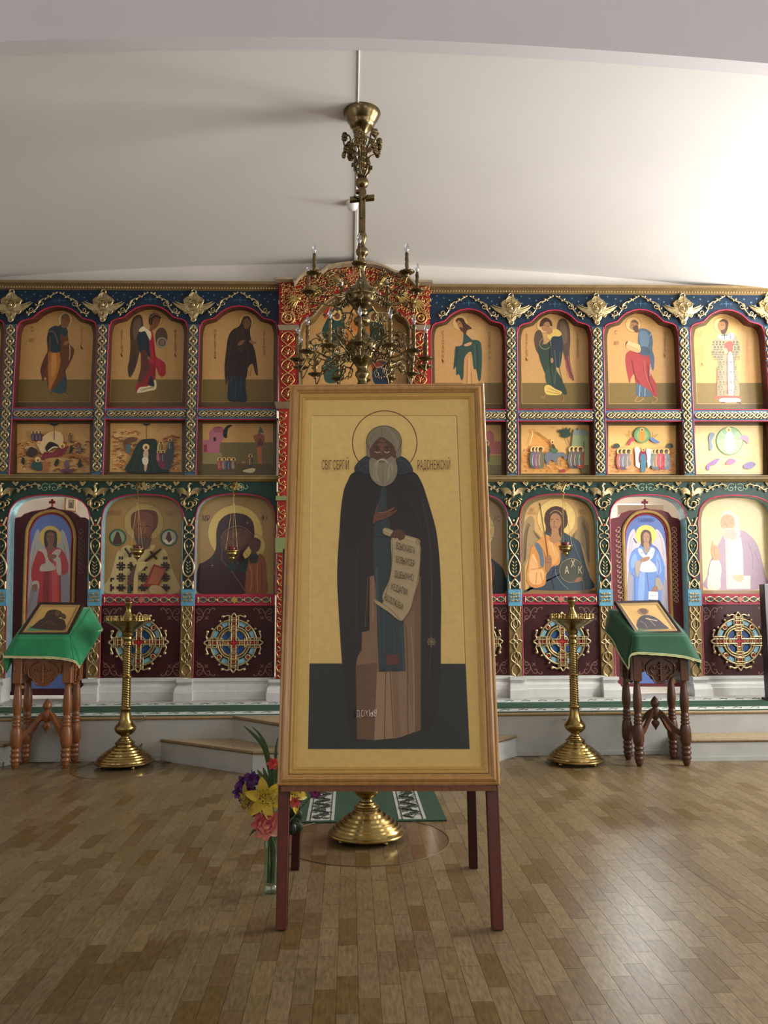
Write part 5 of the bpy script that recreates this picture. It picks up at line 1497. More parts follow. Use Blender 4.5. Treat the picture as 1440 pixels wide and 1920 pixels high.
# ---- Trinity icon of the portal, seen behind the chandelier
t = thing('icon', W(665, 760, .2), 'tall icon of three seated figures inside the red portal behind the chandelier', 'icon')
mb = MB(); f_ = [W(556, 540, .12), W(775, 540, .12), W(775, 768, .12), W(556, 768, .12)]; mb.prism(f_, [p+Vector((0, .03, 0)) for p in f_], '8a6f40'); mb.build('board', 'art', t)
PT = Plane((0, YI+.12, 0), (0, -1, 0))
mb = MB(); ins = [(568, 760), (568, 628), (572, 612), (580, 603), (592, 598), (604, 584), (616, 572), (632, 561), (652, 555), (677, 554), (698, 557), (714, 565), (728, 576), (738, 590), (752, 600), (760, 612), (762, 628), (762, 760)]
mb.add([PT.P(x, y, .0002) for x, y in ins], [tuple(range(len(ins)))], 'c1955a'); mb.build('gold_ground', 'art', t)
paint(PT, '''@ 500 480 4.235
#painted_figures
p c03a34 440 405 520 410 500 470 460 500
s 23423a 440 620 450 560 520 430 560 400 600 420 620 520 610 620 560 700 470 660
s 23423a 780 620 760 480 790 400 850 430 910 500 930 620 900 680 820 700
s b8702c 640 560 660 470 740 440 800 500 820 620 780 800 640 800 620 660
s d09040 660 640 720 600 740 720 700 860 660 820
s 2a4a40 450 900 470 820 560 780 600 900 560 1000 470 1000
s 1f3a58 840 880 900 820 960 860 1000 1000 860 1016
s 9a3a2a 820 760 900 740 920 860 840 900
e e0b870 560 470 44 44
e 7a4c2e 560 476 22 28
e e0b870 720 420 44 44
e 7a4c2e 720 426 22 28
e e0b870 850 480 44 44
e 7a4c2e 850 486 22 28
s c89a5a 600 860 700 840 800 870 820 960 700 1010 600 980
''', t, base=.0006)

# ---- deacons' doors
def door(label, bay, D, keel, cross, arch_o, arch_i, art, off, bottom, mcol='5a2024'):
    L, R = BAYS[bay]; PD = Plane((0, YI+D, 0), (0, -1, 0))
    t = thing('deacon_door', W((L(bottom)+R(bottom))/2, bottom, D+.02), label, 'door', 'arched side doors of the icon screen')
    f_ = [PD.P(x, y) for x, y in keel]; mb = MB(); mb.prism(f_, [p+Vector((0, .04, 0)) for p in f_], mcol); mb.build('door_leaf', 'paint', t)
    mb = MB(); mb.tube([p+Vector((0, -.004, 0)) for p in f_[1:-1]], .8*U, 'a8606a', 5); mb.build('edge_bead', 'paint', t)
    x, y, s_ = cross; mb = MB()
    f_ = [PD.P(x+a*s_, y+b*s_) for a, b in ((-1.2, 12), (-1.2, 3), (-2.2, 2), (-6, 2.6), (-6, -2.6), (-2.2, -2), (-2, -6), (2, -6), (2.2, -2), (6, -2.6), (6, 2.6), (2.2, 2), (1.2, 3), (1.2, 12))]
    mb.prism(f_, [p+Vector((0, .025, 0)) for p in f_], '7a1626'); mb.build('cross', 'paint', t)
    fo = catmull([Vector(p) for p in arch_o], 3); fi = catmull([Vector(p) for p in arch_i], 3)
    mb = MB(); mb.tube([PD.P(q.x, q.y, .012) for q in fo], 3.4*U, 'b08a4c', 8); mb.build('arch_frame', 'paint', t)
    mb = MB(); mb.tube([PD.P(q.x, q.y, .008) for q in fi], 1.3*U, 'a83040', 6); mb.build('red_bead', 'paint', t)
    mb = MB(); mb.add([PD.P(q.x, q.y, .002) for q in fi], [tuple(range(len(fi)))], '6078b8'); mb.build('blue_ground', 'art', t)
    paint(PD, art, t, base=.003); return t, PD
Lq = '@ 0 900 6.545\n'
cv = lambda s_, o: [(o[0]+s_[i]/o[2], o[1]+s_[i+1]/o[2]) for i in range(0, len(s_), 2)]
oL = (0, 900, 6.545); oR = (1120, 900, 8.)
fl_L = ''.join(f'l 7a4a3c 7 {975-(i%2)*8} {600+i*62} {1008} {606+i*62} {1010} {640+i*62} {975} {650+i*62} {960} {630+i*62} {985} {622+i*62}\n' for i in range(9))
door('side door with red-robed angel, behind the left lectern', 'l0', .17,
     cv([60, 2640, 130, 540, 160, 500, 200, 465, 260, 455, 300, 420, 400, 385, 560, 360, 640, 325, 720, 360, 880, 385, 940, 420, 985, 462, 1050, 465, 1090, 490, 1090, 2640], oL), (97.5, 941.5, .95),
     cv([270, 2560, 300, 1400, 325, 720, 350, 570, 440, 440, 620, 380, 780, 420, 880, 540, 920, 700, 910, 1000, 870, 2560], oL),
     cv([290, 2560, 335, 1400, 360, 720, 380, 590, 470, 460, 620, 412, 760, 450, 850, 560, 885, 700, 870, 1000, 850, 2560], oL),
     Lq+'#painted_ground\np 8c8a90 350 900 880 900 860 2300 300 2300\n#wings\ns b0aca8 350 1180 370 900 420 690 456 605 490 640 510 780 560 830 470 960 400 1200 340 1500\n#wing\ns b0aca8 860 1180 850 880 810 690 770 612 740 640 720 780 700 830 790 900 850 1200 860 1500\nl 8a8684 6 380 1100 430 800\nl 8a8684 6 410 1100 470 820\nl 8a8684 6 820 1000 770 760\nl 8a8684 6 840 1100 790 800\n#halo\ne d8b65c 618 700 132 138\n'
     '''#painted_figure
s b03030 470 870 560 830 700 830 780 880 836 1020 830 1130 770 1168 748 1160 750 1500 756 1900 780 2300 380 2300 430 1700 480 1300 400 1260 385 1120 420 980
s 8a2028 540 1100 600 1100 580 1700 540 2200 500 2200
s c84a44 640 1100 700 1100 710 1800 660 2200
l 7a1c24 9 600 1120 590 1900
l 7a1c24 9 740 1160 730 1900
s c8b8a8 470 860 560 840 600 980 660 1040 680 1100 500 1120 500 1050 560 1010 530 900
s c8b8a8 640 900 700 850 750 870 700 960 680 1000 640 960
s c4b6a8 690 970 740 960 750 1150 700 1140
s b8aca0 395 1250 470 1240 480 1330 400 1340
s 3c2418 540 700 560 630 620 612 690 640 700 740 690 820 660 830 570 830 546 790
s 84573c 572 720 580 660 620 640 660 660 668 730 640 800 600 800
s 84573c 590 800 650 800 660 850 620 880 580 850
l 2c1810 7 580 700 610 694
l 2c1810 7 630 694 660 700
l 2c1810 5 618 710 616 750
l 5a3024 6 604 774 636 774
s 8a5c40 580 920 640 910 690 920 680 960 620 970 590 950
s 8a5c40 400 1290 450 1280 460 1330 430 1370 400 1350
l 8a7a6a 10 420 1340 350 1600 260 1900
#painted_scrollwork
'''+fl_L, 0, 1300, '4c1a1e')
fl_R = ''
for i in range(15):
    y = 715+i*76
    fl_R += f'l c8987a 9 {300+i*3} {y} {325+i*3} {y-10} {345+i*3} {y+15} {330+i*3} {y+50} {290+i*3} {y+60} {275+i*3} {y+35} {300+i*3} {y+30}\n'
    fl_R += f'l e0b088 9 {1130+i*2} {y+40} {1120+i*2} {y+10} {1150+i*2} {y-8} {1185+i*2} {y+15} {1180+i*2} {y+50} {1150+i*2} {y+50} {1150+i*2} {y+25}\n'
tR, PDR = door('side door with blue-robed angel, behind the right lectern', 'r2', .17,
     cv([300, 3100, 180, 625, 210, 580, 320, 560, 350, 500, 470, 460, 640, 445, 712, 410, 790, 445, 960, 455, 1060, 490, 1110, 560, 1200, 580, 1260, 630, 1320, 3100], oR), (1209, 942, 1.),
     cv([470, 3050, 420, 1800, 395, 1000, 392, 780, 440, 640, 560, 510, 730, 470, 900, 510, 1030, 640, 1080, 800, 1090, 1000, 1110, 1800, 1150, 3050], oR),
     cv([490, 3050, 440, 1800, 420, 1000, 425, 780, 480, 650, 590, 550, 735, 515, 880, 550, 990, 660, 1035, 800, 1050, 1000, 1075, 1800, 1120, 3050], oR),
     '@ 1120 900 8\n#painted_ground\np a9a2ae 425 1150 1052 1150 1100 2600 455 2600\n#wings\ns d8ccd4 440 1350 440 1050 470 850 520 750 560 745 580 850 650 960 560 1080 480 1300 440 1600\n#wing\ns d8ccd4 1040 1300 1020 1000 970 830 900 740 870 760 870 860 820 960 900 1020 980 1200 1030 1500\nl b0a2b0 7 470 1150 500 900 540 800\nl b0a2b0 7 500 1120 530 920\nl b0a2b0 7 1000 1150 960 900 910 800\n#halo\ne f0d868 730 825 158 150\n'
     '''#painted_figure
s 6f94d8 480 1180 530 1060 620 1010 800 1000 880 1040 960 1140 1010 1300 1010 1450 980 1600 960 1800 980 2600 540 2600 540 1500 490 1400 470 1300
s 8fb0ea 560 1100 600 1180 560 1300 510 1320 510 1200
s 8fb0ea 640 1400 710 1380 700 1800 660 2300 600 2300 610 1700
s 8fb0ea 900 1100 950 1250 960 1380 900 1420 880 1250
l 4a68b0 10 560 1440 570 2300
l 4a68b0 10 740 1350 780 1800 780 2300
l 4a68b0 9 900 1180 930 1300 900 1500
l 4a68b0 8 500 1400 560 1440
s f4f2f0 610 1040 660 1030 730 1130 800 1020 860 1040 830 1160 790 1200 860 1270 880 1370 650 1370 660 1260 690 1180 640 1120
l 7a7a88 7 650 1090 680 1090
l 7a7a88 7 665 1070 665 1110
l 7a7a88 7 810 1090 840 1090
s a09488 690 1030 790 1030 760 1090 710 1090
s 5a4030 655 940 652 820 690 755 750 750 800 790 815 900 800 980 770 1000 700 1000 670 980
s b98a68 686 860 700 800 740 785 780 820 780 900 750 950 710 950
s b98a68 700 940 770 940 780 1000 740 1040 700 1000
l 4a3020 7 696 856 722 852
l 4a3020 7 746 852 772 856
l 8a5c44 5 734 866 730 902 742 908
l 8a4a3a 6 718 926 750 926
s b08060 640 1200 700 1160 780 1150 780 1190 730 1220 660 1230
s b5a594 570 1240 640 1210 650 1260 620 1430 580 1430
s b5a594 870 1490 930 1470 980 1600 940 1660 880 1600
s a87858 850 1600 900 1600 900 1660 850 1700 810 1680
p fdfdfd 770 1670 910 1680 910 1800 765 1790
l 404050 12 545 875 580 930 600 940
#inscription
t 4a5aa0 60 740 632 ГАВРИИЛ
t 8a8a98 24 840 1745 РАДУЙСЯ
#painted_scrollwork
'''+fl_R, 0, 1293, '6a282e')
# picture hanging on the wall of the altar, seen over the left door
p = at(133, 947, 11.28); t = thing('framed_picture', p, 'small framed picture hanging on the white wall seen above the left side door', 'picture')
hw, hh = 11*11.28/F, 13.5*11.28/F
mb = MB(); mb.bbox((p.x-hw, 11.25, p.z-hh), (p.x+hw, 11.295, p.z+hh), 'a07a50'); mb.build('frame', 'frame', t)
PPp = Plane((0, 11.248, 0), (0, -1, 0))
paint(PPp, '@ 0 900 6.545\n#picture\np d8cdb4 812 222 930 232 924 378 806 362\n#print\np 8a8468 838 236 912 242 906 352 834 345\ns 6a5a50 850 340 856 290 872 260 888 292 894 342\ne b0a080 872 262 14 12\n', t, m='paint')
mb = MB(); p0, p1 = at(1148, 948, 10.4), at(1235, 1000, 10.4); mb.bbox((p0.x, 10.2, ZS), (p1.x, 10.6, p0.z), 'b9b4a8', .01); o = mb.build('altar_cabinet', 'wall'); o['label'] = 'pale boxy cabinet behind the screen, seen above the right side door'; o['category'] = 'cabinet'
# ------------------------------------------------------------------ the big framed icon on its easel
Yb0 = 3.66
BL = at(521, 1472, Yb0); BR = min((at(938, 1473, Yb0+i*.002-.15) for i in range(150)), key=lambda p: abs(p.z-BL.z)); WI = (BR-BL).length
best = None
for i in range(0, 120):
    for j in range(-12, 13):
        a, b = at(541, 722, 3.9+i*.006), at(903, 722, 3.9+(i+j)*.006)
        e = abs((b-a).length-WI)+abs((b-a).z)*.6+abs((b-a).normalized().dot((a-BL).normalized()))*.3
        if best is None or e < best[0]: best = (e, a, b)
TL, TR = best[1:]
ex = ((BR-BL)+(TR-TL)).normalized(); ey = ((TL+TR)-(BL+BR)); ey = (ey-ex*ey.dot(ex)).normalized(); nI = ex.cross(ey)   # towards the viewer
if nI.y > 0: nI = -nI
HI = ((TL+TR)/2-(BL+BR)/2).length; OI = (BL+BR)/2
def LI(s_, t, d): return OI+ex*s_+ey*t+nI*d
big = thing('framed_icon', OI, 'tall framed icon of a grey-bearded monk with a scroll, on the easel', 'icon')
def framep(prof, col, w=None, h=None):
    w = w or WI; h = h or HI; mb = MB(); k = len(prof); vs = []
    for i_, d in prof:
        vs += [LI(-w/2+i_, i_, d), LI(w/2-i_, i_, d), LI(w/2-i_, h-i_, d), LI(-w/2+i_, h-i_, d)]
    fs = [(j*4+q, j*4+(q+1) % 4, j*4+4+(q+1) % 4, j*4+4+q) for j in range(k-1) for q in range(4)]
    # separate corner vertices keep the mitres sharp
    mb.add(vs, fs, col); return mb
framep([(0, -.03), (0, .012), (.003, .018), (.010, .021), (.014, .018), (.018, .024), (.026, .029), (.034, .026), (.039, .018), (.042, .016), (.046, .012), (.047, .0)], 'b88a50').build('outer_frame', 'frame', big)
framep([(.047, .0), (.048, .010), (.054, .012), (.058, .009), (.062, .009), (.066, .012), (.071, .006), (.074, .004), (.076, -.003)], 'd0a552').build('gilt_slip', 'art', big)
mb = MB(); mb.prism([LI(-WI/2+.03, .03, -.003), LI(WI/2-.03, .03, -.003), LI(WI/2-.03, HI-.03, -.003), LI(-WI/2+.03, HI-.03, -.003)], [LI(-WI/2+.03, .03, -.025), LI(WI/2-.03, .03, -.025), LI(WI/2-.03, HI-.03, -.025), LI(-WI/2+.03, HI-.03, -.025)], 'e4bf6e')
mb.build('icon_panel', 'art', big)
PB = Plane(OI+nI*-.003, nI)
MA = '@ 540 720 3.6\n'
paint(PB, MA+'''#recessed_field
p eac878 165 215 1138 215 1200 1890 145 1890
l f4dc98 6 165 215 155 900 145 1886 135 2464
l a88040 4 165 213 1138 213
l a88040 5 1138 215 1165 900 1198 1888 1225 2464
l f0d690 5 1130 220 1157 900 1190 1886
#painted_ground
p 1a2525 145 1886 1198 1888 1225 2464 135 2464
#halo
r 7a3526 6 653 396 218 216
#mantle
s 1d1719 452 592 400 660 374 730 356 860 346 1010 335 1180 332 1330 340 1500 352 1700 366 1900 384 2060 400 2200 420 2380 470 2420 560 2400 620 2400 760 2390 890 2340 960 2340 1010 2200 1030 2000 1032 1700 1034 1450 1024 1200 1004 1010 978 900 936 760 900 660 838 588 650 560
l 1f181c 5 400 760 388 1000 380 1300 390 1600 410 1900
l 40343a 5 900 760 950 1000 970 1300 965 1700 955 2000
l 1f181c 5 860 1100 900 1400 905 1700 900 2000
l 3c3036 5 470 1100 460 1300 466 1500 460 1700
l 1f181c 4 520 700 500 900 520 1040
l 3e3238 4 780 720 860 860 900 980
#tunic
p 8a684c 552 1300 700 1250 895 1300 897 1600 895 2336 740 2390 580 2404 466 2396 458 1900 470 1840 497 1796 500 1676 550 1664
p 6e4f38 458 1900 600 1880 596 2190 584 2404 466 2396
p a08062 600 1946 700 1946 720 2390 582 2404
p 94745a 740 1946 800 1940 850 2350 760 2384
p 7a5a44 850 1300 896 1300 896 2330 862 2344
l 5e4434 5 660 1946 650 2396
l 5e4434 5 760 1600 800 1700 810 2370
l b09070 5 830 1640 846 1900 850 2340
l 5e4434 4 690 1946 712 2390
l 6a4c38 5 540 1300 530 1500 520 1640
l b08c6c 4 575 1300 572 1600
#stole
p 2a3c40 575 1000 600 830 640 690 662 690 668 840 700 1000 760 1060 775 1500 792 1936 615 1940 604 1700 596 1400 575 1240
p 3c5258 588 1240 606 1240 616 1500 625 1930 616 1936 602 1600
p 3c5258 752 1640 770 1640 786 1930 774 1932
p 6a3030 665 1830 742 1826 748 1890 668 1896
l 1c2a2e 5 604 1500 620 1936
l 1c2a2e 4 760 1620 772 1930
l 48606a 3 640 1400 650 1820
l 48606a 3 710 1640 718 1820
l 3c5258 4 632 700 640 830
p 1e282c 615 1940 648 1906 670 1940
p 1e282c 700 1940 722 1912 750 1938
l 141012 6 564 1030 690 1032
#hood
s 243038 452 590 452 556 482 518 530 484 556 500 560 580 540 610 490 600
s 243038 842 590 832 548 800 506 750 484 728 510 724 580 750 612 800 604
l 405058 4 470 560 510 520 548 510
l 405058 4 480 580 520 550 552 550
l 405058 4 820 560 780 520 742 512
#hair
s 877c62 532 480 530 400 544 340 590 296 648 282 708 298 750 344 764 400 764 470 742 500 724 470 716 420 668 376 630 356 590 386 560 430 556 490
r 2a241c 4 648 386 117 104
l 5e5644 3 632 290 632 350
l a89c80 3 660 292 720 350 748 440
l a89c80 3 612 296 566 350 548 440
l a89c80 3 690 320 728 390 740 460
l 5e5644 3 600 310 560 370 545 450
#face
s 5c3c2c 560 500 554 440 590 386 630 356 672 380 716 426 728 490 700 520 640 530 590 528
s 75503a 600 420 630 372 664 400 690 440 640 450
l 2a1812 6 580 428 606 420 622 430
l 2a1812 6 648 430 668 420 700 430
l c0a888 6 586 456 606 464 622 456
l c0a888 6 650 456 668 464 686 456
l 2a1812 5 590 446 616 446
l 2a1812 5 652 446 680 446
e 20120c 604 434 9 6
e 20120c 668 432 9 6
l 8a6248 7 632 420 630 470 636 486
l 2a1812 4 626 484 644 486
l 3c261c 3 590 400 620 392 640 398 670 394
#beard
s 8f866c 548 520 570 500 600 512 620 510 640 500 668 508 700 488 728 520 738 590 716 650 680 680 640 690 596 672 556 620
s a49a80 580 540 610 530 600 600 620 660 580 640
s a49a80 680 540 710 550 700 620 670 660
l c8bfa4 6 600 530 616 512 634 508 652 512 676 534
l 5a2e26 5 616 526 650 526
l 6e664e 3 590 560 586 620 610 670
l 6e664e 3 640 560 640 680
l 6e664e 3 690 560 694 620 670 670
#blessing_hand
s 6e442e 574 944 580 890 602 820 612 818 600 866 650 862 710 832 720 838 690 866 738 846 730 862 680 900 640 916 600 926
l 9a6a4a 4 610 866 660 864 712 840
l 3c2218 3 600 900 660 888 710 868
#scroll
s b39e76 640 996 644 976 668 972 760 1010 880 1046 890 1074 876 1090 800 1070 700 1034 650 1014
s b8a47c 700 1030 800 1066 888 1080 894 1180 880 1330 846 1440 820 1530 776 1594 740 1588 680 1540 600 1486 582 1462 584 1450 600 1458 640 1478 640 1420 680 1330 700 1200
l 7a6848 4 582 1452 640 1484 700 1530 760 1592
l 7a6848 4 700 1036 704 1180 684 1330 640 1476
l 7a6848 4 890 1076 892 1200 870 1350 830 1510 776 1594
r 6e5c3c 3 876 1068 10 16
l d0c098 5 650 984 760 1026 860 1056
#holding_hand
s 5e3c2a 700 1010 720 986 760 984 790 1004 786 1040 756 1056 740 1040 716 1040 690 1030
l 3a2218 3 716 990 706 1040
l 3a2218 3 736 986 726 1046
l 3a2218 3 756 988 748 1050
l 3a2218 3 774 996 770 1048
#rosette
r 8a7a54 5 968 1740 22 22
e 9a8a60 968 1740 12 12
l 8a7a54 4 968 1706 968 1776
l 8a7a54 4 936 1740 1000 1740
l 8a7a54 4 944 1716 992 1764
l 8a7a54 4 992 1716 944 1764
''', big, base=.0004, step=.00012)  # last part: gold ring with crossed strokes, a mark on the mantle
OFF = .0004+.00012*122
def big_text(txt, x, y, size, sx, skew=0, col='6a3c1e'):
    text_on(PB, txt, 540+x/3.6, 720+y/3.6, size/3.6, col, big, OFF, sx=sx, skew=skew)
big_text('СВIГ СЕРГIЙ', 320, 577, 66, .345); big_text('РАДОНЕЖСКIЙ', 985, 577, 66, .33)
for i, (s_, x, y, sk, w) in enumerate((('ВZЫСКАБГА', 794, 1130, 1.0, .33), ('БОВЫХСЕР', 793, 1220, .9, .36), ('ДЦЕЫХНО', 784, 1316, .9, .40), ('КЕДАПIИ', 752, 1408, 1.6, .40), ('ВОZЛЮБИ', 716, 1494, 2.4, .38))):
    big_text(s_, x, y, 46, w, sk*.13, '4a3a22')
mb = MB(); mb.add([LI(-WI/2+.044, .044, .0165), LI(WI/2-.044, .044, .0165), LI(WI/2-.044, HI-.044, .0165), LI(-WI/2+.044, HI-.044, .0165)], [(0, 1, 2, 3)], 'ffffff'); mb.build('glass_pane', 'glass', big)
# easel
ea = thing('easel', Vector((.14, 3.9, 0)), 'dark red-brown wooden easel with four legs carrying the big framed icon', 'easel')
def bar(mb, p, q, w0, w1, d, col='5c200e'):
    p, q = Vector(p), Vector(q); t = (q-p).normalized(); x = Vector((1, 0, 0)); x = (x-t*x.dot(t)).normalized(); y = t.cross(x); vs = []
    e = .003
    for c, w in ((p, w0), (q, w1)):
        for sx, sy in ((-1, -1), (1, -1), (1, 1), (-1, 1)):
            for ax, ay in (((e, 0), (0, e)) if sx*sy > 0 else ((0, e), (e, 0))): vs.append(c+x*sx*(w/2-ax)+y*sy*(d/2-ay))
    fs = [(i, (i+1) % 8, 8+(i+1) % 8, 8+i) for i in range(8)]+[tuple(range(7, -1, -1)), tuple(range(8, 16))]
    mb.add(vs, fs, col)
for u0, u1 in ((528, 532), (933, 923)):
    foot = fl(u0, 1742); d = .05
    s1 = (at(u1, 1475, foot.y+.14)-OI).dot(ex)
    hi = LI(s1+(.004 if u0 < 600 else -.004), .02, -.062); t_ = (hi-foot)
    top = foot+t_*(1.55/t_.z)
    # keep behind the frame plane
    top = LI((top-OI).dot(ex), 1.05, -.062)
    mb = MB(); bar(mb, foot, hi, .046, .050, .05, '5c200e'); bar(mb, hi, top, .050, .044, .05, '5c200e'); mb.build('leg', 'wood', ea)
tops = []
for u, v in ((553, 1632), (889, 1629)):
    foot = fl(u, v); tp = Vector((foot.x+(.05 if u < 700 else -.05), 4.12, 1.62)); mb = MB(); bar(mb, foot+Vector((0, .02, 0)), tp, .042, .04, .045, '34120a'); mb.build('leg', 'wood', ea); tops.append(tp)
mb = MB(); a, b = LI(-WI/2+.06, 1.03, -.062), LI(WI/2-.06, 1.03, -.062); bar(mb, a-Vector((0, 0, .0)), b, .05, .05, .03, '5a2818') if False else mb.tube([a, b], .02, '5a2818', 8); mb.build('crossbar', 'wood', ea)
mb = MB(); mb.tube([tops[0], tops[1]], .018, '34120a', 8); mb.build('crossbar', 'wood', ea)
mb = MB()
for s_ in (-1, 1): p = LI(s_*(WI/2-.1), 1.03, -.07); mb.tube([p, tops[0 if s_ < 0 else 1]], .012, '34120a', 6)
mb.build('hinge_strut', 'wood', ea)
mb = MB(); a, b = LI(-WI/2+.02, -.004, -.02), LI(WI/2-.02, -.004, -.02)
mb.prism([LI(-WI/2+.015, -.002, .0), LI(WI/2-.015, -.002, .0), LI(WI/2-.015, -.002, -.085), LI(-WI/2+.015, -.002, -.085)], [LI(-WI/2+.015, -.024, .0), LI(WI/2-.015, -.024, .0), LI(WI/2-.015, -.024, -.085), LI(-WI/2+.015, -.024, -.085)], '7a4a28'); mb.build('ledge', 'wood', ea)
# exit sign on the rear wall, mirrored in the glass
def refl(u, v, Y):
    r = ray(u, v).normalized(); p = LI(0, 0, .0165); h = CAM+r*((p-CAM).dot(nI)/r.dot(nI)); rr = r-nI*2*r.dot(nI); return h+rr*((Y-h.y)/rr.y)
e0, e1 = refl(668, 1337, YB+.06), refl(706, 1337, YB+.06)
cx_, cz_ = (e0.x+e1.x)/2, (e0.z+e1.z)/2; ew = abs(e1.x-e0.x)
ex_s = thing('exit_sign', (cx_, YB+.03, cz_), 'lit exit sign on the rear wall, mirrored in the big icon glass', 'sign')
mb = MB(); mb.bbox((cx_-ew*.62, YB+.002, cz_-ew*.2), (cx_+ew*.62, YB+.05, cz_+ew*.2), '202a22', .008); mb.build('sign_box', 'paint', ex_s)
vs, fs = text_mesh('ВЫХОД'); mn = min(v.x for v in vs); mx_ = max(v.x for v in vs); k_ = ew/(mx_-mn)
em = bpy.data.materials.new('sign_letters'); em.use_nodes = True; pb = em.node_tree.nodes['Principled BSDF']; pb.inputs['Emission Color'].default_value = (1, .97, .8, 1); pb.inputs['Emission Strength'].default_value = 7
mb = MB(); mb.add([Vector((cx_-(v.x-(mn+mx_)/2)*k_, YB+.052, cz_+(v.y-.36)*k_*1.7)) for v in vs], fs, 'ffffff'); mb.build('letters', em, ex_s)
# tall dark post at the right edge
p = at(1446, 1250, 7.9); t = thing('post', (p.x, 7.9, ZS), 'dark wooden post standing on the stage at the right edge', 'post'); zt = at(1440, 1095, 7.9).z
mb = MB(); mb.bbox((p.x-.055, 7.85, ZS+.03), (p.x+.055, 7.95, zt), '2a1a1c', .006); mb.build('shaft', 'wood', t)
mb = MB(); mb.bbox((p.x-.075, 7.82, ZS), (p.x+.1, 7.98, ZS+.03), '2a1a1c', .006); mb.build('foot', 'wood', t)
# detector and conduit on the vault
p = fl(661, 382, 4.87); t = thing('smoke_detector', (p.x, p.y, 4.87), 'round white smoke detector on the vault crease behind the chandelier cross', 'detector')
mb = MB(); mb.lathe(p.x, p.y, [(.06, 4.882), (.062, 4.868), (.05, 4.858)], 'e6e4de', 20); mb.build('base', 'plastic', t)
mb = MB(); mb.lathe(p.x, p.y, [(.047, 4.858), (.047, 4.84), (.036, 4.818), (.02, 4.808), (.006, 4.806)], 'e6e4de', 20); mb.build('head', 'plastic', t)
mb = MB(); mb.bbox((p.x+.022, p.y+.04, 4.872), (p.x+.05, 8.7, 4.884), 'e2ddd4', .003); o = mb.build('cable_conduit', 'plastic'); o['label'] = 'thin white cable conduit running along the vault crease to the screen'; o['category'] = 'conduit'
# ------------------------------------------------------------------ candle stands
def zl(u, v, Y): return at(u, v, Y).z
YC_ = 6.985; kk = YC_/F*1.0
def cz(v): return zl(236, 1100+v/4, YC_)
def hw(w): return w/4*kk*1.02
def prof(L): return [(hw(w), cz(v)) for w, v in L]
stand = thing('candle_stand', (0, 0, 0), 'tall brass candle stand with twisted stem, left of the big icon', 'candle stand', 'brass candle stands')
zb0 = cz(1352)
P = [(196, 1354), (205, 1350), (207, 1343), (203, 1337), (193, 1332), (191, 1322), (182, 1312), (180, 1316), (176, 1304), (168, 1296), (162, 1300), (158, 1288), (149, 1280), (141, 1284), (138, 1272), (128, 1262), (118, 1266), (114, 1252), (103, 1244), (92, 1247), (88, 1234), (76, 1224), (66, 1227), (64, 1212), (70, 1206), (70, 1198), (58, 1194), (54, 1186), (46, 1180), (44, 1172), (34, 1166), (30, 1158), (30, 1150)]
mb = MB(); sh = cz(1352)-.028
def pz(L): return [(r, z-sh) for r, z in prof(L)]
mb.lathe(0, 0, pz(P), 'a8843f', 40, crisp=True); mb.build('base', 'brass', stand, local=True)
for a in (35, 125, 215, 305): mb = MB(); mb.lathe(.19*math.cos(a/57.3), .19*math.sin(a/57.3), [(.010, 0), (.016, .006), (.016, .014), (.009, .03)], 'a8843f', 8); mb.build('foot', 'brass', stand, local=True)
mb = MB(); mb.lathe(0, 0, pz([(30, 1150), (34, 1146), (50, 1138), (66, 1122), (74, 1106), (76, 1092), (72, 1080), (58, 1062), (48, 1046), (42, 1025), (38, 1000), (35, 975), (34, 958), (42, 952), (44, 946), (42, 940), (33, 934)]), 'a8843f', 28); mb.build('bulb', 'brass', stand, local=True)
for y0, y1, w0, w1 in ((934, 712, 31, 29), (700, 470, 29, 27)):
    mb = MB(); n = 150; mb.lathe(0, 0, [(hw(w0+(w1-w0)*i/n), cz(y0+(y1-y0)*i/n)-sh) for i in range(n+1)], 'a8843f', 24, twist=330, tn=3, ta=.075); mb.build('twisted_stem', 'brass', stand, local=True)
mb = MB(); mb.lathe(0, 0, pz([(29, 714), (40, 711), (43, 706), (40, 700), (29, 698)]), 'a8843f', 24); mb.build('collar', 'brass', stand, local=True)
mb = MB(); mb.lathe(0, 0, pz([(27, 472), (34, 468), (34, 456), (28, 452), (28, 430), (33, 424), (36, 414), (30, 408), (34, 396), (42, 388), (38, 378), (46, 366), (60, 352), (84, 338), (112, 320), (138, 302), (156, 288), (165, 284), (167, 277), (160, 277), (150, 281), (60, 281), (52, 268), (40, 256), (36, 240), (26, 226), (20, 210), (18, 196), (22, 176), (27, 160), (30, 148), (31, 140), (24, 140)]), 'a8843f', 36); mb.build('tray', 'brass', stand, local=True)
zt_ = cz(281)-sh
mb = MB(); mb.lathe(0, 0, [(.007, 0), (.0075, .012), (.005, .016), (.0085, .03), (.0085, .04), (.006, .04)], 'b8924a', 8); sk = mb.mesh('socket', 'brass')
for i in range(20):
    a = i*2*math.pi/20; inst(sk, 'candle_socket', stand, (hw(150)*math.cos(a), hw(150)*math.sin(a), zt_), local=True)
for i in range(10):
    a = i*2*math.pi/10+.1; inst(sk, 'candle_socket', stand, (hw(105)*math.cos(a), hw(105)*math.sin(a), zt_), local=True)
mb = MB(); mb.lathe(0, 0, [(.018, cz(142)-sh), (.03, cz(136)-sh), (.034, cz(120)-sh), (.028, cz(120)-sh)], '5a0a10', 14); o = mb.build('lamp_glass', 'red_glass', stand, local=True); o['label'] = 'dark red glass cup'
stR = copy_tree(stand); stM = copy_tree(stand)
stand.location = fl(233, 1436); stR.location = fl(1080, 1431); stM.location = (.068, 4.86, 0); stM.scale = (.92, .92, .92)
stR['label'] = 'tall brass candle stand with twisted stem, beside the right lectern'; stM['label'] = 'brass candle stand behind the big icon, its base showing below the frame'
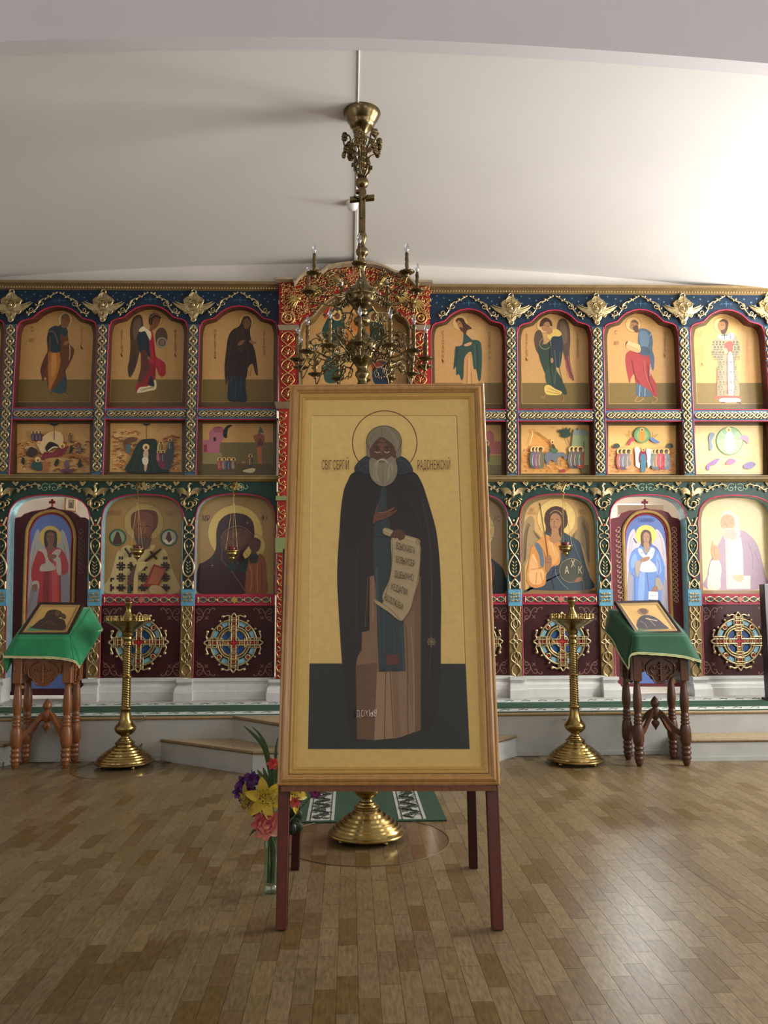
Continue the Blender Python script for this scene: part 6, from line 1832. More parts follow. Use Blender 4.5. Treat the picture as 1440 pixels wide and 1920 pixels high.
stand['label'] = 'tall brass candle stand with twisted stem, beside the left lectern'

# ------------------------------------------------------------------ lecterns
def turned(mb, x, y, z1, col):
    """turned leg from the floor to z1"""
    L = [(16, 1383), (20, 1372), (26, 1358), (30, 1346), (27, 1338), (34, 1328), (35, 1318), (29, 1308), (29, 1300), (36, 1290), (36, 1280), (30, 1270), (29, 1262), (35, 1252), (35, 1242), (28, 1234), (30, 1226), (36, 1214)]
    mb.lathe(x, y, [(w/4*kk, zz(v)) for w, v in L], col, 14)
    mb.lathe(x, y, [(w/4*kk, zz(v)) for w, v in [(36, 1214), (42, 1190), (43, 1160), (40, 1110), (34, 1080)]], col, 8)
    mb.lathe(x, y, [(w/4*kk, zz(v)) for w, v in [(34, 1080), (26, 1072), (32, 1062), (32, 1052), (25, 1044), (31, 1034), (31, 1026), (25, 1018), (30, 1008), (30, 1000), (24, 992), (25, 976), (32, 940), (33, 905), (30, 860), (25, 810), (21, 770), (21, 752), (28, 742)]], col, 14)
def zz(v): return max(.0, zl(32, 1100+v/4, 6.99)-ZZ0)
ZZ0 = zl(32, 1100+1383/4, 6.99)
def lectern(label, cx, cy, w, d, col, shelf_z, lab2):
    t = thing('lectern', (cx, cy, 0), label, 'lectern', 'carved wooden lecterns')
    zt = zz(742); zap = zz(540)
    for sx in (-1, 1):
        for sy in (-1, 1):
            x, y = cx+sx*w/2, cy+sy*d/2; mb = MB(); turned(mb, x, y, zt, col); r = .036
            mb.bbox((x-r, y-r, zt-.004), (x+r, y+r, zap+(.07 if sy < 0 else .13)), col, .006); mb.build('leg', 'wood', t)
    def apron(p, q, flip):
        p, q = Vector(p), Vector(q); ax = (q-p); L_ = ax.length; ax.normalize(); nn = Vector((ax.y, -ax.x, 0)); mb = MB()
        lo = [(0, .09), (.06, .085), (.12, .10), (.2, .075), (.28, .03), (.36, .02), (.43, .0), (.5, -.012), (.57, .0), (.64, .02), (.72, .03), (.8, .075), (.88, .10), (.94, .085), (1, .09)]
        top = zap+.1
        f_ = [p+ax*(u*L_)+Vector((0, 0, zt-.02+h)) for u, h in lo]+[q+Vector((0, 0, top)), p+Vector((0, 0, top))]
        mb.prism([a+nn*.012 for a in f_], [a-nn*.012 for a in f_], col); o = mb.build('apron', 'wood', t)
        cb = MB(); m_ = p+ax*(L_/2)+nn*.02; zc_ = zt+.075
        def q_(x, z): return m_+ax*x+Vector((0, 0, zc_+z))
        for a, b, r in (((0, -.075), (0, .075), .009), ((-.035, .022), (.035, .022), .008), ((-.02, .05), (.02, .05), .007), ((-.026, -.035), (.026, -.02), .007)): cb.tube([q_(*a), q_(*b)], r, col, 6)
        for s_ in (-1, 1):
            cb.tube(catmull([q_(0, -.095), q_(s_*.05, -.085), q_(s_*.075, -.04), q_(s_*.11, -.02), q_(s_*.115, .04), q_(s_*.08, .08), q_(s_*.04, .095)], 4), .006, col, 6)
            cb.tube(catmull([q_(s_*.06, -.02), q_(s_*.085, .01), q_(s_*.06, .045), q_(s_*.05, .02)], 4), .005, col, 5)
            cb.tube(catmull([q_(s_*.13, .0), q_(s_*.15, .03), q_(s_*.14, .07)], 4), .005, col, 5)
        cb.build('carved_cross', 'wood', o)
    r = .03
    apron((cx-w/2+r, cy-d/2, 0), (cx+w/2-r, cy-d/2, 0), 0); apron((cx+w/2, cy-d/2+r, 0), (cx+w/2, cy+d/2-r, 0), 0); apron((cx-w/2, cy+d/2-r, 0), (cx-w/2, cy-d/2+r, 0), 0)
    # stretcher of four curved arms with a turned finial
    zs = zz(1150); zc2 = zz(1000)
    for sx in (-1, 1):
        for sy in (-1, 1):
            a = Vector((cx+sx*(w/2-.02), cy+sy*(d/2-.02), zs)); c = Vector((cx, cy, zc2)); mb = MB()
            pts = catmull([a, a.lerp(c, .3)+Vector((0, 0, -.005)), a.lerp(c, .65)+Vector((0, 0, .03)), a.lerp(c, .9)+Vector((0, 0, .025)), c], 5)
            hd = Vector(((c-a).x, (c-a).y, 0)).normalized(); sd = Vector((-hd.y, hd.x, 0)); vs = []
            for p in pts: vs += [p+sd*.012+Vector((0, 0, .026)), p-sd*.012+Vector((0, 0, .026)), p-sd*.012-Vector((0, 0, .026)), p+sd*.012-Vector((0, 0, .026))]
            mb.add(vs, [(i*4+j, i*4+(j+1) % 4, i*4+4+(j+1) % 4, i*4+4+j) for i in range(len(pts)-1) for j in range(4)]+[(0, 1, 2, 3)], col); mb.build('stretcher_arm', 'wood', t)
    mb = MB(); mb.lathe(cx, cy, [(w_/4*kk, zz(v)) for w_, v in [(1, 1135), (8, 1120), (24, 1095), (30, 1080), (26, 1066), (14, 1058), (16, 1050), (26, 1040), (34, 1020), (36, 1000), (34, 975), (20, 965), (18, 958), (30, 945), (34, 930), (30, 912), (20, 895), (8, 880), (1, 872)]], col, 14); mb.build('finial', 'wood', t)
    # sloping desk board
    zf = shelf_z[0]; zb_ = shelf_z[1]
    f_ = [Vector((cx-w/2-.02, cy-d/2-.0, zf-.02)), Vector((cx+w/2+.02, cy-d/2-.0, zf-.02)), Vector((cx+w/2+.02, cy+d/2, zb_-.07)), Vector((cx-w/2-.02, cy+d/2, zb_-.07))]
    mb = MB(); mb.prism(f_, [p-Vector((0, 0, .03)) for p in f_], col); mb.build('desk_board', 'wood', t)
    return t
def cloth(label, patches, hem, fr, col, fcol):
    mb = MB()
    for P in patches:       # four corners (u, v, Y), filled with gently waving cloth
        c = [at(*p) for p in P]; n = 8; vs = []
        for i in range(n+1):
            for j in range(n+1):
                a, b = i/n, j/n; p = c[0].lerp(c[1], a).lerp(c[3].lerp(c[2], a), b); vs.append(p)
        mb.add(vs, [(i*(n+1)+j, (i+1)*(n+1)+j, (i+1)*(n+1)+j+1, i*(n+1)+j+1) for i in range(n) for j in range(n)], col, True)
    o = mb.build('cloth', 'cloth'); o['label'] = label; o['category'] = 'cloth'; o['group'] = 'green lectern cloths'
    sd = o.modifiers.new('thickness', 'SOLIDIFY'); sd.thickness = .005
    fb = MB()
    for H in hem:
        pts = catmull([at(*p) for p in H], 6); vs = []
        for k, p in enumerate(pts): vs += [p+Vector((0, -.006, .0)), p+Vector((0, -.007, -fr-(.003 if k % 2 else 0)))]
        fb.add(vs, [(2*i, 2*i+1, 2*i+3, 2*i+2) for i in range(len(pts)-1)], fcol); fb.tube([p+Vector((0, -.006, 0)) for p in pts], .004, fcol, 5)
    fb.build('fringe', 'cloth', o); return o
def small_icon(label, cn, art, th=.03):
    """cn = TL, TR, BR, BL as (u, v, Y) of the outer frame"""
    c = [at(*p) for p in cn]; n = (c[1]-c[3]).cross(c[0]-c[2]).normalized(); n = n if n.dot(CAM-c[0]) > 0 else -n
    ct = sum(c, Vector())/4; t = thing('icon', ct-n*th, label, 'icon', 'icons lying on the lecterns')
    def ins(f_, d): return [p.lerp(ct, f_)+n*d for p in c]
    mb = MB(); a0, a1, a2, a3 = ins(0, -th), ins(0, 0), ins(.02, .004), ins(.13, -.004)
    for q, r in ((a0, a1), (a1, a2), (a2, a3)): mb.add(q+r, [(i, (i+1) % 4, 4+(i+1) % 4, 4+i) for i in range(4)], '261411')
    mb.add(a0, [(3, 2, 1, 0)], '261411'); mb.build('frame', 'wood', t)
    mb = MB(); a4, a5, a6 = ins(.13, -.004), ins(.17, -.001), ins(.28, -.008)
    for q, r in ((a4, a5), (a5, a6)): mb.add(q+r, [(i, (i+1) % 4, 4+(i+1) % 4, 4+i) for i in range(4)], 'a8874a')
    mb.build('gilt_slip', 'art', t); mb = MB(); mb.add(ins(.28, -.008), [(0, 1, 2, 3)], 'c8a05a'); mb.build('gold_ground', 'art', t)
    paint(Plane(ct-n*.008, n), art, t, base=.0008); mb = MB(); mb.add(ins(.13, -.001), [(0, 1, 2, 3)], 'ffffff'); mb.build('glass_pane', 'glass', t); return t
# left
lx0, lx1 = fl(31, 1440).x, fl(123, 1440).x
lectern('carved honey-brown lectern on four turned legs, at the left edge', (lx0+lx1)/2, 7.072, lx1-lx0, .22, '7e4c26', (zl(80, 1195, 6.95)-.02, zl(120, 1138, 7.32)-.02), '')
F_, Bk = 6.93, 7.30
cloth('bright green cloth with pale fringe draped over the left lectern', [
    ((26, 1195, F_), (131, 1195, F_), (170, 1139, Bk), (70, 1134, Bk)),
    ((26, 1195, F_), (131, 1195, F_), (138, 1238, F_-.05), (6, 1230, F_-.03)),
    ((131, 1195, F_), (170, 1139, Bk), (193, 1180, Bk-.02), (150, 1250, F_-.03)),
    ((131, 1195, F_), (131, 1195, F_), (150, 1250, F_-.03), (138, 1238, F_-.05)),
    ((26, 1195, F_), (70, 1134, Bk), (52, 1180, Bk), (11, 1262, F_)),
    ((26, 1195, F_), (26, 1195, F_), (6, 1230, F_-.03), (11, 1262, F_))],
    [[(6, 1230, F_-.035), (50, 1231, F_-.045), (100, 1232, F_-.05), (138, 1238, F_-.055), (150, 1250, F_-.035)], [(150, 1250, F_-.035), (155, 1228, F_+.08), (166, 1195, F_+.2), (193, 1180, Bk-.025)]], .014, '1c8450', 'd8d29a')
small_icon('dark-framed icon of a haloed mother, lying on the left lectern', [(73, 1129, Bk), (158, 1130, Bk), (129, 1189, F_+.03), (33, 1189, F_+.03)], '''@ 0 1100 4
#painted_figure
s 3a2418 210 330 240 300 290 255 330 230 352 190 384 174 430 174 462 192 466 220 440 236 470 244 490 270 470 330
e 6a4a30 430 200 20 22
s 4a3a22 452 212 470 200 492 212 494 240 470 240
l 8a6a3a 3 300 300 360 260 420 290
l 5a3a28 4 380 250 360 320''')
# right
rx_0, rx_1 = fl(1199, 1437).x, fl(1290, 1437).x; rd = .27
lectern('carved dark walnut lectern on four turned legs, right of the big icon', (rx_0+rx_1)/2, 6.74+rd/2, rx_1-rx_0, rd, '4e2d1a', (zl(1240, 1192, 6.68)-.02, zl(1200, 1140, 7.05)-.02), '')
F_, Bk = 6.68, 7.04
cloth('dark green cloth with pale fringe draped over the right lectern', [
    ((1187, 1191, F_), (1288, 1190, F_), (1250, 1147, Bk), (1141, 1141, Bk)),
    ((1187, 1191, F_), (1288, 1190, F_), (1314, 1238, F_-.03), (1184, 1224, F_-.05)),
    ((1187, 1191, F_), (1141, 1141, Bk), (1133, 1183, Bk-.02), (1178, 1254, F_-.03)),
    ((1187, 1191, F_), (1187, 1191, F_), (1178, 1254, F_-.03), (1184, 1224, F_-.05)),
    ((1288, 1190, F_), (1250, 1147, Bk), (1262, 1190, Bk), (1312, 1254, F_)),
    ((1288, 1190, F_), (1288, 1190, F_), (1314, 1238, F_-.03), (1312, 1254, F_))],
    [[(1178, 1254, F_-.035), (1184, 1226, F_-.055), (1230, 1225, F_-.055), (1280, 1230, F_-.045), (1314, 1239, F_-.035)], [(1178, 1254, F_-.035), (1160, 1225, F_+.1), (1148, 1200, F_+.2), (1133, 1183, Bk-.025)]], .014, '0f4a2c', 'b8bc84')
small_icon('dark-framed icon of a saint in dark robe, lying on the right lectern', [(1152, 1127, Bk), (1236, 1125, Bk), (1279, 1186, F_+.03), (1192, 1188, F_+.03)], '''@ 980 1100 3.13
#painted_figure
s 2f2a38 672 248 670 210 690 176 730 166 780 180 830 220 856 246 800 252 720 252
e 8a6a48 706 146 34 20
s 5a3e2a 684 140 700 128 724 132 730 152 708 160
l 8a7a5a 4 730 180 760 210 780 230
l 8a7a5a 3 690 200 720 220 730 246
l d8c8a0 4 720 186 790 200''')

# ------------------------------------------------------------------ hanging oil lamps
def lampada(label, u, vt, vb, ub, vbr, chain_u, chain_v):
    Y = YI-.26; c = at(u, (vt+vb)/2, Y); t = thing('oil_lamp', (c.x, Y, at(u, vb, Y).z), label, 'oil lamp', 'oil lamps hanging before the icons'); X = c.x
    z = lambda v: at(u, v, Y).z; h = z(vt)-z(vb); zb = z(vb)
    mb = MB(); mb.lathe(X, Y, [(.002, zb), (.006, zb+.01), (.004, zb+.02), (.012, zb+.03), (.03, zb+.045), (.034, zb+.055), (.028, zb+.062), (.052, zb+.08), (.064, zb+.098), (.06, zb+.104), (.067, zb+.118), (.072, zb+.13), (.058, zb+.132)], 'c8a050', 20); mb.build('bowl', 'brass', t)
    mb = MB(); mb.lathe(X, Y, [(.035, zb+.11), (.042, zb+.14), (.046, zb+.165), (.04, zb+.165)], '6a0a12', 16); o = mb.build('lamp_glass', 'red_glass', t); o['label'] = 'dark red glass cup'
    top = at(chain_u, chain_v, Y); mb = MB()
    for a in (210, 330, 90):
        p = Vector((X+.066*math.cos(a/57.3), Y+.066*math.sin(a/57.3), zb+.13)); mb.tube([p, top], .0022, 'b89a5c', 5); mb.blob(p, (.008, .008, .01), 'c8a050', n=6, m=4)
    mb.build('chain', 'brass', t)
    mb = MB(); w = W(ub, vbr); mb.tube(catmull([w, w+Vector((0, -.08, .03)), Vector((w.x, Y+.08, w.z+.02)), top+Vector((0, .01, .035)), top], 5), .009, 'b08c48', 7); mb.lathe(top.x, top.y, [(.003, top.z), (.02, top.z+.004), (.02, top.z+.012), (.006, top.z+.02)], 'b08c48', 12); mb.build('bracket', 'brass', t)
lampada('brass oil lamp on chains before the bishop icon, left one of three', 257.5, 1031, 1054, 266, 914, 258, 935)
lampada('brass oil lamp on chains before the veiled mother and child icon', 435, 1034, 1057, 440, 914, 437.5, 931)
lampada('brass oil lamp on chains before the winged archangel icon, right one of three', 1060.5, 1027, 1048, 1053, 913, 1056, 926)
# ------------------------------------------------------------------ chandelier
Y0 = 5.73; X0 = at(679, 470, Y0).x
def hz(v): return at(679, v, Y0).z
ch = thing('chandelier', (X0, Y0, hz(772)), 'large antique brass chandelier with two tiers of candle lamps, hanging from the vault', 'chandelier')
def lt(name, L, n=28, m='dbrass', **k):
    mb = MB(); mb.lathe(X0, Y0, [(r, hz(v)) for r, v in L][::-1], '8d7442', n, **k); return mb.build(name, m, ch)
zc_ = zv(X0)
mb = MB(); mb.lathe(X0, Y0, [(.03, hz(254)), (.034, hz(250)), (.05, hz(246)), (.072, hz(240)), (.088, hz(237)), (.09, hz(233)), (.10, hz(230)), (.125, hz(220)), (.137, hz(213)), (.134, hz(210)), (.12, zc_-.002)], '8d7442', 36); mb.build('ceiling_cup', 'dbrass', ch)
mb = MB(); n = 60; mb.lathe(X0, Y0, [(.033-.008*i/n+(.004 if i % 8 < 2 else 0), hz(254)+(hz(332)-hz(254))*i/n) for i in range(n+1)][::-1], '8d7442', 20); mb.build('upper_stem', 'dbrass', ch)
lt('bell', [(.026, 332), (.032, 334), (.044, 338), (.048, 341), (.046, 346), (.034, 351), (.02, 354)])
# openwork leaf scrolls round the stem
mb = MB()
def S3(a, pts): return [Vector((X0+r*math.cos(a), Y0+r*math.sin(a), hz(v))) for r, v in pts]
for q in range(6):
    a = q*math.pi/3+.25
    mb.tube(catmull(S3(a, [(.03, 330), (.05, 322), (.06, 310), (.045, 302), (.06, 292), (.10, 285), (.135, 275), (.13, 262), (.10, 258), (.085, 266), (.10, 272)]), 4), [.009, .006], '8d7442', 5)
    mb.tube(catmull(S3(a, [(.03, 290), (.07, 280), (.075, 268), (.055, 262), (.045, 270)]), 4), .004, '8d7442', 5)
    mb.tube(catmull(S3(a, [(.03, 318), (.055, 312), (.06, 304), (.045, 300), (.038, 306)]), 4), .004, '8d7442', 5)
    for r, v, s_ in ((.13, 262, .03), (.12, 284, .026), (.10, 275, .02), (.07, 312, .014), (.135, 296 if q % 2 else 272, .022)):
        c = S3(a, [(r, v)])[0]
        for j in range(5):
            b = j*1.2566; mb.blob(c+Vector((-math.sin(a)*math.cos(b), math.cos(a)*math.cos(b), math.sin(b)))*s_*.55, (s_*.72, s_*.36, s_*.72), '7a683c', n=6, m=3)
mb.build('leaf_scrollwork', 'dbrass', ch, kind='stuff')
# flat cross with its small figure
mb = MB(); mb.bbox((X0-.024, Y0-.02, hz(438)), (X0+.024, Y0+.02, hz(351)), '8a7040'); mb.bbox((X0-.045, Y0-.019, hz(363)), (X0+.03, Y0+.019, hz(357)), '8a7040')
a, b = hz(378), hz(371); mb.prism([Vector((X0-.088, Y0-.024, a-.004)), Vector((X0+.088, Y0-.024, a+.016)), Vector((X0+.088, Y0-.024, b+.016)), Vector((X0-.088, Y0-.024, b-.004))], [Vector((X0-.088, Y0+.02, a-.004)), Vector((X0+.088, Y0+.02, a+.016)), Vector((X0+.088, Y0+.02, b+.016)), Vector((X0-.088, Y0+.02, b-.004))], '8a7040')
cr = mb.build('cross', 'dbrass', ch)
mb = MB(); f = lambda x, v, d=-.034: Vector((X0-.008+x, Y0+d, hz(v)))
mb.tube([f(0, 376), f(0, 384), f(0, 392), f(.002, 402), f(0, 412)], [.011, .013, .009, .008, .005], 'b09858', 8); mb.blob(f(0, 373), (.009, .009, .012), 'b09858'); mb.tube([f(-.05, 371), f(0, 379), f(.05, 369)], .005, 'b09858', 6); mb.build('crucifix_figure', 'dbrass', cr)
lt('baluster', [(.018, 436), (.03, 438), (.036, 443), (.034, 448), (.026, 454), (.02, 459), (.02, 462), (.03, 465), (.042, 468), (.046, 472), (.040, 477), (.03, 480), (.018, 483), (.017, 489), (.028, 492), (.033, 497), (.028, 502), (.018, 506), (.018, 512), (.022, 518), (.032, 524), (.05, 532), (.065, 538), (.085, 542), (.088, 545), (.118, 549), (.126, 554), (.122, 559), (.108, 562), (.11, 565), (.085, 570), (.075, 573), (.07, 577), (.036, 581), (.034, 584), (.044, 587), (.028, 590), (.035, 593), (.055, 597), (.062, 602), (.055, 608), (.03, 612), (.024, 615)])
lt('lower_body', [(.024, 614), (.03, 620), (.045, 628), (.065, 634), (.068, 636), (.06, 638), (.09, 640), (.105, 644), (.107, 650), (.098, 654), (.104, 658), (.104, 663), (.09, 667), (.094, 671), (.075, 677), (.06, 682), (.042, 688), (.036, 694), (.05, 699), (.052, 704), (.036, 710), (.03, 716), (.045, 724), (.06, 734), (.058, 742), (.04, 752), (.02, 760), (.03, 765), (.022, 770), (.002, 774)])
def arm_meshes(R, cup_h, candle, bulb):
    """arm in its own space: root at the axis, cup at (R, 0, cup_h)"""
    mb = MB(); c = '94793f'
    mb.tube(catmull([(.09, 0, 0), (.15, 0, -.05), (.22, 0, -.075), (.30, 0, -.05), (.36, 0, -.035), (R-.02, 0, cup_h-.07), (R, 0, cup_h-.025)], 6), .0055, c, 6)
    mb.tube(catmull([(.10, 0, .01), (.16, 0, .07), (.23, 0, .085), (.285, 0, .05), (.27, 0, .005), (.225, 0, .005), (.215, 0, .04), (.245, 0, .05)], 5), .0045, c, 6)
    mb.tube(catmull([(.22, 0, -.075), (.18, 0, -.115), (.21, 0, -.15), (.25, 0, -.13), (.235, 0, -.105), (.215, 0, -.12)], 5), .0042, c, 6)
    mb.tube(catmull([(.30, 0, -.05), (.34, 0, -.09), (.385, 0, -.085), (.39, 0, -.05), (.36, 0, -.05)], 5), .0042, c, 6)
    mb.tube(catmull([(.29, 0, .04), (.33, 0, .06), (.365, 0, .035), (.35, 0, .005), (.325, 0, .015)], 5), .004, c, 6)
    A = MB(); A = mb.mesh('arm', 'dbrass'); L = MB()
    for x, z, l, an in ((.16, .085, .03, 40), (.2, .10, .03, 80), (.25, .09, .03, -30), (.3, .065, .025, -60), (.13, -.05, .028, -120), (.2, -.085, .03, -100), (.27, -.13, .026, -40), (.33, -.06, .026, -80), (.37, .02, .024, 60), (.15, .03, .024, 100), (.27, .0, .022, -20), (.36, -.1, .022, -60)):
        for s_ in (-1, 1): L.blob((x+l*.5*math.cos(an/57.3), s_*.010, z+l*.5*math.sin(an/57.3)), (l*.62, .004, l*.26), 'a5894c', ang=an/57.3+s_*.25, n=6, m=3)
        L.blob((x, 0, z), (.007, .009, .007), 'a5894c', n=6, m=4)
    Lf = L.mesh('leaf_ornament', 'dbrass')
    D = MB(); D.lathe(0, 0, [(.006, -.03), (.016, -.022), (.010, -.014), (.030, -.008), (.046, .002), (.050, .009), (.044, .008), (.012, .006)], '8d7442', 18)
    for i in range(14): a_ = i*.4488; D.blob((.048*math.cos(a_), .048*math.sin(a_), .008), (.008, .006, .005), '9c8348', n=5, m=3)
    Dm = D.mesh('drip_cup', 'dbrass')
    K = MB(); n_ = 24; K.lathe(0, 0, [(.0125, .008+candle*i/n_) for i in range(n_+1)], '8d7a4a', 12, twist=150, tn=3, ta=.16); Km = K.mesh('candle_sleeve', 'dbrass')
    S_ = MB(); S_.lathe(0, 0, [(.010, .008+candle), (.010, .02+candle)], '16130f', 10); Sm = S_.mesh('socket', 'black')
    Bb = MB(); b0 = .02+candle; Bb.lathe(0, 0, [(.006, b0), (.013, b0+.014), (.0165, b0+.026), (.0155, b0+.038), (.010, b0+.054), (.005, b0+.066), (.001, b0+.076)], 'ffffff', 12); Bm = Bb.mesh('bulb', 'bulb')
    Fm_ = MB(); Fm_.lathe(0, 0, [(.004, b0), (.0045, b0+.02), (.002, b0+.026)], 'c8c8c0', 6); Fm = Fm_.mesh('filament_stem', 'white')
    return A, Lf, Dm, Km, Sm, Bm, Fm
def tier(n, R, zroot, zcup, candle, rot):
    A, Lf, Dm, Km, Sm, Bm, Fm = arm_meshes(R, zcup-zroot, candle, .075)
    for i in range(n):
        a = -math.pi/2+rot+i*2*math.pi/n
        o = inst(A, 'arm', ch, (X0, Y0, zroot), rot=(0, 0, a))
        inst(Lf, 'leaf_ornament', o, (0, 0, 0), local=True, kind='stuff')
        for me, nm in ((Dm, 'drip_cup'), (Km, 'candle_sleeve'), (Sm, 'lamp_socket'), (Bm, 'bulb'), (Fm, 'filament')):
            inst(me, nm, o, (R, 0, zcup-zroot), local=True)
tier(7, .406, hz(549), at(672, 496, Y0-.406).z, .125, -.06)
tier(14, .46, hz(655), at(672, 645, Y0-.46).z, .165, -.05)

# ------------------------------------------------------------------ flowers in a tall glass vase
vp = fl(507, 1678); vp.y += .03; VX, VY = vp.x, vp.y; VH = at(507, 1560, VY).z
va = thing('vase', (VX, VY, 0), 'tall narrow clear glass vase on the floor beside the left front easel leg', 'vase')
mb = MB(); mb.lathe(VX, VY, [(.030, 0), (.034, .004), (.036, .03), (.032, .034), (.033, .06), (.034, VH*.6), (.038, VH-.01), (.039, VH), (.036, VH), (.031, VH*.6), (.029, .05)], 'ffffff', 24); mb.build('glass_body', 'vase', va)
mb = MB(); mb.lathe(VX, VY, [(.028, .004), (.031, .012), (.031, .03), (.026, .036)], 'f0f4f2', 16); o = mb.build('thick_glass_foot', glass('foot_glass', (.9, .95, .93), 2.2, .05), va)
def Vf(u, v, dy=0.): return at(u, v, VY+dy)
gr = random.Random(9)
def flower_thing(name, label, cat, loc, grp=None): return thing(name, loc, label, cat, 'cut flowers in the tall glass vase')
def petal(mb, c, d, up, L, w, col, curl_=.35, cup=.0):
    """pointed petal from c along d, bending back along up"""
    d = d.normalized(); up = up.normalized(); s_ = d.cross(up).normalized(); vs = []; n = 6
    for i in range(n+1):
        t = i/n; ww = w*math.sin(math.pi*min(1, .12+t*.88))**.7*(1-.15*t); p = c+d*L*t+up*(L*(curl_*t*(1-t)*1.6-cup*t*t))
        vs += [p-s_*ww+up*w*.25, p, p+s_*ww+up*w.__float__()*.25]
    mb.add(vs, [(i*3+j, i*3+j+1, i*3+3+j+1, i*3+3+j) for i in range(n) for j in (0, 1)], col, True)
toc = lambda p: (CAM-p).normalized()
def lily(u, v, r, dy, label, cols=('cdb331', 'bfa428'), face=None):
    c = Vf(u, v, dy); f_ = (toc(c)+(face or Vector((0, 0, 0)))).normalized(); e1 = f_.cross(Vector((0, 0, 1))).normalized(); e2 = e1.cross(f_)
    t = flower_thing('lily', label, 'flower', c)
    rr_ = r*VY/F
    for i in range(6):
        a = i*math.pi/3+.3; d = e1*math.cos(a)+e2*math.sin(a)+f_*.25; mb = MB(); petal(mb, c-f_*.01, d, f_, rr_, rr_*.24, cols[i % 2], .3, .25); mb.build('petal', 'plant', t)
    mb = MB()
    for i in range(6):
        a = i*math.pi/3; q = c+f_*rr_*.45+(e1*math.cos(a)+e2*math.sin(a))*rr_*.22; mb.tube([c, q], .0012, 'b8b040', 4); mb.blob(q, (.005, .003, .003), '5a3414', n=5, m=3)
    mb.build('stamens', 'plant', t, kind='stuff')
    if r > 30:
        mb = MB()
        for i in range(26): a = gr.uniform(0, 6.28); q = gr.uniform(.12, .42)*rr_; mb.blob(c+(e1*math.cos(a)+e2*math.sin(a))*q+f_*(.012+q*.25), (.0022, .0012, .0035), '5a2c10', n=4, m=3)
        mb.build('speckles', 'plant', t, kind='stuff')
    return c
def ruffle(u, v, r, dy, label, cols, name='gladiolus', n=9, dens=2):
    c = Vf(u, v, dy); f_ = toc(c); e1 = f_.cross(Vector((0, 0, 1))).normalized(); e2 = e1.cross(f_); t = flower_thing(name, label, 'flower', c); rr_ = r*VY/F
    for k in range(dens):
        for i in range(n):
            a = i*2*math.pi/n+k*.4+gr.uniform(-.1, .1); d = e1*math.cos(a)+e2*math.sin(a)+f_*(.3+.5*k); mb = MB(); petal(mb, c-f_*.01, d, f_, rr_*(1-.28*k), rr_*.34, gr.choice(cols), .4, .1); mb.build('petal', 'plant', t)
    return c
cs = []
cs.append(lily(498, 1498, 42, -.02, 'large yellow lily with dark speckles, in the middle of the bouquet'))
cs.append(lily(545, 1488, 40, .03, 'yellow lily right of the easel leg, under the icon frame', face=Vector((.7, 0, 0))))
cs.append(lily(468, 1500, 34, .01, 'drooping yellow lily left of the speckled one', ('a8923a', '967f30'), Vector((-.9, 0, -.5))))
cs.append(lily(503, 1536, 26, .03, 'yellow lily hanging low over the pink gladiolus', face=Vector((-.2, 0, -.9))))
for u, v, r, lb in ((458, 1468, 17, 'upper left purple ruffled blossom of the bouquet'), (472, 1462, 17, 'purple ruffled blossom at the top of the purple cluster'), (450, 1484, 16, 'leftmost purple ruffled blossom of the bouquet'), (466, 1484, 16, 'purple ruffled blossom in the middle of the purple cluster'), (486, 1462, 13, 'small purple blossom just above the speckled yellow lily'), (456, 1494, 12, 'lowest purple blossom of the left cluster, above the drooping lily')):
    cs.append(ruffle(u, v, r, .05, lb, ['4f1f69', '5e2b78', '3f175c'], 'purple_blossom', 7, 2))
cs.append(ruffle(591, 1486, 13, .06, 'purple blossom at the right end of the bouquet', ['6a1f5a', '7a2a6a'], 'purple_blossom', 7, 2))
cs.append(ruffle(500, 1546, 30, -.03, 'salmon pink gladiolus blossom hanging below the lilies', ['b84f58', 'c8705f', 'ac3c4e', 'd09478'], 'gladiolus', 8, 3))
cs.append(ruffle(512, 1432, 13, .04, 'small coral gladiolus bud near the icon frame corner', ['d8504a', 'c8403c'], 'gladiolus', 6, 2))
cs.append(ruffle(553, 1505, 12, .0, 'small coral blossom hidden between the easel legs', ['d05a4a', 'b84a40'], 'gladiolus', 6, 2))
neck = Vector((VX, VY, VH-.05))
lv = flower_thing('flower_foliage', 'long green stems and blade leaves of the bouquet in the glass vase', 'foliage', neck)
mb = MB()
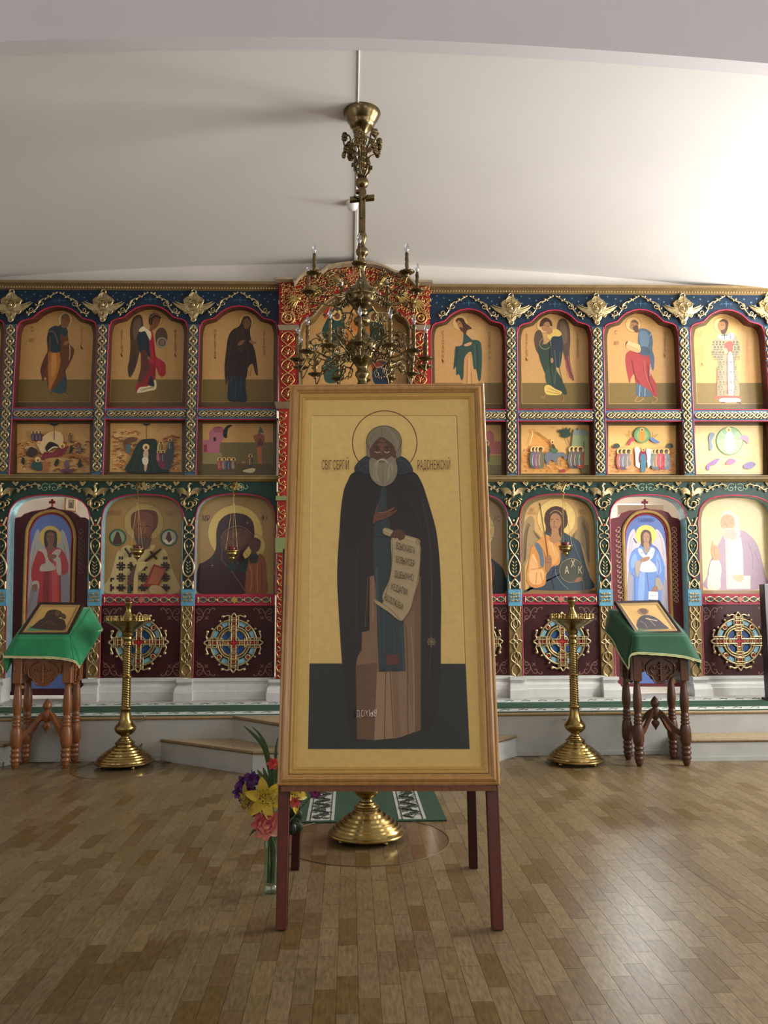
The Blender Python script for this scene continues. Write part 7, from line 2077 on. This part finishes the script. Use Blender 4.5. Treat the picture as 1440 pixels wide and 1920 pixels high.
for c in cs:
    foot = Vector((VX+gr.uniform(-.018, .018), VY+gr.uniform(-.018, .018), .05)); mb.tube(catmull([foot, neck+Vector((gr.uniform(-.015, .015), gr.uniform(-.015, .015), .0)), neck.lerp(c, .6)+Vector((0, .02, 0)), c+Vector((0, .02, 0))], 5), .0035, '3c5a2c', 5)
mb.build('stems', 'plant', lv)
def blade(pts, w, col):
    mb = MB(); q = catmull([Vf(*p) for p in pts], 6); vs = []; n = len(q)
    for i, p in enumerate(q):
        t = i/(n-1); tt = (q[min(i+1, n-1)]-q[max(0, i-1)]).normalized(); s_ = tt.cross(toc(p)).normalized(); ww = w*VY/F*(1-t)**.6*(.4+.6*min(1, t*5)); vs += [p-s_*ww, p+toc(p)*ww*.3, p+s_*ww]
    mb.add(vs, [(i*3+j, i*3+j+1, i*3+3+j+1, i*3+3+j) for i in range(n-1) for j in (0, 1)], col, True); mb.build('leaf', 'plant', lv)
blade([(512, 1480, .04), (506, 1440, .05), (494, 1400, .05), (474, 1376, .05), (455, 1360, .05)], 6, '34522c')
blade([(514, 1478, .05), (504, 1430, .06), (498, 1398, .06), (486, 1376, .06), (471, 1361, .06)], 5, '3c5c34')
blade([(515, 1500, .03), (517, 1450, .05), (517, 1410, .05), (521, 1380, .05)], 5, '3a5a34')
blade([(500, 1490, .05), (492, 1460, .05), (482, 1442, .05)], 7, '4a6a3a'); blade([(510, 1490, .05), (500, 1460, .05), (493, 1438, .05)], 7, '44603a')
blade([(495, 1540, .0), (484, 1528, -.0), (471, 1532, -.0)], 3, '3a2a24'); blade([(495, 1555, .0), (478, 1556, -.0), (467, 1568, .0)], 4, '44402c')
blade([(490, 1512, .0), (478, 1506, .0), (471, 1510, .0)], 3, '2a201c')
mb = MB()
for i in range(9):
    a = i*.7; mb.blob(Vf(552+gr.uniform(-7, 7), 1510+i*5.5, .10+gr.uniform(-.02, .02)), (.022, .012, .03), '24361f' if i % 2 else '1c2c1a', ang=gr.uniform(-.6, .6), n=7, m=4)
mb.build('dark_leaf_cluster', 'plant', lv)
